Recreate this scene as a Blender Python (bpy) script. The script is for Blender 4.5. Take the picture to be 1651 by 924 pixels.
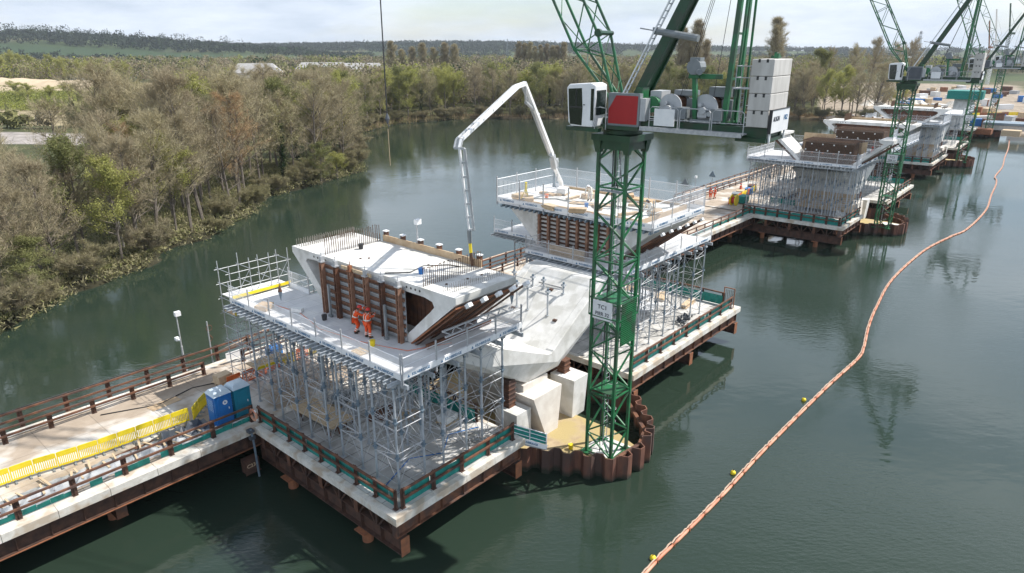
import bpy, bmesh, math, random
import numpy as np
from mathutils import Vector, Matrix, noise
R = math.radians
random.seed(7)
for o in list(bpy.data.objects): bpy.data.objects.remove(o)
SC = bpy.context.scene
COL = SC.collection

# ------------------------------------------------------------------ camera, sky, sun, exposure
cd = bpy.data.cameras.new('camera'); cam = bpy.data.objects.new('camera', cd); COL.objects.link(cam)
cam.location = (0, 0, 25.0)
PITCH = math.atan(382 / 1101)
cam.rotation_euler = (math.pi / 2 - PITCH, 0, 0)
cd.sensor_width = 36; cd.lens = 1101 / 1651 * 36; cd.clip_start = 0.5; cd.clip_end = 12000
SC.camera = cam
SUN_EL, SUN_AZ = R(52), math.atan2(0.277, 0.962)      # towards the sun, angle from +X
w = bpy.data.worlds.new('World'); SC.world = w; w.use_nodes = True
nt = w.node_tree; nt.nodes.clear()
N = nt.nodes.new; LK = nt.links.new
out = N('ShaderNodeOutputWorld'); bg = N('ShaderNodeBackground'); bg.inputs[1].default_value = 0.115
sky = N('ShaderNodeTexSky'); sky.sky_type = 'NISHITA'; sky.sun_disc = False
sky.sun_elevation = SUN_EL; sky.sun_rotation = math.pi / 2 - SUN_AZ
sky.air_density = 1.2; sky.dust_density = 0.5; sky.ozone_density = 3.0
tc = N('ShaderNodeTexCoord'); mp = N('ShaderNodeMapping'); mp.inputs['Scale'].default_value = (1.6, 1.6, 7.0)
n1 = N('ShaderNodeTexNoise'); n1.inputs['Scale'].default_value = 1.7; n1.inputs['Detail'].default_value = 7; n1.inputs['Roughness'].default_value = 0.55
n2 = N('ShaderNodeTexNoise'); n2.inputs['Scale'].default_value = 2.6; n2.inputs['Detail'].default_value = 8; n2.inputs['Roughness'].default_value = 0.6
LK(tc.outputs['Generated'], mp.inputs[0]); LK(mp.outputs[0], n1.inputs[0]); LK(mp.outputs[0], n2.inputs[0])
r1 = N('ShaderNodeValToRGB'); r1.color_ramp.elements[0].position = 0.36; r1.color_ramp.elements[1].position = 0.56
r2 = N('ShaderNodeValToRGB'); r2.color_ramp.elements[0].position = 0.3; r2.color_ramp.elements[1].position = 0.75
r2.color_ramp.elements[0].color = (3.4, 4.05, 4.95, 1); r2.color_ramp.elements[1].color = (6.3, 6.75, 7.5, 1)
mx = N('ShaderNodeMixRGB'); mul = N('ShaderNodeMath'); mul.operation = 'MULTIPLY_ADD'; mul.inputs[1].default_value = 0.60; mul.inputs[2].default_value = 0.38
LK(n1.outputs[0], r1.inputs[0]); LK(n2.outputs[0], r2.inputs[0]); LK(r1.outputs[0], mul.inputs[0]); LK(mul.outputs[0], mx.inputs[0])
LK(sky.outputs[0], mx.inputs[1]); sx = N('ShaderNodeSeparateXYZ'); LK(tc.outputs['Generated'], sx.inputs[0]); mr = N('ShaderNodeFloatCurve'); cm = mr.mapping.curves[0]; cm.points[0].location = (0, .60); cm.points[1].location = (1, .28); cm.points.new(.10, .60); cm.points.new(.28, .92); cm.points.new(.48, .92); cm.points.new(.7, .34); mr.mapping.update(); LK(sx.outputs[2], mr.inputs['Value'])
ms = N('ShaderNodeMath'); ms.operation = 'MULTIPLY'; ms.inputs[1].default_value = 1.95; LK(mr.outputs[0], ms.inputs[0])
vm = N('ShaderNodeVectorMath'); vm.operation = 'SCALE'; LK(r2.outputs[0], vm.inputs[0]); LK(ms.outputs[0], vm.inputs['Scale']); LK(vm.outputs[0], mx.inputs[2]); LK(mx.outputs[0], bg.inputs[0]); LK(bg.outputs[0], out.inputs[0])
sd = bpy.data.lights.new('sun', 'SUN'); sd.energy = 5.0; sd.angle = R(0.6); sd.color = (1, 0.96, 0.90)
sun = bpy.data.objects.new('sun', sd); COL.objects.link(sun)
sdir = Vector((math.cos(SUN_AZ) * math.cos(SUN_EL), math.sin(SUN_AZ) * math.cos(SUN_EL), math.sin(SUN_EL)))
sun.rotation_euler = sdir.to_track_quat('Z', 'Y').to_euler()
SC.view_settings.view_transform = 'Standard'; SC.view_settings.look = 'None'
SC.view_settings.exposure = 0.36; SC.view_settings.gamma = 1
SC.render.engine = 'CYCLES'
SC.cycles.max_bounces = 6; SC.cycles.transparent_max_bounces = 12

# ------------------------------------------------------------------ materials
def mat(name, col, rough=0.7, metal=0.0, col2=None, scale=3.0, detail=5, bump=0.0, bscale=None, lo=0.35, hi=0.65, col3=None, s3=0.4, spec=0.5, stretch=None, rot=None):
    m = bpy.data.materials.new(name); m.use_nodes = True
    t = m.node_tree; b = t.nodes['Principled BSDF']
    b.inputs['Roughness'].default_value = rough; b.inputs['Metallic'].default_value = metal
    b.inputs['Specular IOR Level'].default_value = spec
    b.inputs['Base Color'].default_value = (*col, 1)
    co = t.nodes.new('ShaderNodeTexCoord'); src = co.outputs['Object']
    if stretch:
        mm = t.nodes.new('ShaderNodeMapping'); mm.inputs['Scale'].default_value = stretch; t.links.new(src, mm.inputs[0]); src = mm.outputs[0]
    last = None
    if col2:
        n = t.nodes.new('ShaderNodeTexNoise'); n.inputs['Scale'].default_value = scale; n.inputs['Detail'].default_value = detail; n.inputs['Roughness'].default_value = 0.6
        r = t.nodes.new('ShaderNodeValToRGB'); r.color_ramp.elements[0].position = lo; r.color_ramp.elements[1].position = hi
        r.color_ramp.elements[0].color = (*col, 1); r.color_ramp.elements[1].color = (*col2, 1)
        t.links.new(src, n.inputs[0]); t.links.new(n.outputs[0], r.inputs[0]); last = r.outputs[0]
        if col3:
            n3 = t.nodes.new('ShaderNodeTexNoise'); n3.inputs['Scale'].default_value = s3; n3.inputs['Detail'].default_value = 4
            r3 = t.nodes.new('ShaderNodeValToRGB'); r3.color_ramp.elements[0].position = 0.48; r3.color_ramp.elements[1].position = 0.6
            mxx = t.nodes.new('ShaderNodeMixRGB'); mxx.inputs[2].default_value = (*col3, 1)
            t.links.new(src, n3.inputs[0]); t.links.new(n3.outputs[0], r3.inputs[0]); t.links.new(r3.outputs[0], mxx.inputs[0]); t.links.new(last, mxx.inputs[1]); last = mxx.outputs[0]
        t.links.new(last, b.inputs['Base Color'])
    if bump:
        nb = t.nodes.new('ShaderNodeTexNoise'); nb.inputs['Scale'].default_value = bscale or scale * 4; nb.inputs['Detail'].default_value = 4
        bp = t.nodes.new('ShaderNodeBump'); bp.inputs['Strength'].default_value = bump; bp.inputs['Distance'].default_value = 0.05
        t.links.new(src, nb.inputs[0]); t.links.new(nb.outputs[0], bp.inputs['Height']); t.links.new(bp.outputs[0], b.inputs['Normal'])
    return m
M = {}
M['conc'] = mat('cast_concrete', (.50, .49, .46), .85, 0, (.62, .61, .58), 1.1, 8, .15, 20, col3=(.43, .42, .39), s3=.5)
M['concw'] = mat('white_concrete', (.66, .65, .62), .8, 0, (.78, .77, .74), 1.4, 8, .1, 20, col3=(.58, .57, .53), s3=.8)
M['kerb'] = mat('precast_kerb', (.55, .52, .46), .85, 0, (.72, .69, .63), 2.2, 8, .1, 20, col3=(.48, .40, .31), s3=1.1)
M['plinth'] = mat('plinth_concrete', (.60, .55, .49), .85, 0, (.70, .66, .60), 1.4, 8, .1, 20)
M['ballast'] = mat('ballast_concrete', (.46, .44, .41), .85, 0, (.58, .56, .53), 1.2, 8, .1, 20, stretch=(2, 2, .5))
M['rust'] = mat('rusty_steel', (.095, .046, .03), .85, .1, (.20, .088, .048), 2.3, 7, .15, 25, col3=(.085, .05, .04), s3=.9)
M['rustd'] = mat('dark_rusty_steel', (.05, .03, .024), .85, .1, (.115, .058, .038), 2.0, 7, .1, 25)
M['rusto'] = mat('orange_rust_steel', (.33, .13, .06), .85, .1, (.20, .085, .045), 2.5, 7, .1, 25)
M['sheet'] = mat('sheet_pile_steel', (.13, .055, .038), .8, .1, (.22, .10, .062), 2.2, 7, .1, 22, col3=(.09, .055, .045), s3=.8, stretch=(1, 1, .3))
def tide(m, z0=.12, z1=.42, col=(.028, .032, .02)):
    t = m.node_tree; b = t.nodes['Principled BSDF']; src = b.inputs['Base Color'].links[0].from_socket
    co = t.nodes.new('ShaderNodeTexCoord'); sx_ = t.nodes.new('ShaderNodeSeparateXYZ'); n = t.nodes.new('ShaderNodeTexNoise'); n.inputs['Scale'].default_value = 1.6
    ad = t.nodes.new('ShaderNodeMath'); ad.operation = 'MULTIPLY_ADD'; ad.inputs[1].default_value = -.5; mr_ = t.nodes.new('ShaderNodeMapRange'); mr_.inputs[1].default_value = z0 - .25; mr_.inputs[2].default_value = z1 - .25; mr_.inputs[3].default_value = 1; mr_.inputs[4].default_value = 0
    t.links.new(co.outputs['Object'], sx_.inputs[0]); t.links.new(co.outputs['Object'], n.inputs[0]); t.links.new(n.outputs[0], ad.inputs[0]); t.links.new(sx_.outputs[2], ad.inputs[2]); t.links.new(ad.outputs[0], mr_.inputs[0])
    mm = t.nodes.new('ShaderNodeMixRGB'); mm.inputs[2].default_value = (*col, 1); t.links.new(mr_.outputs[0], mm.inputs[0]); t.links.new(src, mm.inputs[1]); t.links.new(mm.outputs[0], b.inputs['Base Color'])
tide(M['sheet'])
M['alu'] = mat('grey_aluminium', (.33, .36, .39), .55, .2, (.46, .49, .52), 4, 4)
M['galv'] = mat('galvanised_steel', (.36, .37, .385), .6, .2, (.50, .505, .51), 6, 4)
M['blue'] = mat('blue_grey_coupling', (.15, .20, .25), .5, .3, (.21, .27, .32), 5, 3)
M['green'] = mat('green_crane_paint', (.008, .115, .038), .42, 0, (.022, .165, .06), 1.3, 8, col3=(.035, .085, .045), s3=1.4)
M['greend'] = mat('dark_green_crane_paint', (.008, .045, .019), .38, 0, (.016, .065, .03), 1.3, 8, col3=(.03, .05, .03), s3=1.2)
M['white'] = mat('white_paint', (.74, .75, .76), .4, 0, (.82, .82, .82), 2, 5)
M['board'] = mat('white_formply', (.64, .65, .66), .6, 0, (.78, .78, .78), 1.2, 7, col3=(.55, .56, .58), s3=.9)
M['deckg'] = mat('grey_deck_ply', (.60, .605, .615), .75, 0, (.70, .70, .705), .9, 8, col3=(.76, .755, .74), s3=.5)
M['mesh'] = mat('white_mesh_wire', (.66, .68, .70), .45, .2, (.76, .77, .79), 3, 3)
M['net'] = mat('teal_netting', (.006, .16, .14), .7, 0, (.012, .26, .215), 3, 6)
M['netg'] = mat('pale_debris_netting', (.30, .42, .46), .7, 0, (.45, .55, .60), 3, 6)
M['ply'] = mat('brown_plywood', (.42, .29, .17), .75, 0, (.55, .41, .26), 1.6, 6)
M['timber'] = mat('sawn_timber', (.45, .33, .20), .8, 0, (.60, .47, .32), 2.5, 6, stretch=(1, 6, 1))
M['cabglass'] = mat('tinted_cab_glass', (.012, .02, .018), .08, 0, spec=.8)
M['grey'] = mat('grey_machine_paint', (.17, .19, .20), .5, 0, (.23, .25, .26), 2, 5)
M['lgrey'] = mat('light_grey_machine_paint', (.36, .38, .39), .5, 0, (.46, .47, .48), 2, 5)
M['dgrey'] = mat('dark_grey_machine_paint', (.06, .07, .085), .5, 0, (.09, .10, .115), 2, 5)
M['black'] = mat('black_rubber', (.02, .02, .022), .6, 0, (.04, .04, .04), 4, 3)
M['red'] = mat('red_panel_paint', (.35, .008, .01), .5, 0, (.38, .012, .014), 2, 3)
M['navy'] = mat('blue_print_ink', (.05, .16, .30), .6)
M['ink'] = mat('dark_print_ink', (.05, .055, .07), .6)
M['orangehv'] = mat('orange_high_vis_cloth', (.80, .10, .016), .8, 0, (.70, .075, .012), 9, 4)
M['reflect'] = mat('silver_reflective_tape', (.72, .72, .66), .5)
M['skin'] = mat('skin_tone', (.42, .23, .16), .6)
M['redhat'] = mat('red_hard_hat', (.55, .03, .02), .4)
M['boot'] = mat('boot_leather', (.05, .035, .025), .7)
M['wcloth'] = mat('off_white_overall_cloth', (.70, .68, .62), .8)
M['yellow'] = mat('yellow_plastic', (.78, .58, .01), .5, 0, (.85, .66, .03), 3, 4)
M['orange'] = mat('orange_plastic', (.75, .17, .03), .5, 0, (.66, .12, .03), 3, 4)
M['boom'] = mat('faded_orange_boom_fabric', (.50, .16, .085), .6, 0, (.60, .33, .22), 1.2, 8)
M['boomtop'] = mat('sunbleached_boom_edge', (.55, .42, .32), .7, 0, (.42, .30, .22), 2.5, 6)
M['wcblue'] = mat('blue_moulded_plastic', (.012, .13, .40), .45, 0, (.016, .16, .46), 2, 4)
M['wcteal'] = mat('teal_moulded_plastic', (.01, .17, .25), .45, 0, (.014, .20, .29), 2, 4)
M['wcroof'] = mat('translucent_pale_roof_plastic', (.48, .58, .66), .4, 0, (.56, .65, .71), 2, 4)
M['tarp'] = mat('crumpled_grey_sheeting', (.20, .22, .24), .45, 0, (.42, .43, .44), 1.8, 7, .8, 3)
M['bag'] = mat('white_sack_cloth', (.68, .69, .68), .7, 0, (.78, .78, .76), 5, 5, .4, 8)
M['rope'] = mat('steel_rope', (.05, .05, .055), .6, .3)
M['rebar'] = mat('rusty_rebar', (.10, .058, .038), .85, .2, (.19, .115, .075), 8, 5)
M['reb2'] = mat('grey_brown_rebar', (.22, .19, .16), .8, .2, (.34, .30, .26), 8, 5)
M['tank'] = mat('brown_cofferdam_floor', (.34, .25, .15), .9, 0, (.46, .36, .23), 2.0, 9, .3, 8, col3=(.40, .31, .14), s3=.5)
M['roof'] = mat('grey_slate_roof', (.30, .29, .28), .8, 0, (.40, .39, .38), .5, 5)
M['brick'] = mat('brown_brick_wall', (.26, .16, .11), .85, 0, (.34, .22, .16), 2, 5)
M['wall'] = mat('pale_rendered_wall', (.55, .52, .46), .85, 0, (.62, .59, .54), 1, 5)
M['glass'] = mat('dark_window_glass', (.03, .04, .05), .15, 0, spec=.7)
M['bark'] = mat('grey_brown_bark', (.13, .105, .085), .9, 0, (.21, .18, .15), 2.5, 6)
M['birch'] = mat('white_birch_bark', (.50, .47, .42), .9, 0, (.25, .22, .19), 2.5, 6, stretch=(1, 1, 4))
M['driven'] = mat('driving_surface_concrete', (.33, .265, .20), .9, 0, (.42, .345, .27), .9, 9, .1, 15, col3=(.62, .585, .53), s3=.30)
M['form'] = mat('form_brown_steel', (.20, .10, .062), .8, .05, (.31, .17, .11), 2.5, 7, .1, 25)
def slab_lines(m, sx, sy, off=0.0, dark=0.55, width=.03):
    t = m.node_tree; b = t.nodes['Principled BSDF']; lk = b.inputs['Base Color'].links[0]; src = lk.from_socket
    co = t.nodes.new('ShaderNodeTexCoord'); br = t.nodes.new('ShaderNodeTexBrick'); br.offset = off
    br.inputs['Scale'].default_value = 1; br.inputs['Brick Width'].default_value = sx; br.inputs['Row Height'].default_value = sy
    br.inputs['Mortar Size'].default_value = width; br.inputs['Color1'].default_value = (1, 1, 1, 1); br.inputs['Color2'].default_value = (.93, .93, .93, 1); br.inputs['Mortar'].default_value = (dark, dark, dark, 1)
    mm = t.nodes.new('ShaderNodeMixRGB'); mm.blend_type = 'MULTIPLY'; mm.inputs[0].default_value = 1
    t.links.new(co.outputs['Object'], br.inputs[0]); t.links.new(src, mm.inputs[1]); t.links.new(br.outputs[0], mm.inputs[2]); t.links.new(mm.outputs[0], b.inputs['Base Color'])
M['slab'] = mat('grey_deck_slabs', (.40, .385, .36), .9, 0, (.50, .485, .455), 1.0, 8, .1, 15, col3=(.62, .60, .57), s3=.6)
slab_lines(M['slab'], 2.4, 1.2, .0, .45, .03)
slab_lines(M['driven'], 3.05, 3.3, .0, .7, .03)
slab_lines(M['concw'], 1.2, 2.4, .5, .90, .012); slab_lines(M['conc'], 1.25, 2.5, .5, .86, .014)
slab_lines(M['deckg'], 2.4, 1.2, .5, .72, .014)

def leafmat(name, c1, c2, transl=0.35, ns=.45):
    m = bpy.data.materials.new(name); m.use_nodes = True; t = m.node_tree; t.nodes.clear()
    o = t.nodes.new('ShaderNodeOutputMaterial'); d = t.nodes.new('ShaderNodeBsdfDiffuse'); tr = t.nodes.new('ShaderNodeBsdfTranslucent'); mi = t.nodes.new('ShaderNodeMixShader'); mi.inputs[0].default_value = transl
    oi = t.nodes.new('ShaderNodeObjectInfo'); co = t.nodes.new('ShaderNodeTexCoord'); n = t.nodes.new('ShaderNodeTexNoise'); n.inputs['Scale'].default_value = ns; n.inputs['Detail'].default_value = 3
    t.links.new(co.outputs['Object'], n.inputs[0])
    ad = t.nodes.new('ShaderNodeMath'); ad.operation = 'MULTIPLY_ADD'; ad.inputs[1].default_value = .5; t.links.new(oi.outputs['Random'], ad.inputs[0]); t.links.new(n.outputs[0], ad.inputs[2])
    sb = t.nodes.new('ShaderNodeMath'); sb.operation = 'SUBTRACT'; sb.inputs[1].default_value = .25; sb.use_clamp = True; t.links.new(ad.outputs[0], sb.inputs[0])
    mx = t.nodes.new('ShaderNodeMixRGB'); mx.inputs[1].default_value = (*c1, 1); mx.inputs[2].default_value = (*c2, 1); t.links.new(sb.outputs[0], mx.inputs[0])
    for s in (d, tr): t.links.new(mx.outputs[0], s.inputs[0])
    t.links.new(d.outputs[0], mi.inputs[1]); t.links.new(tr.outputs[0], mi.inputs[2]); t.links.new(mi.outputs[0], o.inputs[0])
    return m
M['twig'] = leafmat('bare_twigs', (.30, .245, .175), (.46, .41, .25), .15)
M['twigo'] = leafmat('orange_budding_twigs', (.33, .225, .13), (.43, .30, .17), .2)
M['leafy'] = leafmat('yellow_green_leaves', (.31, .32, .10), (.45, .44, .15), .35)
M['leafg'] = leafmat('mid_green_leaves', (.16, .175, .07), (.26, .265, .11), .3)
M['leafd'] = leafmat('dark_evergreen_leaves', (.018, .040, .018), (.045, .075, .03), .2)
M['olive'] = leafmat('olive_budding_twigs', (.25, .23, .12), (.33, .31, .15), .25)
M['hillwood'] = leafmat('distant_woodland_foliage', (.022, .034, .026), (.048, .058, .036), .05)
M['ftwig'] = leafmat('far_bare_twigs', (.20, .17, .12), (.29, .245, .17), .1, .06); M['folive'] = leafmat('far_olive_crowns', (.17, .175, .075), (.25, .24, .11), .2, .06); M['fyellow'] = leafmat('far_yellow_green_crowns', (.24, .27, .07), (.31, .32, .09), .3, .06)
M['scrub'] = leafmat('shore_scrub', (.30, .255, .18), (.25, .24, .12), .2)

# ------------------------------------------------------------------ mesh helpers
class MB:
    def __init__(s): s.v = []; s.f = []; s.mi = []; s.cur = 0
    def add(s, vs, fs):
        o = len(s.v); s.v += [tuple(v) for v in vs]; s.f += [tuple(i + o for i in f) for f in fs]; s.mi += [s.cur] * len(fs)
    def box(s, a, b):
        x0, y0, z0 = a; x1, y1, z1 = b
        if x0 > x1: x0, x1 = x1, x0
        if y0 > y1: y0, y1 = y1, y0
        if z0 > z1: z0, z1 = z1, z0
        s.add([(x0, y0, z0), (x1, y0, z0), (x1, y1, z0), (x0, y1, z0), (x0, y0, z1), (x1, y0, z1), (x1, y1, z1), (x0, y1, z1)],
              [(0, 3, 2, 1), (4, 5, 6, 7), (0, 1, 5, 4), (1, 2, 6, 5), (2, 3, 7, 6), (3, 0, 4, 7)])
    def bar(s, p, q, wd, ht=None, up=(0, 0, 1)):
        p = Vector(p); q = Vector(q); d = q - p
        if d.length < 1e-6: return
        ht = wd if ht is None else ht
        d.normalize(); u = Vector(up)
        if abs(d.dot(u)) > .98: u = Vector((1, 0, 0))
        x = d.cross(u).normalized(); y = x.cross(d).normalized()
        x *= wd / 2; y *= ht / 2
        s.add([p - x - y, p + x - y, p + x + y, p - x + y, q - x - y, q + x - y, q + x + y, q - x + y],
              [(0, 1, 2, 3), (4, 7, 6, 5), (0, 4, 5, 1), (1, 5, 6, 2), (2, 6, 7, 3), (3, 7, 4, 0)])
    def tube(s, pts, r, n=6, cap=True):
        pts = [Vector(p) for p in pts]; k = len(pts)
        rs = r if isinstance(r, (list, tuple)) else [r] * k
        o = len(s.v); ref = None
        for i, p in enumerate(pts):
            d = (pts[min(i + 1, k - 1)] - pts[max(i - 1, 0)]).normalized()
            u = Vector((0, 0, 1)) if abs(d.z) < .9 else Vector((1, 0, 0))
            x = d.cross(u).normalized(); y = x.cross(d)
            for j in range(n):
                a = 2 * math.pi * j / n; s.v.append(tuple(p + (x * math.cos(a) + y * math.sin(a)) * rs[i]))
        for i in range(k - 1):
            for j in range(n):
                a = o + i * n + j; b = o + i * n + (j + 1) % n
                s.f.append((a, b, b + n, a + n)); s.mi.append(s.cur)
        if cap:
            s.f.append(tuple(o + j for j in range(n))[::-1]); s.f.append(tuple(o + (k - 1) * n + j for j in range(n))); s.mi += [s.cur] * 2
    def prism(s, prof, fn0, fn1):
        n = len(prof); s.add([fn0(*p) for p in prof] + [fn1(*p) for p in prof],
              [tuple(range(n))[::-1], tuple(range(n, 2 * n))] + [(i, (i + 1) % n, (i + 1) % n + n, i + n) for i in range(n)])
    def hull(s, pts):
        bm = bmesh.new(); vs = [bm.verts.new(p) for p in pts]
        r = bmesh.ops.convex_hull(bm, input=vs)
        bm.verts.index_update(); keep = [v for v in bm.verts if v.link_faces]
        ix = {v: i for i, v in enumerate(keep)}
        s.add([tuple(v.co) for v in keep], [tuple(ix[v] for v in f.verts) for f in bm.faces]); bm.free()
    def xform(s, fn): s.v = [tuple(fn(*v)) for v in s.v]; return s
    def build(s, name, m, parent=None, smooth=False):
        me = bpy.data.meshes.new(name); me.from_pydata(s.v, [], s.f)
        ms = m if isinstance(m, (list, tuple)) else [m]
        for k in ms: me.materials.append(M[k] if isinstance(k, str) else k)
        if len(ms) > 1: me.polygons.foreach_set('material_index', s.mi)
        if smooth: me.polygons.foreach_set('use_smooth', [True] * len(s.f))
        me.update()
        o = bpy.data.objects.new(name, me); COL.objects.link(o)
        if parent: o.parent = parent
        return o
def tag(o, label, cat, group=None):
    o['label'] = label; o['category'] = cat
    if group: o['group'] = group
    return o
def structure(o): o['kind'] = 'structure'; return o
PH0 = R(49); OX, OY = -5.72, 28.39
FR = {1: (0, 0, 0), 2: (75.6, 1.5, R(.9)), 3: (151.2, 4.3, R(1.8)), 4: (221, 7.6, R(2.6))}
def FW(k, a, t, z=0.):
    fa, ft, fr = FR[k]; c, s = math.cos(fr), math.sin(fr)
    a, t = fa + a * c - t * s, ft + a * s + t * c
    c, s = math.cos(PH0), math.sin(PH0)
    return Vector((OX + a * c - t * s, OY + a * s + t * c, z))
def thing(name, label, cat, k, a, t, z=0., rot=0., group=None):
    o = bpy.data.objects.new(name, None); COL.objects.link(o); o.empty_display_size = .3
    o.location = FW(k, a, t, z); o.rotation_euler = (0, 0, PH0 + FR[k][2] + rot)
    return tag(o, label, cat, group)
def wthing(name, label, cat, loc, rot=0., group=None, scale=1.):
    o = bpy.data.objects.new(name, None); COL.objects.link(o); o.empty_display_size = .3
    o.location = loc; o.rotation_euler = (0, 0, rot); o.scale = (scale,) * 3
    return tag(o, label, cat, group)
def copy_tree(o, parent=None):
    c = o.copy(); COL.objects.link(c)
    if parent: c.parent = parent
    for ch in list(o.children): copy_tree(ch, c)
    return c
def dup(o, k, a, t, z, rot, label, group=None):
    c = copy_tree(o); c.location = FW(k, a, t, z); c.rotation_euler = (0, 0, PH0 + FR[k][2] + rot); c['label'] = label
    if group: c['group'] = group
    return c
ORD = ['first', 'second', 'third', 'fourth', 'fifth', 'sixth', 'seventh', 'eighth', 'ninth', 'tenth', 'eleventh', 'twelfth', 'thirteenth', 'fourteenth', 'fifteenth', 'sixteenth']
_tx = {}
def text_geo(s, size=1.0):
    if s not in _tx:
        c = bpy.data.curves.new('t', 'FONT'); c.body = s; c.size = 1; c.align_x = 'CENTER'; c.align_y = 'CENTER'; c.extrude = 0.008; c.resolution_u = 2
        c.offset = 0.012
        o = bpy.data.objects.new('t', c); COL.objects.link(o); bpy.context.view_layer.update()
        me = bpy.data.meshes.new_from_object(o.evaluated_get(bpy.context.evaluated_depsgraph_get()))
        _tx[s] = ([tuple(v.co) for v in me.vertices], [tuple(p.vertices) for p in me.polygons]); bpy.data.objects.remove(o)
    vs, fs = _tx[s]; return vs, fs
def _pt(mb, s, size, org, xd, yd, zd):
    vs, fs = text_geo(s); org, xd, yd, zd = Vector(org), Vector(xd), Vector(yd), Vector(zd)
    mb.add([org + xd * (v[0] * size) + yd * (v[1] * size) + zd * v[2] for v in vs], fs)
def rod(mb, p, q, r=.024, n=4): mb.tube([p, q], r, n, False)
#PART2
# ------------------------------------------------------------------ ground, lake
SHORE = [(-47, -200), (-49, 0), (-47.5, 58), (-47.9, 70), (-44, 79), (-45.7, 85), (-43, 92), (-42, 107), (-44, 120), (-38, 134), (-32.6, 149), (-37, 165), (-48, 220), (-41, 248), (-16, 270), (18, 266), (59, 283), (94, 285), (118, 262), (127, 248), (146, 226), (158, 212), (200, 202), (420, 190), (700, 100), (700, -400), (-47, -400)]
SP = np.array(SHORE, float)
def lake_sd(X, Y):
    d = np.full(X.shape, 1e9); ins = np.zeros(X.shape, bool); n = len(SP)
    for i in range(n):
        ax, ay = SP[i]; bx, by = SP[(i + 1) % n]; ex, ey = bx - ax, by - ay
        t = np.clip(((X - ax) * ex + (Y - ay) * ey) / (ex * ex + ey * ey), 0, 1)
        d = np.minimum(d, np.hypot(X - ax - t * ex, Y - ay - t * ey))
        c = ((ay > Y) != (by > Y)) & (X < (bx - ax) * (Y - ay) / ((by - ay) if by != ay else 1e-9) + ax); ins ^= c
    return np.where(ins, -d, d)
def gauss(X, Y, cx, cy, sx, sy): return np.exp(-((X - cx) / sx) ** 2 - ((Y - cy) / sy) ** 2)
def hill_z(X, Y):
    h = 56 * gauss(X, Y, -1250, 1720, 600, 330) + 34 * gauss(X, Y, -250, 2700, 900, 480) + 25 * gauss(X, Y, -1500, 3000, 900, 500) + 15 * gauss(X, Y, 1100, 2900, 1300, 500) + 14 * gauss(X, Y, 2300, 3000, 900, 600)
    return h + 1.2 * np.sin(X * .004 + 1) * np.sin(Y * .003) * np.clip((np.hypot(X, Y) - 500) / 800, 0, 1)
def ground_z(X, Y):
    sd = lake_sd(X, Y)
    wob = .7 * np.sin(X * .9 + Y * .35) + .6 * np.sin(Y * .7 - X * .3)
    z = np.clip((sd + wob * .8) * .8, -2.6, .75) + np.where(sd > 4, .25 * np.sin(X * .13) * np.sin(Y * .11), 0)
    return z + hill_z(X, Y)
def gz(x, y): return float(ground_z(np.array([float(x)]), np.array([float(y)]))[0])
def axis(lo, hi, step, far0, far1):
    a = list(np.arange(lo, hi, step)); s = step; x = hi
    while x < far1: a.append(x); s *= 1.09; x += s
    s = step; x = lo - step; b = []
    while x > far0: b.append(x); s *= 1.09; x -= s
    return np.array(b[::-1] + a)
gx = axis(-130, 300, 2.2, -7000, 7000); gy = axis(20, 340, 2.2, -600, 9000)
X, Y = np.meshgrid(gx, gy); Z = ground_z(X, Y)
nx, ny = len(gx), len(gy)
vs = np.stack([X, Y, Z], -1).reshape(-1, 3)
ii = np.arange(nx - 1)[None, :] + np.arange(ny - 1)[:, None] * nx
fs = np.stack([ii, ii + 1, ii + 1 + nx, ii + nx], -1).reshape(-1, 4)
me = bpy.data.meshes.new('ground'); me.from_pydata(vs.tolist(), [], fs.tolist())
sdv = lake_sd(X, Y)
C0 = np.zeros((ny, nx, 3)); C0[:] = (.085, .095, .040)
def zone(mask, col): C0[mask] = col
zone((sdv < 5), (.045, .042, .024))
zone((sdv >= 5) & (sdv < 60), (.115, .12, .05))
zone((Y > 185) & (Y < 215) & (X < -85), (.42, .38, .35))
zone((Y > 236) & (Y < 300) & (X < -120), (.40, .33, .20))
zone((Y >= 300) & (Y < 420) & (X < -120), (.22, .22, .08))
zone((Y > 420) & (Y < 560) & (X < -150), (.42, .33, .21))
zone((sdv > 0) & (sdv < 7) & (X > -20) & (Y > 235), (.33, .25, .15))
zone((sdv > -1) & (X > 128) & (Y > 195) & (Y < 560) & (X < 620) & (X > .42 * Y + 5), (.40, .33, .255))
zone((X > 128) & (X > .62 * Y + 45) & (Y > 196), (.13, .14, .06))
far = np.hypot(X, Y) > 620
zone(far, (.060, .085, .032))
patch = (np.sin(X * .011 + 2 * np.sin(Y * .006)) * np.sin(Y * .009 + np.sin(X * .007)) > .15) & far
zone(patch, (.085, .115, .042))
zone((np.sin(X * .017 + 1) * np.sin(Y * .012 + 2) > .6) & far, (.14, .13, .07))
zone((abs(X + 860 + .15 * (Y - 1400)) < 270) & (abs(Y - 1440) < 85), (.045, .078, .03))
ca = me.color_attributes.new('Col', 'FLOAT_COLOR', 'POINT')
ca.data.foreach_set('color', np.concatenate([C0.reshape(-1, 3), np.ones((nx * ny, 1))], 1).ravel())
m = mat('ground_cover', (.5, .5, .5), .95, 0, (1.0, 1.0, 1.0), .35, 9, .5, 1.5, spec=.2)
t = m.node_tree; b = t.nodes['Principled BSDF']; src = b.inputs['Base Color'].links[0].from_socket
at_ = t.nodes.new('ShaderNodeVertexColor'); at_.layer_name = 'Col'; mm = t.nodes.new('ShaderNodeMixRGB'); mm.blend_type = 'MULTIPLY'; mm.inputs[0].default_value = 1
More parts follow.
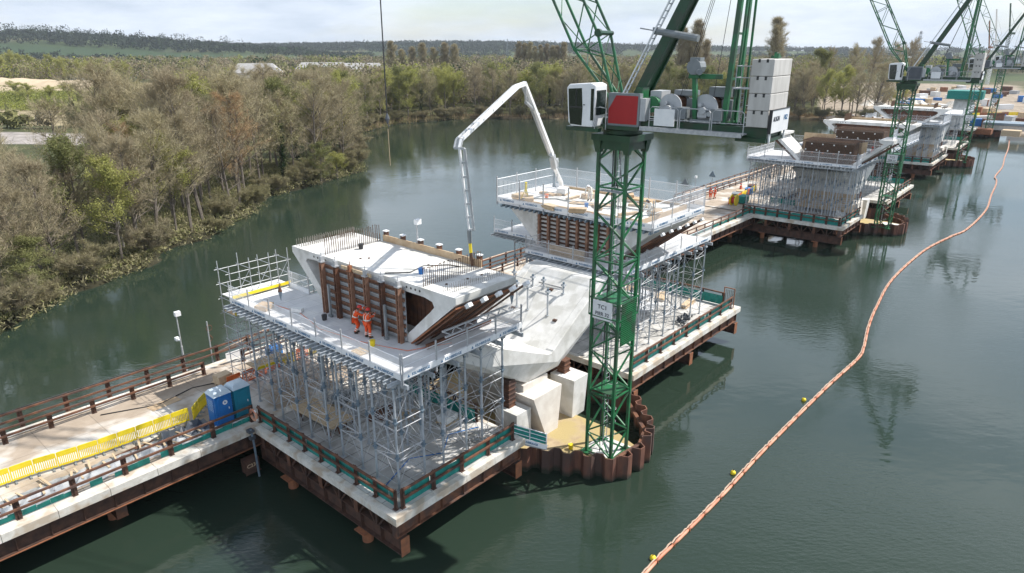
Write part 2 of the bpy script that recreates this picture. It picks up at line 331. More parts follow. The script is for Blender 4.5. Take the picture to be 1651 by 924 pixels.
t.links.new(at_.outputs[0], mm.inputs[1]); t.links.new(src, mm.inputs[2]); t.links.new(mm.outputs[0], b.inputs['Base Color'])
me.materials.append(m); me.polygons.foreach_set('use_smooth', [True] * len(me.polygons))
g = bpy.data.objects.new('ground', me); COL.objects.link(g); structure(g)

wm = bpy.data.materials.new('lake_water'); wm.use_nodes = True; t = wm.node_tree; b = t.nodes['Principled BSDF']
b.inputs['Base Color'].default_value = (.022, .037, .026, 1); b.inputs['Roughness'].default_value = .05; b.inputs['IOR'].default_value = 1.40; b.inputs['Specular IOR Level'].default_value = .6
co = t.nodes.new('ShaderNodeTexCoord')
def wn(scale, st, det):
    mp_ = t.nodes.new('ShaderNodeMapping'); mp_.inputs['Scale'].default_value = st; mp_.inputs['Rotation'].default_value = (0, 0, R(-25)); t.links.new(co.outputs['Object'], mp_.inputs[0])
    n = t.nodes.new('ShaderNodeTexNoise'); n.inputs['Scale'].default_value = scale; n.inputs['Detail'].default_value = det; t.links.new(mp_.outputs[0], n.inputs[0]); return n.outputs[0]
a1 = wn(2.2, (1, 2.3, 1), 3); a2 = wn(.5, (1, 1.8, 1), 2); a3 = wn(.035, (1, 1, 1), 4)
ra = t.nodes.new('ShaderNodeValToRGB'); ra.color_ramp.elements[0].position = .40; ra.color_ramp.elements[1].position = .62; ra.color_ramp.elements[0].color = (.06, .06, .06, 1); t.links.new(a3, ra.inputs[0])
m1 = t.nodes.new('ShaderNodeMath'); m1.operation = 'MULTIPLY'; t.links.new(a1, m1.inputs[0]); t.links.new(ra.outputs[0], m1.inputs[1])
m2 = t.nodes.new('ShaderNodeMath'); m2.operation = 'MULTIPLY_ADD'; m2.inputs[1].default_value = .8; t.links.new(a2, m2.inputs[0]); t.links.new(m1.outputs[0], m2.inputs[2])
bp = t.nodes.new('ShaderNodeBump'); bp.inputs['Strength'].default_value = .34; bp.inputs['Distance'].default_value = .055; t.links.new(m2.outputs[0], bp.inputs['Height']); t.links.new(bp.outputs[0], b.inputs['Normal'])
mb = MB(); mb.add([(-300, -500, 0), (1400, -500, 0), (1400, 400, 0), (-300, 400, 0)], [(0, 1, 2, 3)])
o = mb.build('water', 'conc'); o.data.materials[0] = wm; structure(o)

# ------------------------------------------------------------------ trees
def tri_cloud(c, d, l, wd):     # thin triangles from c along d, numpy arrays
    n = len(c); s = np.cross(d, np.random.normal(size=(n, 3))); s /= np.linalg.norm(s, axis=1)[:, None] + 1e-9
    s *= wd[:, None] / 2
    v = np.stack([c - s, c + s, c + d * l[:, None]], 1).reshape(-1, 3)
    return v
def np_mesh(name, v, m, extra=None):
    me = bpy.data.meshes.new(name); f = np.arange(len(v)).reshape(-1, 3)
    me.vertices.add(len(v)); me.vertices.foreach_set('co', v.astype(np.float32).ravel())
    me.loops.add(len(v)); me.loops.foreach_set('vertex_index', f.ravel()); me.polygons.add(len(f))
    me.polygons.foreach_set('loop_start', np.arange(0, len(v), 3)); me.polygons.foreach_set('loop_total', np.full(len(f), 3))
    for k in ([m] if isinstance(m, str) else m): me.materials.append(M[k])
    me.update(); me.validate(); return me
def make_tree(seed, kind):
    """returns (trunk mesh, crown mesh) for a tree about 15 m tall"""
    rs = np.random.RandomState(seed); np.random.seed(seed); rnd = random.Random(seed)
    H = 15.; tb = MB(); cv = []
    col = kind == 'poplar'; bushy = kind in ('bush',)
    leaf = kind in ('willow', 'green', 'ivy')
    stems = 1 if not bushy else 7
    if kind == 'alder' and seed % 2: stems = 2
    twc, twd, twl, tww = [], [], [], []
    for sidx in range(stems):
        Hs = H if stems < 3 else 4.2 * rnd.uniform(.7, 1.1)
        lean = Vector((rnd.uniform(-1, 1), rnd.uniform(-1, 1), 0)) * (.01 if col else .06 if stems == 1 else (.10 if stems == 2 else .75))
        pts = []; r0 = .20 if stems < 3 else .06
        for i in range(8):
            q = i / 7; pts.append(Vector((lean.x * Hs * q + rnd.uniform(-.15, .15) * q, lean.y * Hs * q + rnd.uniform(-.15, .15) * q, Hs * q * (1 if stems < 3 else .8))))
        tb.tube(pts, [r0 * (1 - .9 * i / 7) for i in range(8)], 6, False)
        nb = {'alder': 30, 'poplar': 84, 'willow': 26, 'green': 26, 'ivy': 22, 'bush': 7, 'orange': 30}[kind]
        for bi in range(nb):
            q = rnd.uniform(.22 if not col else .08, .97); p = pts[0].lerp(pts[-1], q); ii_ = min(int(q * 7), 6); p = pts[ii_].lerp(pts[ii_ + 1], q * 7 - ii_)
            az = rnd.uniform(0, 6.283)
            if col: el = R(rnd.uniform(52, 70)); ln = Hs * (.15 if q < .75 else .15 * (1.02 - q) / .27)+.25
            elif bushy: el = R(rnd.uniform(5, 60)); ln = rnd.uniform(1.2, 2.4)
            elif kind in ('willow', 'green'): el = R(rnd.uniform(10, 60)); ln = Hs * .33 * math.sin(math.pi * min(1, .25 + q * .72)) + .4
            else: el = R(rnd.uniform(18, 55)); ln = Hs * .30 * math.sin(math.pi * min(1, .22 + q * .72)) + .5
            d = Vector((math.cos(az) * math.cos(el), math.sin(az) * math.cos(el), math.sin(el)))
            bp_ = [p]; dd = d.copy()
            for j in range(4):
                dd = (dd + Vector((rnd.uniform(-.25, .25), rnd.uniform(-.25, .25), rnd.uniform(-.05, .2)))).normalized(); bp_.append(bp_[-1] + dd * ln / 4)
            br = .075 * (1.1 - q) + .022
            tb.tube(bp_, [br, br * .75, br * .5, br * .3, br * .12], 4, False)
            ns = 9 if not bushy else 6
            for j in range(ns):
                qq = rnd.uniform(.2, 1.); k = min(int(qq * 4), 3); sp = bp_[k].lerp(bp_[k + 1], qq * 4 - k)
                sd_ = (dd + Vector((rnd.uniform(-1, 1), rnd.uniform(-1, 1), rnd.uniform(-.4, .8)))).normalized(); sl = ln * rnd.uniform(.18, .42)
                e = sp + sd_ * sl
                cvx = np.array([sp[:], e[:]]);
                # side branch as a thin blade
                twc.append(np.array([sp[:]])); twd.append(np.array([sd_[:]])); twl.append(np.array([sl])); tww.append(np.array([.05]))
                nt_ = {'alder': 18, 'poplar': 20, 'willow': 10, 'green': 10, 'ivy': 12, 'bush': 60, 'orange': 24}[kind]
                u = rs.uniform(.1, 1.05, nt_)[:, None]; base = cvx[0] * (1 - u) + cvx[1] * u + rs.normal(0, .10, (nt_, 3))
                dr = rs.normal(size=(nt_, 3)) * .8 + np.array(sd_[:]) + np.array([0, 0, .3 if kind != 'orange' else -.5]); dr /= np.linalg.norm(dr, axis=1)[:, None]
                twc.append(base); twd.append(dr); twl.append(rs.uniform(.35, 1.0, nt_)); tww.append(rs.uniform(.020, .048, nt_))
                if leaf or kind == 'bush':
                    nl = {'willow': 42, 'green': 40, 'ivy': 14, 'bush': 4}[kind]
                    c = cvx[0] + (cvx[1] - cvx[0]) * rs.uniform(.1, 1.15, nl)[:, None] + rs.normal(0, .30 if kind != 'ivy' else .25, (nl, 3))
                    dr = rs.normal(size=(nl, 3)); dr /= np.linalg.norm(dr, axis=1)[:, None]
                    cv.append(tri_cloud(c, dr, rs.uniform(.14, .30, nl), rs.uniform(.10, .2, nl)))
        if kind == 'ivy':
            nl = 2600; q = rs.uniform(.03, .72, nl); th = rs.uniform(0, 6.283, nl); rr = np.abs(rs.normal(.15, .38, nl))
            P = np.array([[*pts[0].lerp(pts[-1], float(k))] for k in q]); P[:, 0] += rr * np.cos(th); P[:, 1] += rr * np.sin(th)
            dr = rs.normal(size=(nl, 3)); dr /= np.linalg.norm(dr, axis=1)[:, None]; ivy = tri_cloud(P, dr, rs.uniform(.15, .3, nl), rs.uniform(.12, .22, nl))
    tw = tri_cloud(np.concatenate(twc), np.concatenate(twd), np.concatenate(twl), np.concatenate(tww))
    mk = {'alder': 'twig', 'poplar': 'twig', 'willow': 'leafy', 'green': 'leafg', 'ivy': 'twig', 'bush': 'scrub', 'orange': 'twigo'}[kind]
    parts = [(tw, mk if kind not in ('willow', 'green') else 'olive')]
    if cv: parts.append((np.concatenate(cv), {'willow': 'leafy', 'green': 'leafg', 'ivy': 'olive', 'bush': 'olive'}[kind]))
    if kind == 'ivy': parts.append((ivy, 'leafd'))
    v = np.concatenate([p[0] for p in parts]); mesh = np_mesh(kind + '_crown', v, [p[1] for p in parts])
    idx = np.concatenate([np.full(len(p[0]) // 3, i) for i, p in enumerate(parts)]); mesh.polygons.foreach_set('material_index', idx)
    me = bpy.data.meshes.new(kind + '_trunk'); me.from_pydata(tb.v, [], tb.f); me.materials.append(M['bark'])
    return me, mesh
PROTO = {k: [make_tree(s, k) for s in ss] for k, ss in {'alder': (1, 2, 3, 4, 5, 6), 'willow': (11, 12), 'green': (21, 22), 'poplar': (31, 32), 'ivy': (41, 42), 'bush': (51, 52, 53), 'orange': (61,)}.items()}
tr = random.Random(5)
KINDNAME = {'alder': 'bare_alder_tree', 'willow': 'willow_tree', 'green': 'broadleaf_tree', 'poplar': 'poplar_tree', 'ivy': 'ivy_clad_tree', 'bush': 'shrub', 'orange': 'budding_tree'}
def plant(kind, x, y, h, label, group=None, wide=1., trunkmat=None, i=None):
    pr_ = PROTO[kind]; tm, cm = pr_[i if i is not None else tr.randrange(len(pr_))]
    cat = 'shrub' if kind == 'bush' else 'tree'
    s = h / (15. if kind != 'bush' else 3.6)
    e = wthing(KINDNAME[kind], label, cat, (x, y, gz(x, y) - .1), tr.uniform(0, 6.28), group)
    e.scale = (s * wide, s * wide, s)
    a = bpy.data.objects.new('trunk' if kind != 'bush' else 'stem', tm); b = bpy.data.objects.new('crown' if kind != 'bush' else 'foliage', cm)
    for o in (a, b): COL.objects.link(o); o.parent = e
    if trunkmat:
        a.data = tm.copy(); a.data.materials[0] = M[trunkmat]
    return e
def along(p0, p1, step, din, jit=.35):
    """points beside the shoreline from vertex p0 to p1, din metres inland"""
    out = []
    for i in range(p0, p1):
        ax, ay = SHORE[i]; bx, by = SHORE[i + 1]; L_ = math.hypot(bx - ax, by - ay); n = max(1, round(L_ / step))
        nxx, nyy = -(by - ay) / L_, (bx - ax) / L_
        for j in range(n):
            q = (j + tr.uniform(.2, .8)) / n; dd = din * (1 + tr.uniform(-jit, jit))
            out.append((ax + (bx - ax) * q + nxx * dd, ay + (by - ay) * q + nyy * dd))
    return out
# left bank (vertices 2..10), bay beyond the point (10..14), far shore (14..19)
LB, FB, FS = (2, 10), (10, 14), (14, 19)
NTH = {}
def nth(key):
    NTH[key] = NTH.get(key, 0) + 1; n = NTH[key]
    return f"{n}{'th' if 10 <= n % 100 <= 20 else {1: 'st', 2: 'nd', 3: 'rd'}.get(n % 10, 'th')}"
ROWN = {2.6: 'waterside', 4: 'waterside', 8.5: 'second', 16: 'third', 25: 'fourth', 36: 'back', 11: 'second', 20: 'back'}
for din, step in ((2.6, 4.6), (8.5, 5.2), (16, 6.2), (25, 8), (36, 10)):
    for x, y in along(*LB, step, din):
        if y < 98 and din > 20: continue
        if y < 98: [tr.random() for _ in range(1)]
        k = tr.choices(['alder', 'ivy', 'green', 'orange', 'willow'], [.74, .09, .07, .03, .07] if din < 20 else [.34, .05, .18, 0, .43])[0]
        if y < 78 and k in ('green', 'willow'): k = 'alder'
        ad = {'alder': 'bare grey-brown', 'ivy': 'ivy-clad bare', 'green': 'fresh green', 'orange': 'orange-budded', 'willow': 'yellow-green'}[k]
        plant(k, x, y, tr.uniform(11.5, 18.0) * (.80 if y < 76 else .9 if y < 88 else 1.0 if y < 98 else 1.15) * (1 if din < 20 else 1.05), f"{nth((k, din, 'L'))} {ad} tree from the near end, {ROWN[din]} row of left bank", ad + ' trees on the left bank')
for din, step in ((4, 5.2), (11, 6.5), (20, 8)):
    for i_, (x, y) in enumerate(along(*FB, step, din) + along(*FS, step + 1., din)):
        k = tr.choices(['alder', 'ivy', 'green', 'willow'], [.40, .15, .2, .25] if x < 40 else [.56, .08, .18, .18])[0]
        z_ = 'back bay' if y < 250 and x < 0 else 'far shore'
        ad = {'alder': 'bare brown', 'ivy': 'ivy-wrapped', 'green': 'olive green', 'willow': 'yellow-green'}[k]
        plant(k, x, y, tr.uniform(14, 19), f"{nth((k, din, z_))} {ad} tree from the left, {ROWN[din]} row of the {z_}", f'{ad} trees at the {z_}')
for x, y in along(*LB, 7.5, .8, .9):
    plant('bush', x, y, tr.uniform(1.6, 3.6), f"{nth('lbush')} low grey-brown shrub from the near end, overhanging the left bank water", 'shrubs overhanging the left bank', 1.25)
for x, y in along(*FB, 6, 1.5, .6) + along(*FS, 7, 1.5, .6):
    plant('bush', x, y, tr.uniform(2., 3.6), f"{nth('fbush')} small scrubby bush from the left at the far water line", 'scrub along the far shore', 1.3)
plant('willow', -35.6, 139, 6.0, 'bright yellow-green bush on the tip of the left bank point', wide=1.3, i=0)
plant('green', -37.5, 133.5, 8.5, 'rounded pale olive tree just behind the yellow-green bush on the point', wide=1.25, i=0)
plant('green', -49.5, 66, 6.5, 'olive green willow leaning at the near left corner of the bank', wide=1.5, i=1)
plant('willow', -55, 60, 7, 'pale yellow-green sallow at the left edge of the picture', wide=1.3, i=1)
plant('orange', -52, 92, 14.5, 'slender tree with hanging orange-brown buds and pale trunk', wide=.7, trunkmat='birch')
plant('alder', -49.5, 84, 15, 'bare tree with a pale birch-like trunk near the water', wide=.7, trunkmat='birch', i=2)
plant('willow', -66, 150, 15, 'bright yellow-green tree rising behind the left bank trees', wide=1.1, i=0)
plant('green', -52, 122, 16, 'fresh green tree between bare trees at mid left bank', wide=.9, i=0)
plant('willow', 104, 276, 9.5, 'bright yellow-green willow bush at the far shore water edge', wide=1.1, i=1)
plant('willow', 103, 300, 15, 'tall yellow-green willow behind the willow bush', wide=1.1, i=0)
plant('green', 128, 300, 24, 'large rounded olive green tree right of the willows', wide=1.15, i=1)
for i, (x, y, h) in enumerate([(142, 296, 25), (150, 300, 27), (158, 296, 26), (167, 300, 27), (135, 306, 24)]):
    plant('alder', x, y, h, f'tall bare tree, {ORD[i]} planted in the clump left of the far cranes'.replace('planted ', ''), 'tall bare clump by the far cranes', wide=.62)
for i, (px_, d, h) in enumerate([(1095, 330, 33), (1108, 335, 30), (1121, 330, 36), (1134, 338, 28), (1246, 330, 37)]):
    plant('poplar', (px_ - 825.5) / 1101 * (d * .945 + 4), d, h, 'tall columnar poplar standing alone behind the far shore' if i == 4 else f'tall columnar brown poplar, {ORD[i]} from left in the row above the crane winches', None if i == 4 else 'row of tall poplars', wide=1.15 if i == 4 else .95)
for i in range(9):
    px_ = 836 + i * 9; d = 520; plant('poplar', (px_ - 825.5) / 1101 * (d * .945 + 4), d, tr.uniform(25, 30), f'slim bare poplar, {nth("dp")} from left in the distant row behind the woods', 'distant poplar row', wide=1.)
for i in range(7):
    px_ = 632 + i * 17; d = 480; plant('poplar', (px_ - 825.5) / 1101 * (d * .945 + 4), d, tr.uniform(24, 31), f'brown columnar poplar, {nth("bp")} from left in the clump beyond the left woods', 'columnar poplars beyond the left woods', wide=1.2)
for i in range(16):   # yellow-green willows behind the sand heap, far left
    d = tr.uniform(500, 540); px_ = 5 + i * 13 + tr.uniform(-4, 4)
    plant('willow', (px_ - 825.5) / 1101 * (d * .945 + 4), d, tr.uniform(18, 24) - i * .35, f'yellow-green tree behind the sand heap, {nth("yg")} from the left', 'yellow-green trees behind the sand heap', wide=.9)
for i in range(14):   # bright willow scrub on the meadow
    x = -330 + i * 16 + tr.uniform(-5, 5); y = tr.uniform(300, 385)
    plant('willow', x, y, tr.uniform(7, 10), f'bright yellow-green willow scrub on the meadow, {nth("ws")} from the left', 'willow scrub on the meadow', wide=1.7)
# distant woodland: one mass of several thousand crowns
def crowds():
    rs = np.random.RandomState(3); P = []; K = []
    def put(x, y, h, kind, spread=.30, n=110):
        P.append((x, y, h, spread, n)); K.append(kind)
    for _ in range(7500):
        az = R(rs.uniform(-41, 41)); d = 270 + 780 * rs.uniform(0, 1) ** 1.35
        x, y = d * math.sin(az), d * math.cos(az)
        if lake_sd(np.array([x]), np.array([y]))[0] < 28: continue
        if x < -95 and y < 480: continue
        if x > .42 * y + 5 and y < 700 and x > 125: continue
        if math.sin(x * .013 + 2) * math.sin(y * .012 + x * .004) > .8 and d > 560: continue
        kk = rs.choice(4, p=[.60, .25, .10, .05]); h = rs.uniform(11, 19)
        pxx = 825.5 + 1101 * x / (y * .945 + 4)
        if 372 < pxx < 632 and 400 < y < 640: h *= .5
        put(x, y, h, kk, .36, 330 if d < 430 else (170 if d < 650 else 90))
    for _ in range(14000):
        az = R(rs.uniform(-41, 41)); d = rs.uniform(950, 3100); x, y = d * math.sin(az), d * math.cos(az)
        hz = float(hill_z(np.array([x]), np.array([y]))[0])
        field = abs(x + 860 + .15 * (y - 1400)) < 270 and abs(y - 1440) < 85
        if field: continue
        if hz < 16 and (math.sin(x * .009) * math.sin(y * .007 + x * .003) > -.05): continue
        if hz > 14 or rs.rand() < .85: put(x, y, rs.uniform(10, 17) if hz > 12 else rs.uniform(6, 11), 4 if rs.rand() < .9 else 3, .8, 30)
    for _ in range(160):
        x = rs.uniform(-1650, -650); y = 1700 + rs.uniform(-60, 60); put(x, y, rs.uniform(18, 30), 4, .4, 60)
    for x0, y0, n in ((-420, 260, 60), (-300, 232, 26), (-200, 228, 30)):
        for _ in range(n): put(x0 + rs.normal(0, 40), y0 + rs.normal(0, 6), rs.uniform(4, 8), rs.choice([0, 1]), .5, 110)
    V = [[] for _ in range(5)]
    Pn = np.array(P); Zs = ground_z(Pn[:, 0], Pn[:, 1])
    for (x, y, h, sp, n), k, z0 in zip(P, K, Zs):
        n = int(n); u = rs.normal(size=(n, 3)); u /= np.linalg.norm(u, axis=1)[:, None]; rr = rs.uniform(.55, 1, n) ** .5
        lob = 1 + .22 * np.sin(u[:, 0] * 5 + x) * np.cos(u[:, 1] * 4 + y)
        c = u * (rr * lob)[:, None] * np.array([h * sp, h * sp, h * .42]) + np.array([x, y, z0 + h * .58])
        big = ((.062 if n > 300 else .085 if n > 150 else .115) if sp < .5 else .42) * h * (1 if k != 0 else .9)
        dr = rs.normal(size=(n, 3)); dr /= np.linalg.norm(dr, axis=1)[:, None]
        V[k].append(tri_cloud(c, dr, rs.uniform(.6, 1.3, n) * big, rs.uniform(.4, .9, n) * big))
    mats = ['ftwig', 'folive', 'fyellow', 'leafd', 'hillwood']; vv = [np.concatenate(q) for q in V]
    np.random.seed(1)
    me = np_mesh('distant_woodland', np.concatenate(vv), mats); me.polygons.foreach_set('material_index', np.concatenate([np.full(len(q) // 3, i) for i, q in enumerate(vv)]))
    o = bpy.data.objects.new('distant_woodland', me); COL.objects.link(o)
    o['kind'] = 'stuff'; tag(o, 'mixed woodland stretching back over the valley and onto the hills', 'woodland')
crowds()
# reeds and dry grass at the far shore
rs = np.random.RandomState(8); C = []
for x, y in along(15, 19, .25, 3.2, .95) + along(12, 15, .5, 1.5, .9): C.append((x, y, gz(x, y)))
C = np.repeat(np.array(C), 7, 0); C[:, :2] += rs.normal(0, .8, (len(C), 2)); dr = rs.normal(size=(len(C), 3)) * .18 + np.array([0, 0, 1.]); np.random.seed(2)
M['reed'] = leafmat('dry_reed_stems', (.42, .31, .19), (.36, .27, .15), .2)
o = bpy.data.objects.new('reeds', np_mesh('reeds', tri_cloud(C, dr, rs.uniform(1., 2.1, len(C)), rs.uniform(.15, .35, len(C))), 'reed')); COL.objects.link(o); o['kind'] = 'stuff'; tag(o, 'dry tan reed bed along the far shore', 'reeds')
# willow scrub mass on the meadow
C = []
for _ in range(2600):
    y = 296 + 118 * tr.random(); x = -y * .86 + (y * .86 - 118) * tr.random()
    C.append((x, y, .6 + 2.2 * abs(math.sin(x * .11) * math.cos(y * .09 + x * .05))))
C = np.array(C); hh = C[:, 2].copy(); C = np.repeat(C, 26, 0); hh = np.repeat(hh, 26); C[:, :2] += rs.normal(0, 1.5, (len(C), 2)); C[:, 2] = .8 + hh * rs.uniform(0, 1.5, len(C)); dr = rs.normal(size=(len(C), 3)); dr /= np.linalg.norm(dr, axis=1)[:, None]
me = np_mesh('meadow_scrub', tri_cloud(C, dr, rs.uniform(.5, 1.1, len(C)), rs.uniform(.3, .7, len(C))), ['fyellow', 'folive']); me.polygons.foreach_set('material_index', rs.choice(2, len(me.polygons), p=[.75, .25]))
o = bpy.data.objects.new('meadow_scrub', me); COL.objects.link(o); o['kind'] = 'stuff'; tag(o, 'yellow-green willow scrub covering the left meadow', 'scrub')
# undergrowth on the left bank
C = []
for _ in range(5200):
    q = tr.random(); x = -46 - 34 * tr.random() ** 1.2; y = 50 + 105 * tr.random()
    if lake_sd(np.array([x]), np.array([y]))[0] > -.3: C.append((x, y, gz(x, y)))
C = np.repeat(np.array(C), 9, 0); C[:, :2] += rs.normal(0, .5, (len(C), 2)); C[:, 2] += rs.uniform(0, .5, len(C)); dr = rs.normal(size=(len(C), 3)) + np.array([0, 0, .8]); dr /= np.linalg.norm(dr, axis=1)[:, None]
E_ = []
for x, y in along(*LB, .16, 1.1, 1.4) + along(*FB, .2, 1.1, 1.2): E_.append((x, y, gz(x, y)))
E_ = np.repeat(np.array(E_), 12, 0); E_[:, :2] += rs.normal(0, .6, (len(E_), 2)); E_[:, 2] = np.maximum(E_[:, 2], 0) + rs.uniform(0, .9, len(E_)); d2 = rs.normal(size=(len(E_), 3)) + np.array([0, 0, .4]); d2 /= np.linalg.norm(d2, axis=1)[:, None]
C = np.concatenate([C, E_]); dr = np.concatenate([dr, d2])
me = np_mesh('undergrowth', tri_cloud(C, dr, rs.uniform(.25, .8, len(C)), rs.uniform(.06, .25, len(C))), ['scrub', 'leafg', 'olive']); me.polygons.foreach_set('material_index', rs.choice(3, len(me.polygons), p=[.55, .2, .25]))
o = bpy.data.objects.new('undergrowth', me); COL.objects.link(o); o['kind'] = 'stuff'; tag(o, 'tangled brambles and grass under the left bank trees', 'undergrowth')
#PART3
# ------------------------------------------------------------------ bridge site: trestle and platforms
DZ = 3.2
def put_text(mb, size, org, xd, yd, zd, s='KILNBRIDGE'): _pt(mb, s, size, org, xd, yd, zd)
PIERNAME = {1: 'nearest pier', 2: 'second pier', 3: 'third pier', 4: 'farthest pier'}
def girder(mb, p, q, h=.9, w_=.38):
    """I-girder along p->q, p and q on its top centre line"""
    p = Vector(p); q = Vector(q); z = Vector((0, 0, 1))
    mb.bar(p - z * .02, q - z * .02, w_, .04); mb.bar(p - z * (h - .02), q - z * (h - .02), w_, .04); mb.bar(p - z * h / 2, q - z * h / 2, .03, h - .08)
    d = q - p; n = max(1, int(d.length / 1.5)); u = d.normalized(); s = u.cross(z) * (w_ / 2 - .02)
    for i in range(n + 1):
        c = p + d * (i / n) - z * h / 2; c += u * (.02 if i == 0 else (-.02 if i == n else 0)); mb.bar(c - s, c + s, .03, h - .09)
def guard_rail(k, name, label, pts, step, net=True, hgt=1.15, zb=DZ, rails=(1.1, .6), netside=1, nh=.86, gap=0., group=None):
    """steel H-posts with tube rails along a local polyline (a,t)"""
    t_ = thing(name, label, 'railing', k, pts[0][0], pts[0][1], zb, 0, group)
    o0 = Vector((pts[0][0], pts[0][1], 0)); rl = MB(); nt_ = MB()
    for i in range(len(pts) - 1):
        p = Vector((*pts[i], 0)) - o0; q = Vector((*pts[i + 1], 0)) - o0; d = q - p; n = max(1, round(d.length / step)); u = d.normalized(); s = Vector((-u.y, u.x, 0)) * netside
        for j in range(n + (1 if i == len(pts) - 2 else 0)):
            c = p + d * (j / n); m = MB()
            for e in (-.07, .07): m.bar(c + u * e, c + u * e + Vector((0, 0, hgt)), .02, .15, up=u)
            m.bar(c, c + Vector((0, 0, hgt)), .13, .02, up=u); m.box((c.x - .13, c.y - .13, 0), (c.x + .13, c.y + .13, .03))
            m.build('post', 'rustd', t_)
        off = -s * .09
        for z in rails: rl.bar(p + off + Vector((0, 0, z)), q + off + Vector((0, 0, z)), .11, .11)
        if net:
            so = s * .10; nseg = max(2, int(d.length / .6)); rr = random.Random(int(d.length * 7))
            for j in range(nseg):
                if rr.random() < gap: continue
                a = p + d * (j / nseg) + so; b = p + d * ((j + .995) / nseg) + so; w0 = s * rr.uniform(-.03, .05); w1 = s * rr.uniform(-.03, .05)
                z0, z1 = Vector((0, 0, .04)), Vector((0, 0, rr.uniform(nh - .06, nh + .05)))
                nt_.add([a + z0, b + z0, b + z1 + w1, a + z1 + w0], [(0, 1, 2, 3)])
    rl.build('rail', 'rust', t_)
    if net: nt_.build('netting', 'net', t_)
    return t_
def work_platform(k, label, a0, a1, t0, t1, piles=True):
    """deck on girders; origin at its near low corner"""
    t_ = thing('work_platform', label, 'platform', k, a0, t0, DZ, 0, 'steel work platforms'); A_, T_ = a1 - a0, t1 - t0
    m = MB(); m.box((0, 0, -.25), (A_, T_, 0)); m.build('deck', 'slab', t_)
    m = MB(); n = round(A_ / 2.3)
    for j in range(n): m.box((A_ * j / n + .012 - (.39 if j == 0 else 0), -.38, -.42), (A_ * (j + 1) / n - .012, -.004, .015))
    n = round(T_ / 2.3)
    for j in range(n): m.box((-.38, T_ * j / n + (.012 if j else 0), -.42), (-.004, T_ * (j + 1) / n - .012, .012))
    m.box((A_ + .004, -.38, -.42), (A_ + .38, T_ - .3, .012)); m.build('kerb', 'kerb', t_)
    m = MB()
    for y in (.05, T_ * .25, T_ * .5, T_ * .75, T_ - .4): girder(m, (-.2, y, -.43), (A_ + .25, y, -.43), .95)
    m.build('girder', 'rust', t_)
    m = MB(); xs = [.15, A_ - .15] + ([A_ / 2] if A_ > 12 else [])
    for x in xs: girder(m, (x, -.30, -1.40), (x, T_ + .2, -1.40), .98, .5)
    m.build('crosshead', 'rustd', t_)
    m = MB()
    for x in xs: m.box((x - .27, -.34, -2.42), (x + .27, -.30, -1.38))
    m.build('end_plate', 'rusto', t_)
    m = MB()
    nb = max(2, round(T_ / 1.7))
    for j in range(nb):
        y0, y1 = T_ * j / nb + .15, T_ * (j + 1) / nb - .15; ym = (y0 + y1) / 2
        m.bar((-.06, y0, -1.38), (-.06, ym, -.5), .09, .09); m.bar((-.06, ym, -.5), (-.06, y1, -1.38), .09, .09); m.bar((-.06, y0 - .15, -1.38), (-.06, y0 - .15, -.5), .12, .12)
    m.build('bracing', 'rustd', t_)
    for x in xs[:2]:
        for y in (T_ * .22, T_ * .78):
            p = MB(); p.tube([(x, y, -6), (x, y, -2.45)], .30, 12); p.box((x - .55, y - .42, -2.46), (x + .55, y + .42, -2.40)); p.build('pile', 'rusto', t_)
    return t_
TR0, TR1 = 13.3, 23.3
def trestle(k, a0, a1, label):
    t_ = thing('trestle_bridge', label, 'bridge', k, a0, TR0, DZ, 0, 'temporary trestle'); A_ = a1 - a0; T_ = TR1 - TR0
    m = MB(); m.box((0, 0, -.25), (A_, T_, .0)); m.build('deck', 'driven', t_)
    m = MB(); n = round(A_ / 2.4)
    for y0, y1 in ((-.38, .42), (T_ - .42, T_ + .3)):
        m = MB()
        for j in range(n): m.box((A_ * j / n + .012, y0, -.42), (A_ * (j + 1) / n - .012, y1, .02))
        m.build('kerb', 'kerb', t_)
    m = MB()
    for y in (.1, 2.6, 5, 7.4, T_ - .2): girder(m, (0, y, -.43), (A_, y, -.43), 1.0)
    m.build('girder', 'rustd', t_); m = MB(); m.box((0, -.16, -1.47), (A_, .12, -1.432)); m.build('bottom_flange', 'rusto', t_)
    m = MB(); q = MB(); n = max(1, round(A_ / 12))
    for j in range(n):
        x = A_ * (j + .75) / n; girder(m, (x, .3, -1.475), (x, T_ + .1, -1.45), .95, .6)
        for y in (1.9, T_ - 1.2): q.tube([(x, y, -6), (x, y, -2.4)], .32, 12)
    m.build('crosshead', 'rust', t_); q.build('pile', 'rusto', t_); return t_
trestle(1, -40, 76, 'long concrete-topped steel trestle road running beside the nearest pier')
trestle(2, .2, 76, 'trestle road continuing past the second pier')
trestle(3, .2, 70, 'far end of the trestle road beside the third pier')
def rails_along(k, a0, a1, name, near=True):
    if near: guard_rail(k, 'guard_rail', 'rust-brown water-edge rail of the trestle ' + name, [(a0, TR0 + .38), (a1, TR0 + .38)], 2.4, nh=.4, gap=.1)
    guard_rail(k, 'guard_rail', 'inner far rail of the trestle road ' + name, [(a0, 22.25), (a1, 22.25)], 2.4, net=False, hgt=1.0, rails=(.95, .5), netside=1)
    guard_rail(k, 'guard_rail', 'outer far rail of the trestle ' + name, [(a0, 23.75), (a1, 23.75)], 2.45, net=False, hgt=1.25, rails=(1.15, .65), netside=1)
guard_rail(1, 'guard_rail', 'rust-brown rail with teal netting in front of the toilets and yellow barriers', [(-39.6, 13.68), (-.1, 13.68)], 2.4, nh=.36, gap=.12)
guard_rail(1, 'guard_rail', 'inner rust-brown road rail behind the yellow barriers', [(-39.4, 22.25), (1.0, 22.25)], 2.4, net=False, hgt=1.0, rails=(.95, .5), netside=1)
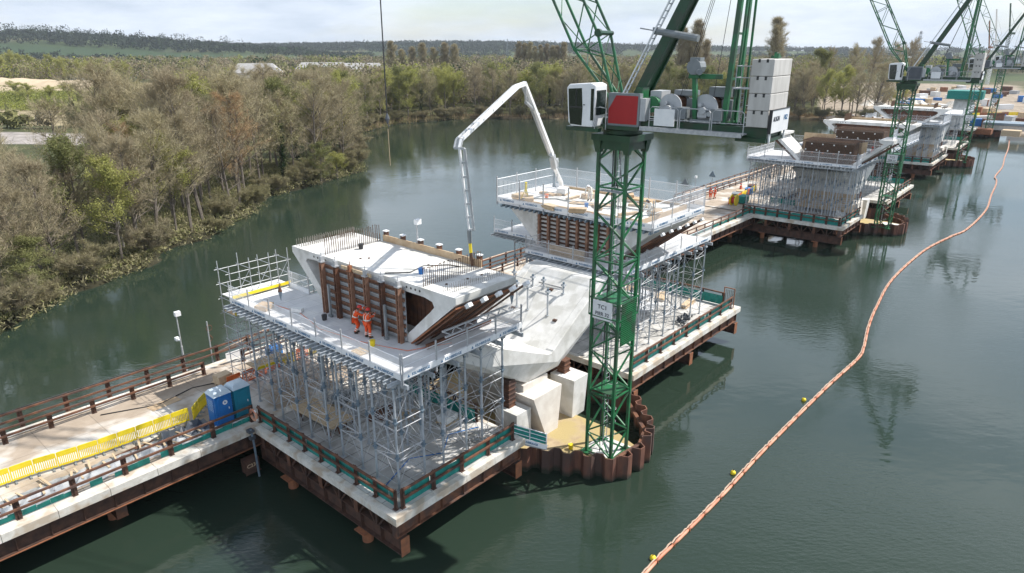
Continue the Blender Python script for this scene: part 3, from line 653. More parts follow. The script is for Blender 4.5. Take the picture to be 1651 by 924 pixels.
guard_rail(1, 'guard_rail', 'outer rust-brown rail at the far left edge of the trestle', [(-39.4, 23.75), (40, 23.75)], 2.45, net=False, hgt=1.25, rails=(1.15, .65), netside=1)
guard_rail(1, 'guard_rail', 'rust-brown inner rail behind the scaffolds of the nearest pier', [(4, 22.25), (40, 22.25)], 2.4, net=False, hgt=1.0, rails=(.95, .5), netside=1)
rails_along(1, 40.5, 75.5, 'between the first and second piers')
rails_along(2, 0, 76, 'past the second pier', False); guard_rail(2, 'guard_rail', 'netted rail at the trestle water edge between the second and third piers', [(40.5, 13.68), (75, 13.68)], 2.4)
rails_along(3, 0, 69, 'past the third pier', False)
# walkway planks and services between the two far rails
m = MB(); m.box((-39, 23.32, -.30), (60, 24.1, -.20)); m.xform(lambda x, y, z: (x, y - 23.3, z)); o = m.build('service_walkway', 'dgrey'); o.location = FW(1, 0, 23.3, DZ); o.rotation_euler = (0, 0, PH0); tag(o, 'dark narrow service walkway hung outside the inner far rail', 'walkway')
def pipe(k, name, label, cat, pts, r, m_, wob=.0, n=6):
    p = []; rr = random.Random(3)
    for i in range(len(pts) - 1):
        a, b = Vector(pts[i]), Vector(pts[i + 1]); c = max(1, int((b - a).length / 1.2))
        for j in range(c): p.append(a.lerp(b, j / c) + Vector((0, rr.uniform(-wob, wob), rr.uniform(-wob, wob) * .5)))
    p.append(Vector(pts[-1])); b_ = MB(); o0 = p[0].copy(); b_.tube([q - o0 for q in p], r, n)
    o = b_.build(name, m_, smooth=True); o.location = FW(k, o0.x, o0.y, o0.z); o.rotation_euler = (0, 0, PH0 + FR[k][2]); tag(o, label, cat); return o
pipe(1, 'service_pipe', 'white pipe lying along the far edge of the trestle deck', 'pipe', [(-39, 22.8, DZ + .12), (1, 22.8, DZ + .12)], .07, 'white', .02)
pipe(1, 'hose', 'pale orange hose looped along the outer rail behind the scaffold', 'hose', [(2.6, 23.95, DZ + .5), (4.5, 23.95, DZ + .75), (7, 23.9, DZ + 1.15), (12, 23.95, DZ + .9), (22, 23.95, DZ + 1.2), (38, 23.95, DZ + 1.0)], .10, 'boomtop', .06)
pipe(1, 'cable', 'black cable strung along the outer rail posts at the left', 'cable', [(-39, 23.85, DZ + 1.2), (-20, 23.85, DZ + 1.15), (1, 23.85, DZ + 1.2)], .035, 'black', .05)
pipe(1, 'rolled_boom', 'orange boom hose laid on the outer rail towards the second pier', 'boom', [(76, 24.3, DZ + 1.25), (80, 24.2, DZ + 1.3), (99, 24.1, DZ + 1.2), (112, 24.2, DZ + 1.3)], .13, 'boomtop', .08)
# platforms of every pier: front (a 0..9) and back (a 21..38.5)
PNAMES = {1: 'nearest pier', 2: 'second pier', 3: 'third pier', 4: 'farthest pier'}
AO = {1: 0, 2: 0, 3: -8.6}; TO = {1: 0, 2: -1.2, 3: -1.2}
for k in (1, 2, 3):
    work_platform(k, f'square steel and concrete work platform in front of the {PNAMES[k]}', AO[k], 9.1, 0, 12.9)
    work_platform(k, f'longer concrete-edged work platform behind the {PNAMES[k]}', 21.2, 38.6, -.5, 12.9)
    nm = PNAMES[k]
    guard_rail(k, 'guard_rail', f'dark rust rail with teal netting along the left front of the {nm} platform', [(AO[k] + .18, 13.2), (AO[k] + .18, .3)], 1.55)
    guard_rail(k, 'guard_rail', f'netted rust rail on the water side of the front platform, {nm}', [(AO[k] + .5, .12), (8.9, .12)], 2.2)
    guard_rail(k, 'guard_rail', f'netted rust rail on the water side of the rear platform, {nm}', [(21.4, -.35), (38.0, -.35)], 2.0)
    guard_rail(k, 'guard_rail', f'tall teal-netted rail closing the far end of the rear platform at the {nm}', [(38.4, .6), (38.4, 12.8)], 2.0)
    guard_rail(k, 'guard_rail', f'short netted rail between the front platform and the pier base of the {nm}', [(9.0, 3.2), (9.0, 12.6)], 1.9)
# end gate at the far corner of the rear platform
g_ = thing('gate_frame', 'rusty tube gate frame at the outer corner of the rear platform', 'gate', 1, 38.4, -.4, DZ)
m = MB()
for y in (0, .95): m.bar((0, y, 0), (0, y, 1.75), .07, .07)
m.bar((0, 0, 1.72), (0, .95, 1.72), .07, .07); m.build('frame', 'rusto', g_)
m = MB()
for i in range(5): m.bar((0, .15 + i * .16, .1), (0, .15 + i * .16, 1.55), .03, .03)
m.build('bars', 'rustd', g_)

# ------------------------------------------------------------------ cofferdam, V-shaped pier, plinths
def sheet_run(m, p, q, zt, zb, per=1.2, amp=.24, th=.03):
    p = Vector((*p, 0)); q = Vector((*q, 0)); d = q - p; n = max(1, round(d.length / per)); u = d / n; s = Vector((d.y, -d.x, 0)).normalized()
    pr_ = [(0, -amp), (.16, -amp), (.34, amp), (.66, amp), (.84, -amp), (1, -amp)]
    P = []
    for i in range(n):
        for x, y in pr_[:-1]: P.append(p + u * (i + x) + s * y)
    P.append(q - s * amp)
    for i in range(len(P) - 1):
        a, b = P[i], P[i + 1]; e = (b - a).normalized(); nn = Vector((-e.y, e.x, 0)) * th
        m.add([(*(a - nn)[:2], zb), (*(b - nn)[:2], zb), (*(b + nn)[:2], zb), (*(a + nn)[:2], zb), (*(a - nn)[:2], zt), (*(b - nn)[:2], zt), (*(b + nn)[:2], zt), (*(a + nn)[:2], zt)],
              [(0, 3, 2, 1), (4, 5, 6, 7), (0, 1, 5, 4), (1, 2, 6, 5), (2, 3, 7, 6), (3, 0, 4, 7)])
CF = [(10.3, 12.9), (10.3, 1.4), (11.1, .1), (13.55, -4.5), (16.1, -4.75), (17.9, -4.1), (20.7, -1.1), (20.9, 12.9)]
def cofferdam(k):
    t_ = thing('cofferdam', f'rusty corrugated sheet pile cofferdam round the base of the {PNAMES[k]}', 'cofferdam', k, 10.3, 0, 0); s = MB()
    L_ = [(a - 10.3, t) for a, t in CF]
    for i in range(len(L_) - 1): sheet_run(s, L_[i], L_[i + 1], 1.62 + (.35 if i >= 4 else 0), -4)
    s.build('sheet_piles', 'sheet', t_)
    f = MB(); n = len(L_); cx = sum(p[0] for p in L_) / n; cy = sum(p[1] for p in L_) / n
    ins = [(cx + (x - cx) * .905, cy + (y - cy) * .945) for x, y in L_]
    lf = [(ins[0][0], ins[0][1]), ins[1], ins[2], ins[3], (5.6, ins[4][1] + .05), (6.4, -2.1), (6.4, 3.0), (ins[7][0], 3.0), ins[7]]; nl = len(lf)
    f.add([(x, y, -3) for x, y in lf] + [(x, y, 1.15) for x, y in lf], [tuple(range(nl)), tuple(range(2 * nl - 1, nl - 1, -1))] + [(i, i + nl, (i + 1) % nl + nl, (i + 1) % nl) for i in range(nl)])
    f.build('floor', 'tank', t_)
    f = MB(); f.add([(x, y, -.9) for x, y in ins], [tuple(range(n))[::-1]]); f.build('pit_floor', 'rustd', t_)
    f = MB(); f.box((4.0 - .95, -3 - 1.0, 1.152), (4.0 + 1.3, -3 + 1.2, 1.24)); f.build('crane_base_pad', 'concw', t_)
    w_ = MB()
    for i in range(3, len(L_) - 2): w_.bar((*ins[i], 1.38), (*ins[i + 1], 1.38), .25, .2)
    w_.build('waling', 'rust', t_)
    return t_
def vpier(k):
    t_ = thing('v_shaped_pier', f'pale concrete V-shaped pier head of the {PNAMES[k]} on its plinths', 'pier', k, 15, 2, 0); m = MB(); X = 15.
    near, far_ = 2.0, 8.9
    # outline seen from the side: (a, z); lower edge is set back by the chamfer
    def side(y, sg):
        c = .55 * sg
        return [(13.1, y + c, 4.5), (16.5, y + c, 4.5), (22.0, y + c, 7.9), (22.6, y, 8.5), (21.9, y, 9.62), (20.6, y, 9.62),
                (15.05, y, 6.1), (14.6, y, 6.15), (7.3, y, 9.3), (6.2, y, 9.5), (5.2, y, 9.3), (6.2, y + c, 8.35)]
    a = side(near, 1); b = side(far_, -1); n = len(a); P = [Vector((x - X, y - 2, z)) for x, y, z in a + b]
    mid_a = [Vector((15.7 - X, near - 2, 5.25)), Vector((8.4 - X, near - 2, 7.5))]
    # near face: lower band (chamfer) and upper faces
    c0, c1 = mid_a; I = lambda i: P[i]
    V = [I(i) for i in range(n)] + [c0, c1]; s0, s1 = n, n + 1
    m.add(V, [(0, 1, s0), (0, s0, s1), (0, s1, 11), (11, s1, 10), (1, 2, 3, s0), (s0, 3, 4, 5, 6), (s0, 6, 7, s1), (s1, 7, 8, 9, 10)])
    m.add([P[i + n] for i in range(n)], [(3, 2, 1, 0), (11, 10, 9, 8), (11, 8, 7, 6, 0), (6, 5, 4, 3, 0)])
    m.add(P, [(i, i + n, (i + 1) % n + n, (i + 1) % n) for i in range(n)])
    m.build('pier_head', 'concw', t_)
    up = MB()      # upstand strips along both edges of the inclined slab
    for y in (.35, 6.55):
        for (x0, z0), (x1, z1) in (((15.2, 6.15), (20.5, 9.55)),):
            up.add([(x0 - X, y - .33, z0 - .02), (x1 - X, y - .33, z1 - .02), (x1 - X, y + .33, z1 - .02), (x0 - X, y + .33, z0 - .02), (x0 - X, y - .30, z0 + .1), (x1 - X, y - .30, z1 + .1), (x1 - X, y + .22, z1 + .1), (x0 - X, y + .22, z0 + .1)],
                   [(0, 3, 2, 1), (4, 5, 6, 7), (0, 1, 5, 4), (1, 2, 6, 5), (2, 3, 7, 6), (3, 0, 4, 7)])
    up.build('upstand', 'concw', t_)
    pk = MB()
    for x, y in ((17.2, 1.4), (17.2, 5.2), (19.2, 3.3)):
        z = 6.1 + (x - 15.05) * .634; pk.box((x - X - .18, y - .15, z - .3), (x - X + .18, y + .15, z + .03))
    pk.build('lifting_pocket', 'rustd', t_)
    # plinths
    def wedge(x0, x1, y0, y1, bx0, bx1, by0, by1, zt, zb=1.1):
        h = MB(); h.add([(bx0 - X, by0 - 2, zb), (bx1 - X, by0 - 2, zb), (bx1 - X, by1 - 2, zb), (bx0 - X, by1 - 2, zb), (x0 - X, y0 - 2, zt), (x1 - X, y0 - 2, zt), (x1 - X, y1 - 2, zt), (x0 - X, y1 - 2, zt)],
              [(0, 3, 2, 1), (4, 5, 6, 7), (0, 1, 5, 4), (1, 2, 6, 5), (2, 3, 7, 6), (3, 0, 4, 7)]); return h
    h = wedge(12.25, 15.2, 1.25, 8.0, 13.25, 14.5, 1.0, 8.2, 4.05); h.box((12.6 - X, .4, 4.05), (15.1 - X, 5.9, 4.5)); h.build('plinth', 'plinth', t_)
    h = wedge(16.1, 17.7, .9, 2.9, 16.2, 17.6, 1.05, 2.9, 4.0); h.build('bearing_block', 'concw', t_)
    h = wedge(10.9, 12.3, 1.5, 3.3, 10.9, 12.3, 1.5, 3.3, 3.4); h.build('bearing_block', 'concw', t_)
    def jack(x, y, z0, z1):
        j = MB(); j.box((x - .3, y - .3, z0), (x + .3, y + .3, z1))
        n_ = max(2, int((z1 - z0) / .3))
        for i in range(n_ + 1): z = z0 + (z1 - z0) * i / n_; j.box((x - .36, y - .36, z - .03), (x + .36, y + .36, z + .03))
        j.xform(lambda a_, b_, c_: (a_ - X, b_ - 2, c_)); j.build('temporary_bearing', 'rust', t_)
    jack(16.9, 2.4, 4.0, 4.9); jack(11.6, 2.8, 3.4, 5.3)
    return t_
for k in (1, 2, 3):
    cofferdam(k); vpier(k)
# access bridge with teal banner between front platform and cofferdam
g_ = thing('access_gangway', 'short white-railed gangway with teal mesh from front platform to cofferdam', 'gangway', 1, 9.3, 1.0, DZ - .35)
m = MB(); m.bar((0, 0, 0), (2.0, -1.15, -1.0), 1.1, .08); m.build('tread', 'galv', g_)
def lerp3(p, q, f): return tuple(a + (b - a) * f for a, b in zip(p, q))
m = MB(); n_ = MB(); P0, P1 = (0, -.55, 0), (1.75, -1.75, -1.0)
for z in (.2, .55, .85, 1.1): rod(m, (P0[0], P0[1], z), (P1[0], P1[1], P1[2] + z), .025)
for f in (0, .5, 1): q = lerp3(P0, P1, f); m.bar(q, (q[0], q[1], q[2] + 1.15), .05, .05)
m.build('handrail', 'mesh', g_)
n_.add([(P0[0], P0[1] + .03, .35), (P1[0], P1[1] + .03, P1[2] + .35), (P1[0], P1[1] + .03, P1[2] + 1.05), (P0[0], P0[1] + .03, 1.05)], [(0, 1, 2, 3)]); n_.build('netting', 'net', g_)
b_ = MB(); b_.bar((P0[0], P0[1] - .03, .17), (P1[0], P1[1] - .03, P1[2] + .17), .03, .30); b_.build('toe_board', 'white', g_)
tx = MB(); d = (Vector(P1) - Vector(P0)).normalized(); put_text(tx, .2, Vector(lerp3(P0, P1, .5)) + Vector((-.03, -.06, .17)), d, Vector((0, 0, 1)), d.cross(Vector((0, 0, 1)))); tx.build('lettering', 'navy', g_)

# ------------------------------------------------------------------ shoring towers (aluminium legs, braced)
def shoring(k, a, t, label, zb, zt, w_=1.8, d_=1.8, parts=True, z0=None):
    t_ = thing('shoring_tower', label, 'shoring tower', k, a, t, zb, 0, 'aluminium shoring towers'); H_ = zt - zb
    for x in (0, w_):
        for y in (0, d_):
            zl = 0 if z0 is None else z0(x) - zb
            m = MB(); m.cur = 0; m.tube([(x, y, zl), (x, y, H_ - .12)], .062, 8); m.box((x - .12, y - .12, zl), (x + .12, y + .12, zl + .03))
            m.cur = 1
            L_ = H_ - zl; nn = max(1, round(L_ / 2.1))
            for i in range(1, nn + 1):
                z = zl + L_ * i / nn - .25; m.tube([(x, y, z), (x, y, z + .42)], .085, 6); m.box((x - .11, y - .11, z + .12), (x + .11, y + .11, z + .18))
            m.cur = 0; m.box((x - .14, y - .14, H_ - .12), (x + .14, y + .14, H_)); m.build('leg', ['alu', 'blue'], t_)
    m = MB(); zl = 0 if z0 is None else max(z0(0), z0(w_)) - zb
    L_ = H_ - zl; n = max(1, round(L_ / 2.05))
    for i in range(n):
        za = zl + .35 + (L_ - .7) * i / n; zc = zl + .35 + (L_ - .7) * (i + .75) / n
        for (p, q) in (((0, 0), (w_, 0)), ((w_, 0), (w_, d_)), ((w_, d_), (0, d_)), ((0, d_), (0, 0))):
            rod(m, (*p, za), (*q, za)); rod(m, (*p, zc), (*q, zc)); mid = ((p[0] + q[0]) / 2, (p[1] + q[1]) / 2)
            rod(m, (*p, za), (*mid, zc), .016); rod(m, (*q, za), (*mid, zc), .016)
            if i % 2 == 0: rod(m, (*p, zc), (*q, za + (L_ - .7) / n), .018)
        if i % 2 == 0: rod(m, (0, 0, za + .1), (w_, d_, za + .1), .016)
    m.build('bracing', 'galv', t_); return t_
def shoring_grid(k, A_, T_, zb, zt, where, **kw):
    for i, a in enumerate(A_):
        for j, t in enumerate(T_):
            row = 'front' if i == 0 else ('back' if i == len(A_) - 1 else 'middle')
            shoring(k, a, t, f'shoring tower {where}, {ORD[j]} from water side, {row} row', zb, zt, **kw)
shoring_grid(1, [1.3, 4.5, 7.6], [1.35, 4.4, 7.5, 10.6], DZ, 9.35, 'on the nearest front platform')
shoring_grid(1, [24.6, 28.6, 33.2], [1.2, 4.3, 7.4, 10.4], DZ, 9.35, 'on the nearest rear platform')
shoring_grid(1, [27.5, 31], [14.2], DZ, 9.35, 'on the trestle beside the casting deck')
shoring(1, 17.3, 4.2, 'short shoring tower standing on the inclined concrete slab, nearer the crane', 7.4, 9.35, z0=lambda x: 6.1 + (17.3 + x - 15.05) * .634)
shoring(1, 17.3, 7.0, 'short shoring tower on the upper left of the inclined concrete slab', 7.4, 9.35, z0=lambda x: 6.1 + (17.3 + x - 15.05) * .634)
for k in (2, 3):
    ZT = 10.3
    shoring_grid(k, [AO[k] + 2.0, AO[k] + 5., AO[k] + 7.8], [.3, 3.2, 6.3, 9.4, 11.8], DZ, ZT, f'at the front of the {PNAMES[k]}')
    shoring_grid(k, [24.6, 29.2], [1.2, 4.6, 8, 11], DZ, ZT, f'at the rear of the {PNAMES[k]}')
shoring_grid(1, [1.6, 3.9], [13.9], DZ, 9.35, 'at the trestle edge near the toilets')

# ------------------------------------------------------------------ raised decks with joists, edge barriers
def raised_deck(k, label, poly, z, joist=True, jdir=-1, name='formwork_deck'):
    """poly: list of rectangles (a0,a1,t0,t1)"""
    a0 = min(r[0] for r in poly); t0 = min(r[2] for r in poly)
    t_ = thing(name, label, 'deck', k, a0, t0, z, 0); m = MB()
    for i, r in enumerate(poly): m.box((r[0] - a0, r[2] - t0, -.05), (r[1] - a0, r[3] - t0, 0 - .002 * i))
    m.build('deck_boards', 'deckg', t_)
    if joist:
        for i, r in enumerate(poly):
            n = int((r[3] - r[2]) / .46)
            if n > 60: n = 60
            m = MB()
            for j in range(n):
                y = r[2] - t0 + .25 + j * (r[3] - r[2] - .5) / max(1, n - 1); x0 = r[0] - a0 - .75 + (.12 if j % 3 else 0); x1 = r[1] - a0 + .3
                m.box((x0, y - .05, -.26), (x1, y + .05, -.24)); m.box((x0, y - .05, -.09), (x1, y + .05, -.07)); m.box((x0, y - .012, -.24), (x1, y + .012, -.09))
            m.build('joists', 'alu', t_)
            m = MB(); nb = max(2, round((r[1] - r[0]) / 1.8))
            for j in range(nb + 1):
                x = r[0] - a0 + .1 + j * (r[1] - r[0] - .2) / nb; m.box((x - .06, r[2] - t0 - .3, -.50), (x + .06, r[3] - t0 + .1, -.265))
            m.build('primary_beams', 'alu', t_)
    return t_
def barrier_run(k, where, p, q, z, text=True, hgt=1.15, board=.24, maxlen=2.45, strip=None):
    p = Vector((*p, 0)); q = Vector((*q, 0)); d = q - p; n = max(1, round(d.length / maxlen)); u = d.normalized(); L_ = d.length / n; ang = math.atan2(u.y, u.x)
    for i in range(n):
        c = p + u * (L_ * i)
        t_ = thing('edge_barrier', f'edge barrier {where}' + (f', {ORD[i]} from {strip}' if n > 1 and strip else (f', {ORD[i]} of {n}' if n > 1 else '')), 'safety barrier', k, c.x, c.y, z, ang, 'white mesh edge barriers')
        for x in (.02, L_ - .02): m = MB(); m.bar((x, 0, -.35), (x, 0, hgt + .25), .05, .05); m.build('post', 'galv', t_)
        m = MB()
        for zz in (hgt, hgt * .62, .32): rod(m, (.03, 0, zz), (L_ - .03, 0, zz), .018)
        nn = int(L_ / .075)
        for j in range(1, nn): m.bar((L_ * j / nn, 0, .26), (L_ * j / nn, 0, hgt), .011, .009)
        m.build('mesh_panel', 'mesh', t_)
        m = MB(); m.box((.01, -.035, -.02), (L_ - .01, -.005, board + .05)); m.build('toe_board', 'white', t_)
        if text:
            x_ = MB(); put_text(x_, .215, (L_ * .52, -.038, board * .5 + .01), (1, 0, 0), (0, 0, 1), (0, -1, 0))
            x_.add([(L_ * .52 - .9, -.038, .04), (L_ * .52 - .74, -.038, .04), (L_ * .52 - .82, -.038, .2), (L_ * .52 - .9, -.044, .04), (L_ * .52 - .74, -.044, .04), (L_ * .52 - .82, -.044, .2)], [(0, 1, 2), (5, 4, 3), (0, 3, 4, 1), (1, 4, 5, 2), (2, 5, 3, 0)])
            x_.build('lettering', 'navy', t_)
#PART4
# ------------------------------------------------------------------ nearest pier, front: raised deck and box segment
ZD = 9.72
raised_deck(1, 'light grey raised formwork deck carrying the front concrete segment', [(1.5, 10.4, .85, 14.9), (1.5, 5.6, 14.95, 17.6)], ZD)
barrier_run(1, 'on the left front of the front deck', (1.45, 17.6), (1.45, .85), ZD, strip='the far left')
barrier_run(1, 'on the water side of the front raised deck', (1.5, .8), (10.5, .8), ZD, strip='the near corner')
barrier_run(1, 'at the mast end of the front deck', (10.5, .85), (10.5, 4.2), ZD, strip='the water side')
barrier_run(1, 'behind the left end of the front segment', (5.6, 15.0), (5.6, 17.4), ZD, False)
def box_segment(k, label, a0, a1, t0, t1, zb, zt, form=True):
    t_ = thing('concrete_box_segment', label, 'bridge segment', k, a0, t0, zb); Lx, Wd, Hh = a1 - a0, t1 - t0, zt - zb
    i0, i1 = 3.6, Wd - 3.4
    outer = [(0, Hh), (0, Hh - .38), (i0, 0), (i1, 0), (Wd, Hh - .38), (Wd, Hh)]
    inner = [(2.35, Hh - .50), (1.75, Hh - .62), (1.62, Hh - .9), (1.95, Hh - 1.25), (i0 + .45, .28), (i1 - .45, .28), (Wd - 1.45, Hh - .72), (Wd - 1.6, Hh - .52), (Wd - 2.3, Hh - .46)]
    bm = bmesh.new(); F = []
    for x in (0, Lx):
        F.append(([bm.verts.new((x, y, z)) for y, z in outer], [bm.verts.new((x, y, z)) for y, z in inner]))
    for (O_, I_) in F:
        es = []
        for lp in (O_, I_):
            for i in range(len(lp)): es.append(bm.edges.new((lp[i], lp[(i + 1) % len(lp)])))
        bmesh.ops.triangle_fill(bm, edges=es, use_beauty=True)
    for a, b in ((F[0][0], F[1][0]), (F[0][1], F[1][1])):
        for i in range(len(a)): bm.faces.new((a[i], a[(i + 1) % len(a)], b[(i + 1) % len(a)], b[i]))
    bmesh.ops.recalc_face_normals(bm, faces=bm.faces)
    me = bpy.data.meshes.new('box_shell'); bm.to_mesh(me); bm.free(); me.materials.append(M['concw']); o = bpy.data.objects.new('box_shell', me); COL.objects.link(o); o.parent = t_
    m = MB()       # inner bulkhead of dark vertical forms
    for j in range(34):
        y = 1.7 + j * (Wd - 3.4) / 34
        def zlo(y): return max(.3, (i0 + .45 - y) * (Hh - 1.53) / (i0 + .45 - 1.95) + .28 if y < i0 + .45 else ((y - i1 + .45) * (Hh - 1.0) / (Wd - 1.45 - i1 + .45) + .28 if y > i1 - .45 else .3))
        zl = zlo(y + (.0 if y < Wd / 2 else .3)); m.box((1.2, y, min(zl, Hh - .8)), (1.3 + (.08 if j % 2 else 0), y + .30, Hh - .52))
    m.build('inner_bulkhead', 'rust', t_)
    m = MB()
    for y in (2.7, 3.05, 3.4, 3.75, Wd - 3.6, Wd - 3.2, Wd - 2.8, Wd - 2.4): m.tube([(-.006, y, Hh - .24), (.05, y, Hh - .24)], .07, 8)
    m.build('duct_opening', 'black', t_)
    def bars(name, pts, h, r, mt, hoop=False, lean=0.):
        b = MB(); pv = None; rr = random.Random(5)
        for (x, y) in pts:
            hh = h * rr.uniform(.94, 1.04); b.tube([(x, y, Hh - .02), (x + rr.uniform(-.02, .02), y + lean + rr.uniform(-.02, .02), Hh + hh)], r, 4)
            if hoop and pv: b.tube([(*pv, Hh + hh * .98), (x, y, Hh + hh * .98)], r, 4, False)
            pv = (x, y) if pv is None or not hoop else None
        b.build(name, mt, t_)
    nb = 26
    bars('rebar_row', [(.25 + i * (Lx - .5) / nb, Wd - 3.3) for i in range(nb + 1)], 1.15, .026, 'rebar')
    bars('rebar_row', [(.15 + i * (Lx - .3) / nb, Wd - .35) for i in range(nb + 1)] + [(.3 + i * (Lx - .6) / nb, Wd - .65) for i in range(nb + 1)], .5, .024, 'reb2')
    bars('rebar_row', [(Lx - .2 - i * .28, Wd - 3.3 + .0) for i in range(1)] + [(Lx - .3, Wd - 3.1 + i * .24) for i in range(12)], .5, .022, 'reb2')
    bars('rebar_row', [(.15 + i * (Lx - .3) / 30, 2.55) for i in range(31)], 1.0, .026, 'rebar', True)
    bars('dowel_row', [(.2 + i * (Lx - .4) / 28, .75) for i in range(29)], .34, .016, 'reb2'); bars('dowel_row', [(.25 + i * (Lx - .4) / 28, 1.15) for i in range(28)], .34, .016, 'reb2')
    m = MB(); m.box((Lx - .06, 2.6, Hh - .35), (Lx + .02, Wd - 3.4, Hh + .42)); m.build('upstand_form', 'ply', t_)
    m = MB()
    for i in range(6): y = 2.9 + i * (Wd - 6.4) / 5; m.box((Lx + .03, y - .12, Hh - .5), (Lx + .28, y + .12, Hh + .62))
    m.build('form_support', 'rust', t_)
    m = MB()
    for i in range(6): y = 2.9 + i * (Wd - 6.4) / 5; m.box((Lx + .0, y - .17, Hh + .62), (Lx + .3, y + .17, Hh + .68))
    m.build('white_cap', 'white', t_)
    m = MB()
    for x, y in ((1.1, Wd * .62), (1.5, Wd * .60), (2.9, Wd * .35), (3.6, 1.6), (2.6, 1.7), (1.2, 1.9)): m.tube([(x, y, Hh - .01), (x, y, Hh + .05)], .07, 8)
    m.build('cast_in_socket', 'rustd', t_)
    if form:
        f = thing('wall_formwork', 'rusty brown wall formwork with upright channels on the near face of the front segment', 'formwork', k, a0 - .02, t0 + i0 + .25, zb); fw = i1 - i0 - .6 + .2; fh = Hh - .25
        m = MB(); m.box((-.06, 0, .03), (-.005, fw, fh)); m.build('form_face', 'lgrey', f)
        m = MB(); g = MB(); nr = 12
        for j in range(nr):
            z = .12 + j * (fh - .2) / nr; tgt = m if j % 2 else g; tgt.box((-.20, -.02, z), (-.065, fw + .05, z + .16)); tgt.box((-.20, -.02, z), (-.19, fw + .05, z + .2))
        m.build('waler', 'form', f); g.build('grey_waler', 'lgrey', f)
        for j in range(6):
            y = .18 + j * (fw - .36) / 5; c = MB()
            for dy in (-.13, .07): c.box((-.46, y + dy, -.02), (-.205, y + dy + .06, fh + .02)); 
            for q in range(11): z = .15 + q * (fh - .3) / 10; c.box((-.42, y - .07, z), (-.22, y + .07, z + .05))
            c.build('upright_channel', 'form' if j != 1 and j != 4 else 'rust', f)
            h = MB(); h.box((-.50, y - .17, fh + .02), (-.20, y + .17, fh + .10)); h.box((-.44, y - .10, fh + .1), (-.24, y + .10, fh + .38)); h.tube([(-.34, y, fh + .38), (-.34, y, fh + .62)], .025, 5); h.build('head_bracket', 'rusto' if j == 3 else 'galv', f)
        m = MB()
        for y in (1.15, fw - 1.0): m.box((-.62, y - .07, 0), (-.50, y + .07, 2.05)); m.box((-.66, y - .13, 0), (-.46, y + .13, .12))
        m.build('push_pull_prop', 'grey', f)
        m = MB(); m.box((-.30, fw * .35, fh + .01), (-.22, fw * .72, fh + .2)); m.build('edge_plank', 'timber', f)
        # soffit form under the right wing
        s_ = thing('wing_soffit_form', 'inclined rusty soffit form with white-ended beams under the right wing of the front segment', 'formwork', k, a0, t0, zb)
        def on(q, off): # point at fraction q from outer to inner along the wing underside, offset outward
            y = -.05 + (i0 + .1) * q; z = (Hh - .45) * (1 - q); nn = Vector((-(Hh - .45), -(i0))).normalized(); return y + nn.x * off, z + nn.y * off
        m = MB()
        for q0, q1 in ((.02, .99),):
            a_, b_, c_, d_ = on(q0, .03), on(q1, .03), on(q1, .12), on(q0, .12)
            m.add([(x, *p) for x in (-.05, Lx + .1) for p in (a_, b_, c_, d_)], [(0, 1, 2, 3), (7, 6, 5, 4), (0, 4, 5, 1), (1, 5, 6, 2), (2, 6, 7, 3), (3, 7, 4, 0)])
        m.build('soffit_board', 'rusto', s_)
        for i in range(5):
            x = .15 + i * (Lx - .2) / 4; c = MB()
            for dx in (-.09, .05): c.bar((x + dx, *on(-.12, .28)), (x + dx, *on(.97, .28)), .05, .24, up=(1, 0, 0))
            c.build('inclined_beam', 'rust' if i != 2 else 'rustd', s_)
            c = MB(); c.bar((x, *on(-.18, .28)), (x, *on(-.115, .28)), .22, .28, up=(1, 0, 0)); c.build('white_end_cap', 'white', s_)
        m = MB(); ps = [on(.35, .62), on(.35, .95)]
        for p in ps: m.bar((-.2, *p), (Lx + .5, *p), .09, .09)
        for j in range(12): x = -.2 + j * (Lx + .7) / 12; m.bar((x, *ps[j % 2]), (x + (Lx + .7) / 12, *ps[(j + 1) % 2]), .05, .05)
        m.build('lattice_beam', 'galv', s_)
        m = MB(); p = on(.75, .75); m.bar((-.1, p[0], p[1]), (Lx + .3, p[0], p[1]), .16, .26)
        for x in (.2, Lx * .5, Lx): m.bar((x, p[0], p[1]), (x, p[0], .05), .12, .12)
        m.build('support_beam', 'rust', s_)
    return t_
box_segment(1, 'white concrete box girder segment with rebar on top, on the front raised deck', 4.75, 9.4, .3, 15.1, ZD + .02, 13.2)
# scaffold bay at the far left end of the raised deck
def scaffold(k, label, a0, t0, la, lt, z0, z1, na, nt_, plat=(), guard=None):
    t_ = thing('tube_scaffold', label, 'scaffold', k, a0, t0, z0); m = MB(); H_ = z1 - z0; rr = random.Random(int(a0 * 10 + t0))
    X = [la * i / na for i in range(na + 1)]; Y_ = [lt * j / nt_ for j in range(nt_ + 1)]
    for x in X:
        for y in Y_: m.tube([(x, y, 0), (x, y, H_ + rr.uniform(.1, .9))], .03, 5)
    m.build('standards', 'galv', t_); m = MB(); nz = max(1, int(H_ / 1.0)); LZ = [.3 + (H_ - .3) * i / nz for i in range(nz + 1)]
    for z in LZ:
        for y in Y_: rod(m, (-.25, y, z), (la + .2, y, z), .024)
        for x in X: rod(m, (x, -.2, z + .06), (x, lt + .25, z + .06), .024)
    for i in range(0, nz, 2):
        for j in range(len(X) - 1): rod(m, (X[j], 0, LZ[i]), (X[j + 1], 0, LZ[min(nz, i + 2)]), .022)
    m.build('ledgers', 'galv', t_)
    for z, mt in plat:
        p = MB()
        for j in range(4): p.box((.05, lt * j / 4 + .02, z - z0), (la - .05, lt * (j + 1) / 4 - .01, z - z0 + .05))
        p.build('boards', mt, t_)
        p = MB(); p.box((0, -.04, z - z0 + .05), (la, 0, z - z0 + .25)); p.build('toe_board', 'yellow', t_)
    return t_
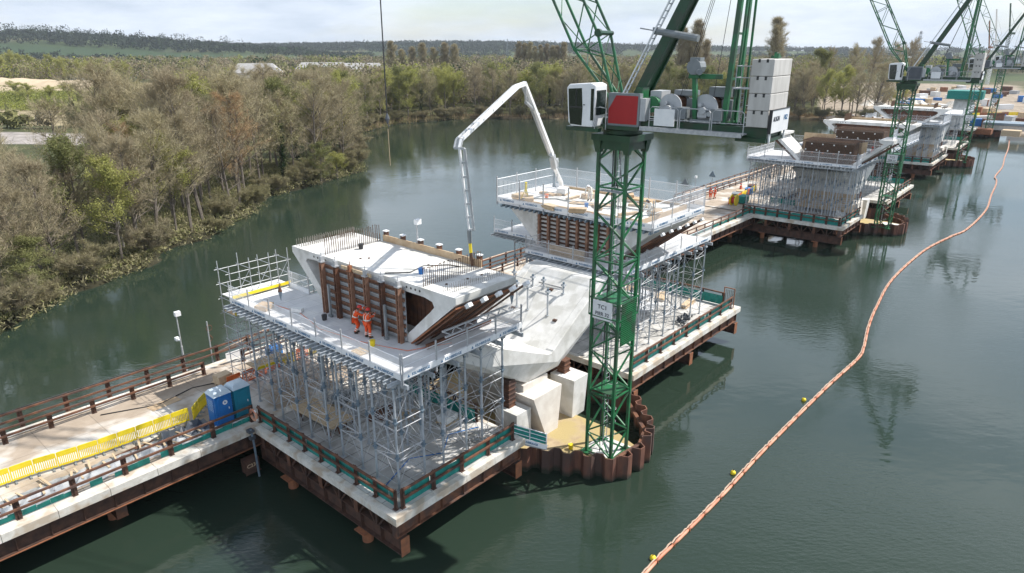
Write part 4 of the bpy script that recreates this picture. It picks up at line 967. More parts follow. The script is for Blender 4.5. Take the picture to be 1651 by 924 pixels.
scaffold(1, 'tube scaffold with guard rails at the far left end of the front raised deck', 1.7, 17.75, 4.2, 1.5, DZ, 11.5, 3, 1, [(8.6, 'ply'), (9.75, 'deckg')])
scaffold(1, 'low access scaffold with yellow toe boards beneath the left end of the raised deck', 6.3, 15.6, 2.4, 2.6, DZ, 9.6, 2, 2, [(5.2, 'timber'), (7.4, 'timber')])
scaffold(1, 'small tube scaffold tower on the trestle behind the toilets', 1.9, 16.2, 2.6, 1.6, DZ, 6.6, 2, 1, [(5.1, 'timber')])

# ------------------------------------------------------------------ nearest pier, rear: raised decks, form and top casting deck
raised_deck(1, 'grey raised deck behind the tower crane mast at the rear of the nearest pier', [(22.6, 36.0, 1.3, 10.6), (25.9, 36.0, 10.65, 17.0)], ZD)
barrier_run(1, 'on the lower rear deck facing the inclined slab', (22.55, 10.6), (22.55, 1.3), ZD, strip='the far left')
barrier_run(1, 'on the water side of the lower rear deck', (22.6, 1.25), (36, 1.25), ZD, strip='the crane mast')
barrier_run(1, 'on the set-back left lower rear deck', (25.85, 17.0), (25.85, 10.7), ZD, strip='the far left')
barrier_run(1, 'on the short return of the lower rear deck', (22.6, 10.6), (25.8, 10.6), ZD, False)
def top_form(k, label, a0, a1, t0, t1, zb, zt):
    t_ = thing('segment_form', label, 'formwork', k, a0, t0, zb); Lx, Wd, Hh = a1 - a0, t1 - t0, zt - zb
    m = MB(); m.box((0, 3.5, 0), (Lx, Wd - 3.4, Hh - .3)); m.build('form_box', 'rust', t_)
    m = MB()
    for j in range(9): z = .12 + j * (Hh - .5) / 9; m.box((-.18, 3.4, z), (-.003, Wd - 3.3, z + .14))
    m.build('waler', 'ballast', t_); m = MB()
    for j in range(8): y = 3.7 + j * (Wd - 7.4) / 7; m.box((-.42, y - .1, 0), (-.183, y + .1, Hh - .3))
    m.build('upright_channel', 'form', t_); m = MB()
    for sgn, y0, y1 in ((-1, 3.4, 0), (1, Wd - 3.3, Wd)):
        m.add([(x, y, z) for x in (0, Lx) for y, z in ((y0, .1), (y1, Hh - .5), (y1, Hh - .32), (y0, Hh - .32))], [(0, 1, 2, 3), (7, 6, 5, 4), (0, 4, 5, 1), (1, 5, 6, 2), (2, 6, 7, 3), (3, 7, 4, 0)])
    m.build('wing_form', 'concw', t_)
    for i in range(6):
        x = .2 + i * (Lx - .4) / 5; c = MB(); c.bar((x, 3.3, -.1), (x, -.45, Hh - .75), .16, .26, up=(1, 0, 0)); c.build('inclined_beam', 'rust', t_)
        c = MB(); c.bar((x, -.45, Hh - .75), (x, -.62, Hh - .62), .2, .28, up=(1, 0, 0)); c.build('white_end_cap', 'white', t_)
    m = MB(); m.box((-.9, -.35, Hh - .30), (Lx + .4, Wd + .35, Hh - .1)); m.build('top_deck', 'board', t_)
    m = MB(); n = int((Wd + .6) / .5)
    for j in range(n): y = -.2 + j * (Wd + .4) / n; m.box((-1.15, y - .05, Hh - .52), (.2, y + .05, Hh - .32))
    m.build('joists', 'blue', t_)
    m = MB(); m.box((-.4, 1.2, Hh - .09), (Lx - .3, Wd - 1.2, Hh + .12)); m.build('fresh_slab', 'concw', t_)
    m = MB(); m.box((-.55, 1.0, Hh - .095), (-.42, Wd - 1.0, Hh + .25)); m.box((-.55, .9, Hh - .095), (Lx, 1.0, Hh + .25)); m.box((Lx - .28, 1.01, Hh - .095), (Lx - .2, Wd - 1, Hh + .3)); m.build('edge_form', 'ply', t_)
    return t_
S2 = top_form(1, 'segment being cast on rusty forms behind the tower crane mast', 24.7, 31.2, .4, 14.4, ZD + .02, 13.25)
ZT2 = 13.17
barrier_run(1, 'on the casting deck front', (23.75, 14.7), (23.75, .1), ZT2, hgt=1.75, strip='the far left')
barrier_run(1, 'on the water side of the upper casting deck', (23.8, .03), (31.6, .03), ZT2, hgt=1.75, strip='the crane mast')
barrier_run(1, 'at the back of the upper casting deck', (31.6, .1), (31.6, 14.7), ZT2, False, hgt=1.75, strip='the water side')
barrier_run(1, 'on the trestle side of the upper casting deck', (31.5, 14.8), (23.8, 14.8), ZT2, False, hgt=1.75, strip='the far end')
def crate_stack(k, a, t, z, label, s=(.9, .6, .25), mt='timber', n=3, rot=.3):
    t_ = thing('timber_stack', label, 'timber', k, a, t, z, rot); rr = random.Random(int(a * 100))
    for i in range(n):
        m = MB(); dx = rr.uniform(-.08, .08); m.box((dx, dx, i * s[2] / n), (s[0] + dx, s[1] + dx, (i + .93) * s[2] / n)); m.build('board', mt, t_)
for i, (a, t, l) in enumerate([(24.4, 13.0, 'small stack of timber offcuts at the far left of the upper casting deck'), (24.3, 11.3, 'pale timber pile behind the front barriers of the upper casting deck'), (24.2, 8.6, 'brown formwork boards piled near the middle of the upper casting deck front edge'), (24.4, 6.1, 'little board pile beside the crane mast on the upper casting deck'), (29.5, 9.0, 'boards lying near the back of the upper casting deck'), (27.5, 2.2, 'plywood offcuts near the water side of the upper casting deck')]):
    crate_stack(1, a, t, ZT2 + .02 if a < 24.3 else 13.38, l, (1.3, .7, .35), 'ply' if i % 2 else 'timber', 4, i * .7)
for i, (a, t) in enumerate([(24.3, 9.8), (24.3, 7.4), (24.35, 5.0)]):
    m = MB(); rr = random.Random(i)
    for q in range(6): m.hull([(rr.uniform(-.3, .3) + q * .12 - .3, rr.uniform(-.2, .2), rr.uniform(0, .32)) for _ in range(8)])
    o = m.build('orange_sheeting_heap', 'orange'); o.location = FW(1, a, t, ZT2 + .01); o.rotation_euler = (0, 0, PH0 + i); tag(o, 'orange-red heap of netting on the upper casting deck, ' + ['farthest left', 'in the middle', 'nearest the mast'][i], 'netting', 'orange heaps')
crate_stack(1, 23.1, 5.6, ZD + .01, 'brown plywood sheets leaning low on the lower rear deck', (.5, 3.2, .8), 'ply', 5, 0)

# ------------------------------------------------------------------ second and third piers
def cage(k, a0, a1, t0, t1, z0, z1, label):
    t_ = thing('rebar_cage', label, 'rebar cage', k, a0, t0, z0); Lx, Wd, Hh = a1 - a0, t1 - t0, z1 - z0; m = MB(); rr = random.Random(4)
    n = int(Wd / .17)
    for x in (0, Lx):
        m = MB()
        for i in range(n + 1): y = Wd * i / n; m.bar((x, y, 0), (x + rr.uniform(-.03, .03), y, Hh + rr.uniform(0, .3)), .035, .035)
        m.build('upright_bars', 'rebar', t_)
    m = MB(); n = int(Hh / .14)
    for i in range(n):
        z = .1 + Hh * i / n
        for x in (0, Lx): m.bar((x - .03, -.1, z), (x - .03, Wd + .1, z), .035, .035)
        for y in (0, Wd): m.bar((-.1, y, z + .05), (Lx + .1, y, z + .05), .04, .04)
    m.build('level_bars', 'rebar', t_); m = MB(); n = int(Wd / .2)
    for i in range(n): y = Wd * i / n; m.bar((0, y, Hh), (Lx, y, Hh), .04, .04)
    n = int(Lx / .2)
    for i in range(n): x = Lx * i / n; m.bar((x, 0, Hh + .05), (x, Wd, Hh + .05), .04, .04)
    m.build('top_mat', 'rebar', t_)
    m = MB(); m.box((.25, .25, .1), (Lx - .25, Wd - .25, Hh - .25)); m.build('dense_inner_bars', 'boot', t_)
    m = MB()
    for i in range(4): y = Wd * (i + .8) / 4.8; m.tube([(-.1, y, Hh * .45), (-.05, y, Hh * .45)], .16, 10)
    m.build('duct', 'rusto', t_)
    m = MB()
    for i in range(9): m.box((-.12, Wd * (i + .5) / 9.3, Hh * (.55 + .28 * (i % 2))), (-.06, Wd * (i + .5) / 9.3 + .16, Hh * (.55 + .28 * (i % 2)) + .16))
    m.build('spacer', 'bag', t_); return t_
def web_panel(k, label, a0, a1, t_in, t_out, z0, z1):
    t_ = thing('inclined_web', label, 'bridge web', k, a0, t_in, z0); Lx = a1 - a0; d = t_out - t_in; H_ = z1 - z0; s = 1 if d > 0 else -1; m = MB()
    pr_ = [(0, 0), (d, H_ - .45), (d + .35 * s, H_ - .45), (d + .35 * s, H_), (d - 1.3 * s, H_), (d - 1.3 * s, H_ - .3), (d - .75 * s, H_ - .55), (-.6 * s, 0)]
    if s < 0: pr_ = pr_[::-1]
    m.prism(pr_, lambda y, z: (0, y, z), lambda y, z: (Lx, y, z)); m.build('web_wall', 'concw', t_)
    m = MB()
    for i in range(4): x = .3 + i * (Lx - .6) / 3; m.bar((x, .15 * s, -.1), (x, d + .2 * s, H_ - .7), .18, .3, up=(1, 0, 0))
    m.build('support_beam', 'rust', t_); return t_
for k in (2, 3):
    z = 10.7; nm = PNAMES[k]; ao = AO[k]; q0, q1 = -.4, 13.8
    raised_deck(k, f'white raised deck over the front platform of the {nm}', [(1.2 + ao, 11.5 + ao, q0, q1)], z)
    barrier_run(k, f'on the front face of the {nm}', (1.15 + ao, q1), (1.15 + ao, q0), z, hgt=1.6, strip='the trestle side')
    barrier_run(k, f'on the front water side of the {nm}', (1.2 + ao, q0 - .05), (11.5 + ao, q0 - .05), z, hgt=1.6, strip='the near corner')
    barrier_run(k, f'on the front trestle side of the {nm}', (11.5 + ao, q1 + .1), (1.2 + ao, q1 + .1), z, False, strip='the far end')
    raised_deck(k, f'white raised deck over the rear platform of the {nm}', [(19.5, 38, q0, q1)], z)
    barrier_run(k, f'on the near rear edge of the {nm}', (19.45, q1), (19.45, q0), z, hgt=1.5, strip='the trestle side')
    barrier_run(k, f'on the rear water side of the {nm}', (19.5, q0 - .05), (38, q0 - .05), z, hgt=1.5, strip='the crane mast')
cage(2, 3.2, 7.4, .6, 7.2, 10.72, 13.5, 'dense rusty rebar cage on the front raised deck of the second pier')
cage(2, 20.6, 24.6, 1.2, 8.2, 10.72, 13.5, 'second, farther rusty rebar cage behind the first on the second pier')
web_panel(2, 'white inclined concrete web leaning out to the left of the rebar cage', 3.2, 7.4, 7.7, 11.2, 10.72, 14.2)
web_panel(2, 'white inclined concrete web leaning to the water side of the rebar cage', 3.2, 7.4, .2, -3.4, 10.72, 14.2)
for i, (a, t) in enumerate(((3.5, 11.3), (3.5, -3.2))):
    barrier_run(2, 'on top of the ' + ('left' if i == 0 else 'right') + ' white web at the second pier', (a, t - .3), (a + 2.2, t - .3), 14.2, False, hgt=1.3)
m = MB(); m.box((0, 0, 0), (.1, 1.6, 2.6)); o = m.build('bulkhead_panel', 'ply'); o.location = FW(2, 7.6, .2, 10.72); o.rotation_euler = (0, 0, PH0 + 1.2); tag(o, 'brown plywood bulkhead standing at the right of the near rebar cage', 'panel')
m = MB(); m.box((0, 0, 0), (.1, 4.2, 3.2)); o = m.build('bulkhead_panel', 'ply'); o.location = FW(2, 8.4, 4.6, 10.72); o.rotation_euler = (0, 0, PH0); tag(o, 'brown plywood bulkhead behind the left of the near rebar cage', 'panel')
def pier_wall(k, label, a0, a1, t0, t1, z0, z1):
    t_ = thing('pier_wall', label, 'wall', k, a0, t0, z0); m = MB(); m.box((0, 0, 2.6), (a1 - a0, t1 - t0, z1 - z0)); m.build('concrete_face', 'concw', t_)
    m = MB(); m.box((.1, .2, 0), (a1 - a0 - .1, t1 - t0 - .2, 2.6)); m.build('lower_face', 'ply', t_)
    m = MB()
    for i in range(4): y = (t1 - t0) * (i + .7) / 4.4; m.tube([(-.02, y, (z1 - z0) * .86), (.03, y, (z1 - z0) * .86)], .24, 12)
    m.build('duct_opening', 'black', t_)
pier_wall(2, 'broad pale segment face seen through the scaffold under the second pier deck', 7.2, 10.0, .8, 8.6, 3.6, 10.2)
pier_wall(3, 'broad pale segment face under the third pier deck', 7.2 - 8.6, 10.0 - 8.6, .8, 8.6, 3.6, 10.2)
box_segment(3, 'white concrete segment on the raised deck of the third pier', -3.9, .8, -.4, 13.4, 10.72, 13.6, False)
box_segment(2, 'white segment at the far end of the second pier rear deck', 33, 37.4, -.6, 13.6, 10.72, 13.6, False)

# ------------------------------------------------------------------ tower cranes
def tower_crane(k, a, t, label, mast_h=19.55, red=False, first=False, slew=R(-38), jl=R(60), jlen=36.8):
    z0 = 1.25; t_ = thing('tower_crane', label, 'crane', k, a, t, z0, 0, None if first else 'tower cranes along the viaduct')
    bw = .88; G = 'green'
    m = MB(); br = MB(); C4 = [(-bw, -bw), (bw, -bw), (bw, bw), (-bw, bw)]; mt = mast_h - .1
    for x, y in C4: m.bar((x, y, 0), (x, y, mt), .17, .17, up=(1, 0, 0)); m.box((x - .3, y - .3, -.12), (x + .3, y + .3, 0))
    n = round(mt / 1.38)
    for i in range(n):
        za, zb = mt * i / n, mt * (i + 1) / n
        for j in range(4):
            p, q = C4[j], C4[(j + 1) % 4]
            if (i + j) % 2: p, q = q, p
            br.bar((*p, za + .06), (*q, zb - .06), .09, .09)
            if i % 3 == 0: br.bar((*C4[j], za), (*C4[(j + 1) % 4], za), .09, .09)
        if i % 3 == 0: br.bar((*C4[0], za), (*C4[2], za), .06, .06)
    m.build('mast_leg', G, t_); br.build('mast_bracing', G, t_)
    m = MB()
    for x in (.1, .5): m.tube([(x, .35, .1), (x, .35, mt - .3)], .025, 4)
    for i in range(int(mt / .3)): rod(m, (.1, .35, .3 + i * .3), (.5, .35, .3 + i * .3), .012)
    for i in range(int(mt / .9)):
        z = 1 + i * .9; m.tube([(.3 + .36 * math.cos(q), .05 + .36 * math.sin(q), z) for q in [-3.3 + 3.6 * e / 7 for e in range(8)]], .013, 3, False)
    m.build('ladder', 'galv', t_)
    m = MB(); m.tube([(-.45, .2, 0), (-.5, .25, 6), (-.42, .2, 12), (-.45, .25, mt)], .035, 5); m.tube([(.75, .7, mt - .5), (.6, .3, mt - 2.6), (.35, .2, mt - 3.4), (.1, .4, mt - 2.4), (.05, .5, mt - .4)], .03, 5); m.build('power_cable', 'black', t_)
    for zz in (mast_h * .52, mast_h * .22, mast_h * .84):
        m = MB(); m.box((-.8, -.8, zz), (.8, .8, zz + .04))
        m.build('rest_platform', 'lgrey' if zz > 14 else G, t_)
    zz = 9.2; m = MB(); e = bw + .14
    for z in (zz, zz + 1.05, zz + 2.1):
        for (p, q) in (((-e, -e), (e, -e)), ((e, -e), (e, e)), ((e, e), (-e, e)), ((-e, e), (-e, -e))): m.bar((*p, z), (*q, z), .06, .06)
    for (p, q) in ((-e, -e), (e, -e), (e, e), (-e, e)): m.bar((p, q, zz - .02), (p, q, zz + 2.12), .05, .05)
    m.build('landing_rail', G, t_)
    m = MB()     # perforated screens on the crane's water side
    nn = 16
    for i in range(nn + 1): y = -bw + .15 + i * (2 * bw - .3) / nn; m.bar((y, -bw - .13, zz - 1.6), (y, -bw - .13, zz + .95), .045, .02)
    for i in range(22): z = zz - 1.6 + i * 2.55 / 21; m.bar((-bw + .1, -bw - .15, z), (bw - .1, -bw - .15, z), .02, .045)
    m.build('mesh_screen', G, t_)
    m = MB(); m.box((-bw - .16, -.55, zz - .15), (-bw - .12, .75, zz + .98)); sb = m.build('name_board', 'white', t_)
    tx = MB(); _pt(tx, 'TC1' if k == 1 else f'TC{k}', .36, (-bw - .165, .1, zz + .62), (0, -1, 0), (0, 0, 1), (-1, 0, 0)); _pt(tx, f'PIER {31 + k}', .30, (-bw - .165, .1, zz + .2), (0, -1, 0), (0, 0, 1), (-1, 0, 0)); o = tx.build('lettering', 'ink', sb)
    # slewing part, built in its own axes then turned: u back to the counterweight, v towards the water side
    th = slew - (PH0 + FR[k][2]); cu, su = math.cos(th), math.sin(th)
    def S(u, v, z): return (u * cu + v * su, u * su - v * cu, z + mast_h)
    def B(m, name, mt_, par=None, smooth=False):
        m.xform(S); m.f = [f[::-1] for f in m.f]; return m.build(name, mt_, par or t_, smooth)
    m = MB()
    for s_ in range(4):
        x, y = C4[s_]; X2, Y2 = x * .62, y * .62
        m.add([(x - .14, y - .14, mt - .9), (x + .14, y - .14, mt - .9), (x + .14, y + .14, mt - .9), (x - .14, y + .14, mt - .9), (x - .3, y - .3, mt), (x + .3, y - .3, mt), (x + .3, y + .3, mt), (x - .3, y + .3, mt)], [(0, 3, 2, 1), (4, 5, 6, 7), (0, 1, 5, 4), (1, 2, 6, 5), (2, 3, 7, 6), (3, 0, 4, 7)])
    m.box((-1.2, -1.2, mt - .25), (1.2, 1.2, mt + .08)); m.box((-1.02, -1.02, mt - .7), (1.02, -.98, mt)); m.box((-1.02, .98, mt - .7), (1.02, 1.02, mt)); m.box((-1.02, -.97, mt - .7), (-.98, .97, mt)); m.box((.98, -.97, mt - .7), (1.02, .97, mt))
    m.build('mast_head', 'greend', t_)
    m = MB(); m.tube([(0, 0, .0), (0, 0, .22)], 1.05, 28); m.tube([(0, 0, .22), (0, 0, .34)], .92, 28); B(m, 'slewing_ring', 'greend')
    m = MB()
    for v in (-.95, .95): m.box((-2.2, v - .12, .36), (7.95, v + .12, .84))
    for u in (-2.2, -.9, .9, 3, 5, 6.7, 7.75): m.box((u, -.82, .38), (u + .14, .82, .80))
    m.box((-1.1, -1.25, .38), (1.3, 1.25, .52)); m.box((-.4, 1.08, .30), (1.6, 1.4, .5)); m.box((-2.3, 1.75, .18), (-.3, 2.05, .38)); m.box((-1.6, .2, .18), (-1.4, 2.0, .38)); m.box((6.6, -1.3, .2), (8.0, 1.3, .37)); B(m, 'slewing_frame', 'greend')
    m = MB(); m.box((1.9, 1.1, .50), (7.05, 1.75, .56)); m.box((1.9, 1.74, .40), (7.05, 1.80, .60)); m.box((1.5, -1.75, .50), (6.9, -1.1, .56)); B(m, 'walkway', 'galv')
    for v in (1.76, -1.76):
        for s0 in (2.4, 4.0, 5.6):
            m = MB(); s1 = s0 + 1.5
            m.tube([(s0, v, .5), (s0, v, 1.45), (s0 + .12, v, 1.57), (s1 - .12, v, 1.57), (s1, v, 1.45), (s1, v, .5)], .025, 5); rod(m, (s0, v, 1.0), (s1, v, 1.0), .02); B(m, 'hand_rail', 'galv')
    m = MB(); m.tube([(.15, 2.1, .35), (.15, 2.1, 1.4), (-.2, 2.1, 1.45), (-.5, 2.1, 1.4), (-.5, 2.1, .35)], .025, 5); B(m, 'hand_rail', 'galv')
    def CB(m):
        m.xform(lambda u, v, z: (-.55 + (u + 1.62) * .768, v - .2, .4 + (z - .5) * .873)); return m
    # cab: rounded hull, window wraps the nose
    m = MB(); m.cur = 0
    pr_ = [(-3.72, .72), (-3.78, 1.4), (-3.9, 2.72), (-3.7, 2.92), (-2.0, 3.02), (-1.65, 2.9), (-1.62, 2.2), (-1.75, .5), (-3.5, .5)]
    m.prism(pr_, lambda u, z: (u, 1.05, z), lambda u, z: (u, 2.25, z)); cb = B(CB(m), 'cab', 'white')
    bv = cb.modifiers.new('b', 'BEVEL'); bv.width = .06; bv.segments = 2
    m = MB(); w1 = [(-3.55, .62), (-2.62, .58), (-2.58, 1.6), (-2.68, 2.72), (-3.74, 2.66), (-3.66, 1.4)]
    m.prism(w1, lambda u, z: (u, 2.235, z), lambda u, z: (u, 2.262, z)); m.prism(w1, lambda u, z: (u, 1.038, z), lambda u, z: (u, 1.06, z))
    m.add([(-3.74, 1.12, .74), (-3.74, 2.18, .74), (-3.80, 2.18, 1.4), (-3.80, 1.12, 1.4), (-3.925, 1.12, 2.7), (-3.925, 2.18, 2.7)], [(0, 1, 2, 3), (3, 2, 4, 5)][:1] + [(3, 2, 5, 4)])
    m.box((-1.95, 2.235, .9), (-1.72, 2.262, 2.7)); m.box((-1.66, 1.2, 1.2), (-1.60, 2.1, 2.6)); B(CB(m), 'window', 'cabglass', cb)
    m = MB(); m.box((-3.6, 2.264, 1.58), (-2.6, 2.28, 1.66)); m.box((-3.12, 2.264, 1.66), (-3.06, 2.28, 2.68)); B(CB(m), 'window_bar', 'black', cb)
    m = MB(); m.box((-2.5, 2.262, 1.75), (-2.4, 2.30, 1.80)); B(CB(m), 'handle', 'black', cb)
    m = MB(); m.box((-.2, 1.0, .5), (1.6, 1.32, 2.12)); mbx = B(m, 'control_cabinet', 'grey')
    m = MB(); m.prism([(-.16, .6), (1.48, .6), (1.50, 2.0), (.26, 2.0), (-.16, 1.3)], lambda u, z: (u, 1.321, z), lambda u, z: (u, 1.335, z)); B(m, 'advert_panel', 'red' if red else 'dgrey', mbx)
    m = MB(); m.box((1.62, .8, .8), (1.92, 1.3, 1.9)); B(m, 'junction_box', 'lgrey')
    m = MB(); m.box((2.7, 1.80, .70), (3.75, 1.86, 1.50)); B(m, 'white_panel', 'white')
    # strut (back-leaning) with ladder, rear mast, apex
    AP = (6.1, 12.0)
    m = MB()
    for v in (-.5, .5): m.bar((.45, v, .86), (AP[0] - .1, v * .55, AP[1]), .14, .48, up=(1, 0, 0))
    m.bar((.6, 0, 1.0), (AP[0], 0, AP[1] - .2), .72, .08, up=(1, 0, .4)); B(m, 'front_strut', 'greend')
    m = MB(); d = Vector((AP[0] - .45, 0, AP[1] - .86)).normalized(); o_ = Vector((.27, .25, 1.3)); L_ = 11.2; sh = Vector((-.28, 0, .12))
    for v in (.12, .52): m.bar(o_ + sh + Vector((0, v, 0)), o_ + sh + d * L_ + Vector((0, v - .2, 0)), .07, .07)
    for i in range(31): c = o_ + sh + d * (.2 + i * .35) - Vector((0, .2 * i / 34, 0)); m.bar(c + Vector((0, .12, 0)), c + Vector((0, .52, 0)), .05, .05)
    B(m, 'strut_ladder', 'mesh')
    m = MB()
    for v in (-.7, .7): m.bar((5.75, v, .84), (AP[0], v * .5, AP[1]), .22, .22, up=(1, 0, 0)); m.bar((6.15, v, .84), (AP[0] + .25, v * .5, AP[1]), .09, .09, up=(1, 0, 0))
    for i in range(6): q = i / 6.; z = .9 + 12 * q; u = 5.78 + .34 * q; m.bar((u, -.7 + .35 * q, z), (u, .7 - .35 * q, z), .1, .1)
    m.box((AP[0] - .5, -.5, AP[1] - .2), (AP[0] + .5, .5, AP[1] + .3)); B(m, 'rear_mast', G)
    m = MB()
    for i in range(1): m.bar((5.5, .75, 3.0), (4.3, .75, 3.0), .2, .22); m.bar((4.35, .75, .86), (4.15, .75, 2.95), .2, .2); m.bar((4.15, .75, 2.9), (4.15, .75, 3.15), .34, .5)
    B(m, 'winch_gantry', G)
    m = MB(); m.tube([(4.15, .35, 3.42), (4.15, 1.0, 3.42)], .36, 10); m.box((3.9, .4, 3.2), (4.4, .9, 3.85)); m.tube([(4.4, 1.0, 3.2), (4.55, 1.15, 3.2)], .14, 8); B(m, 'limit_drum', 'grey')
    for u, rr_ in ((2.95, .52), (4.75, .56)):
        m = MB()
        for v in (-.5, .62): m.tube([(u, v, 1.55), (u, v + .07, 1.55)], rr_ + .08, 24)
        m.tube([(u, -.43, 1.55), (u, .62, 1.55)], rr_ - .12, 20); w_ = B(m, 'winch_drum', 'lgrey')
        m = MB(); m.tube([(u, -.40, 1.55), (u, .6, 1.55)], rr_ - .04, 24); B(m, 'rope_layer', 'rust', w_)
        m = MB(); m.box((u - .6, -.75, .86), (u + .75, .95, 1.02)); m.box((u + .45, .55, 1.0), (u + 1.0, 1.05, 1.55)); m.box((u - .1, -.6, 2.05), (u + .95, .1, 2.5 if u > 4 else 2.3)); m.box((u + .5, -.7, 1.05), (u + 1.0, -.1, 1.9)); B(m, 'winch_housing', 'grey', w_)
        m = MB(); m.tube([(u + .05, .72, 1.45), (u + .05, 1.12, 1.45)], .17, 10); m.tube([(u + .35, .65, 1.3), (u + .35, 1.0, 1.3)], .12, 8); m.tube([(u - .15, .7, 1.7), (u - .15, .98, 1.7)], .10, 8); m.hull([(u + x, .8 + y, 1.25 + z) for x in (-.2, .25) for y in (-.1, .25) for z in (-.12, .12)]); B(m, 'gearbox', 'lgrey', w_)
    m = MB(); m.box((1.75, -.5, 1.5), (2.35, .5, 2.25)); B(m, 'motor_cover', 'lgrey')
    m = MB(); m.tube([(2.0, .55, 1.6), (2.0, .8, 1.6)], .4, 12); m.box((2.1, -.6, .86), (2.5, .6, 1.6)); m.box((1.2, .2, 1.0), (1.5, .9, 2.4)); B(m, 'slewing_motor', G)
    m = MB(); dd = (d.x, d.z); c0 = Vector((2.9, 0, 4.95)); m.tube([c0 + Vector((-1.0, .5, .1)), c0 + Vector((1.15, .5, -.25))], .17, 10); m.tube([c0 + Vector((-1.0, .5, .1)), c0 + Vector((-1.9, .6, .25))], .03, 5); m.box((c0.x - 1.2, .4, c0.z - .05), (c0.x - .98, .62, c0.z + .28)); B(m, 'buffer_cylinder', 'grey')
    # counterweight of four blocks, each notched
    for i in range(4):
        z = .86 + i * .74; m = MB(); m.box((7.0, -1.25, z), (7.98, 1.25, z + .725)); cw = B(m, 'counterweight_block', 'ballast'); bv = cw.modifiers.new('b', 'BEVEL'); bv.width = .025
        m = MB()
        for u in (7.32, 7.68): m.box((u - .05, 1.20, z + .58), (u + .05, 1.256, z + .728))
        B(m, 'lifting_notch', 'black', cw)
    m = MB(); m.box((7.4, -.5, 3.82), (7.5, -.4, 4.1)); m.box((7.3, -.6, 3.82), (7.65, -.3, 3.94)); m.box((7.62, .1, 3.82), (7.82, .3, 4.04)); B(m, 'lifting_eye', G)
    m = MB(); m.box((8.10, -1.25, .62), (8.14, 1.2, 1.62)); m.box((8.02, -1.1, .2), (8.09, -1.0, 1.6)); m.box((8.02, .95, .2), (8.09, 1.05, 1.6)); sg = B(m, 'sign_board', 'white')
    m = MB(); m.box((8.02, 1.201, .6), (8.16, 1.24, 1.66)); m.box((8.09, -1.28, 1.622), (8.16, 1.2, 1.66)); B(m, 'sign_frame', 'black', sg)
    tx = MB(); vs_, fs_ = text_geo('ALIGN'); _pt(tx, 'ALIGN', .30, (8.145, .55, 1.22), (0, -1, 0), (0, 0, 1), (1, 0, 0)); B(tx, 'lettering', 'ink', sg)
    tx = MB(); _pt(tx, 'HS2', .32, (8.145, -.75, 1.22), (0, -1, 0), (0, 0, 1), (1, 0, 0)); B(tx, 'lettering', 'navy', sg)
    m = MB()
    for v in (.6, 1.0): rod(m, (6.55, v, .9), (6.55, v, 2.6), .022)
    for i in range(8): rod(m, (6.55, .6, 1.1 + i * .2), (6.55, 1.0, 1.1 + i * .2), .015)
    m.box((6.2, .5, 2.5), (7.0, 1.15, 2.56))
    for z in (3.0, 3.5): m.tube([(6.3, .55, z), (6.3, 1.15, z), (6.95, 1.15, z), (6.95, .6, z)], .02, 4)
    for u, v in ((6.3, .55), (6.3, 1.15), (6.95, 1.15)): rod(m, (u, v, 2.56), (u, v, 3.55), .02)
    B(m, 'access_ladder', 'galv')
    # luffing jib
    f0 = Vector((-.3, 0, 1.5)); jd = Vector((-math.cos(jl), 0, math.sin(jl))); jn = Vector((math.sin(jl), 0, math.cos(jl))); jb = MB(); jc = MB(); W_ = .66
    def jp(s, side, top):
        q = min(1., max(0.05, s / 3.6)); e = min(1., max(.12, (jlen - s) / 2.5)); hh = .80 * q * e
        return f0 + jd * s + Vector((0, side * W_ * (.75 + .25 * q) * (1 if e > .5 else .7), 0)) + jn * (hh if top else -hh)
    st = [0, 1.2, 2.4, 3.6] + [3.6 + 1.75 * i for i in range(1, int((jlen - 3.6) / 1.75) + 1)]
    for i in range(len(st) - 1):
        a_, b_ = st[i], st[i + 1]
        for sd_ in (-1, 1):
            for tp in (0, 1): jc.tube([jp(a_, sd_, tp), jp(b_, sd_, tp)], .075, 6, False)
            x0, x1 = (0, 1) if i % 2 else (1, 0); jb.tube([jp(a_, sd_, x0), jp(b_, sd_, x1)], .035, 5, False)
        for tp in (0, 1):
            x0, x1 = (-1, 1) if i % 2 else (1, -1); jb.tube([jp(a_, x0, tp), jp(b_, x1, tp)], .03, 5, False)
        if i % 3 == 0 and i:
            jb.tube([jp(a_, -1, 0), jp(a_, 1, 0)], .035, 5); jb.tube([jp(a_, -1, 1), jp(a_, 1, 1)], .035, 5)
            for sd_ in (-1, 1): jb.tube([jp(a_, sd_, 0), jp(a_, sd_, 1)], .035, 5)
    B(jc, 'jib_chord', G); B(jb, 'jib_bracing', G)
    m = MB(); m.tube([jp(3.6, -1, 1) + Vector((.1, 0, 0)), jp(3.6, 1, 1) + Vector((.1, 0, 0))], .12, 8); m.tube([jp(3.6, 1.1, 1) + Vector((.1, -.1, 0)), jp(3.6, 1.1, 1) + Vector((.1, .1, 0))], .2, 12); B(m, 'rope_sheave', 'greend')
    tip = f0 + jd * (jlen - .4)
    m = MB()
    for v in (-.35, .35): m.tube([Vector((AP[0], v, AP[1])), tip + Vector((0, v, 0))], .03, 4)
    for v in (-.2, 0, .2): m.tube([(3.2, v, 1.9), (AP[0] - .2, v, AP[1])], .014, 4)
    m.tube([(4.9, .1, 2.0), (AP[0] - .3, .1, AP[1])], .014, 4); B(m, 'luffing_rope', 'rope')
    return t_, S, tip
TC1, S1, TIP1 = tower_crane(1, 14.3, -3.0, 'green luffing tower crane nearest the camera, with a red panel beside its white cab', red=True, first=True)
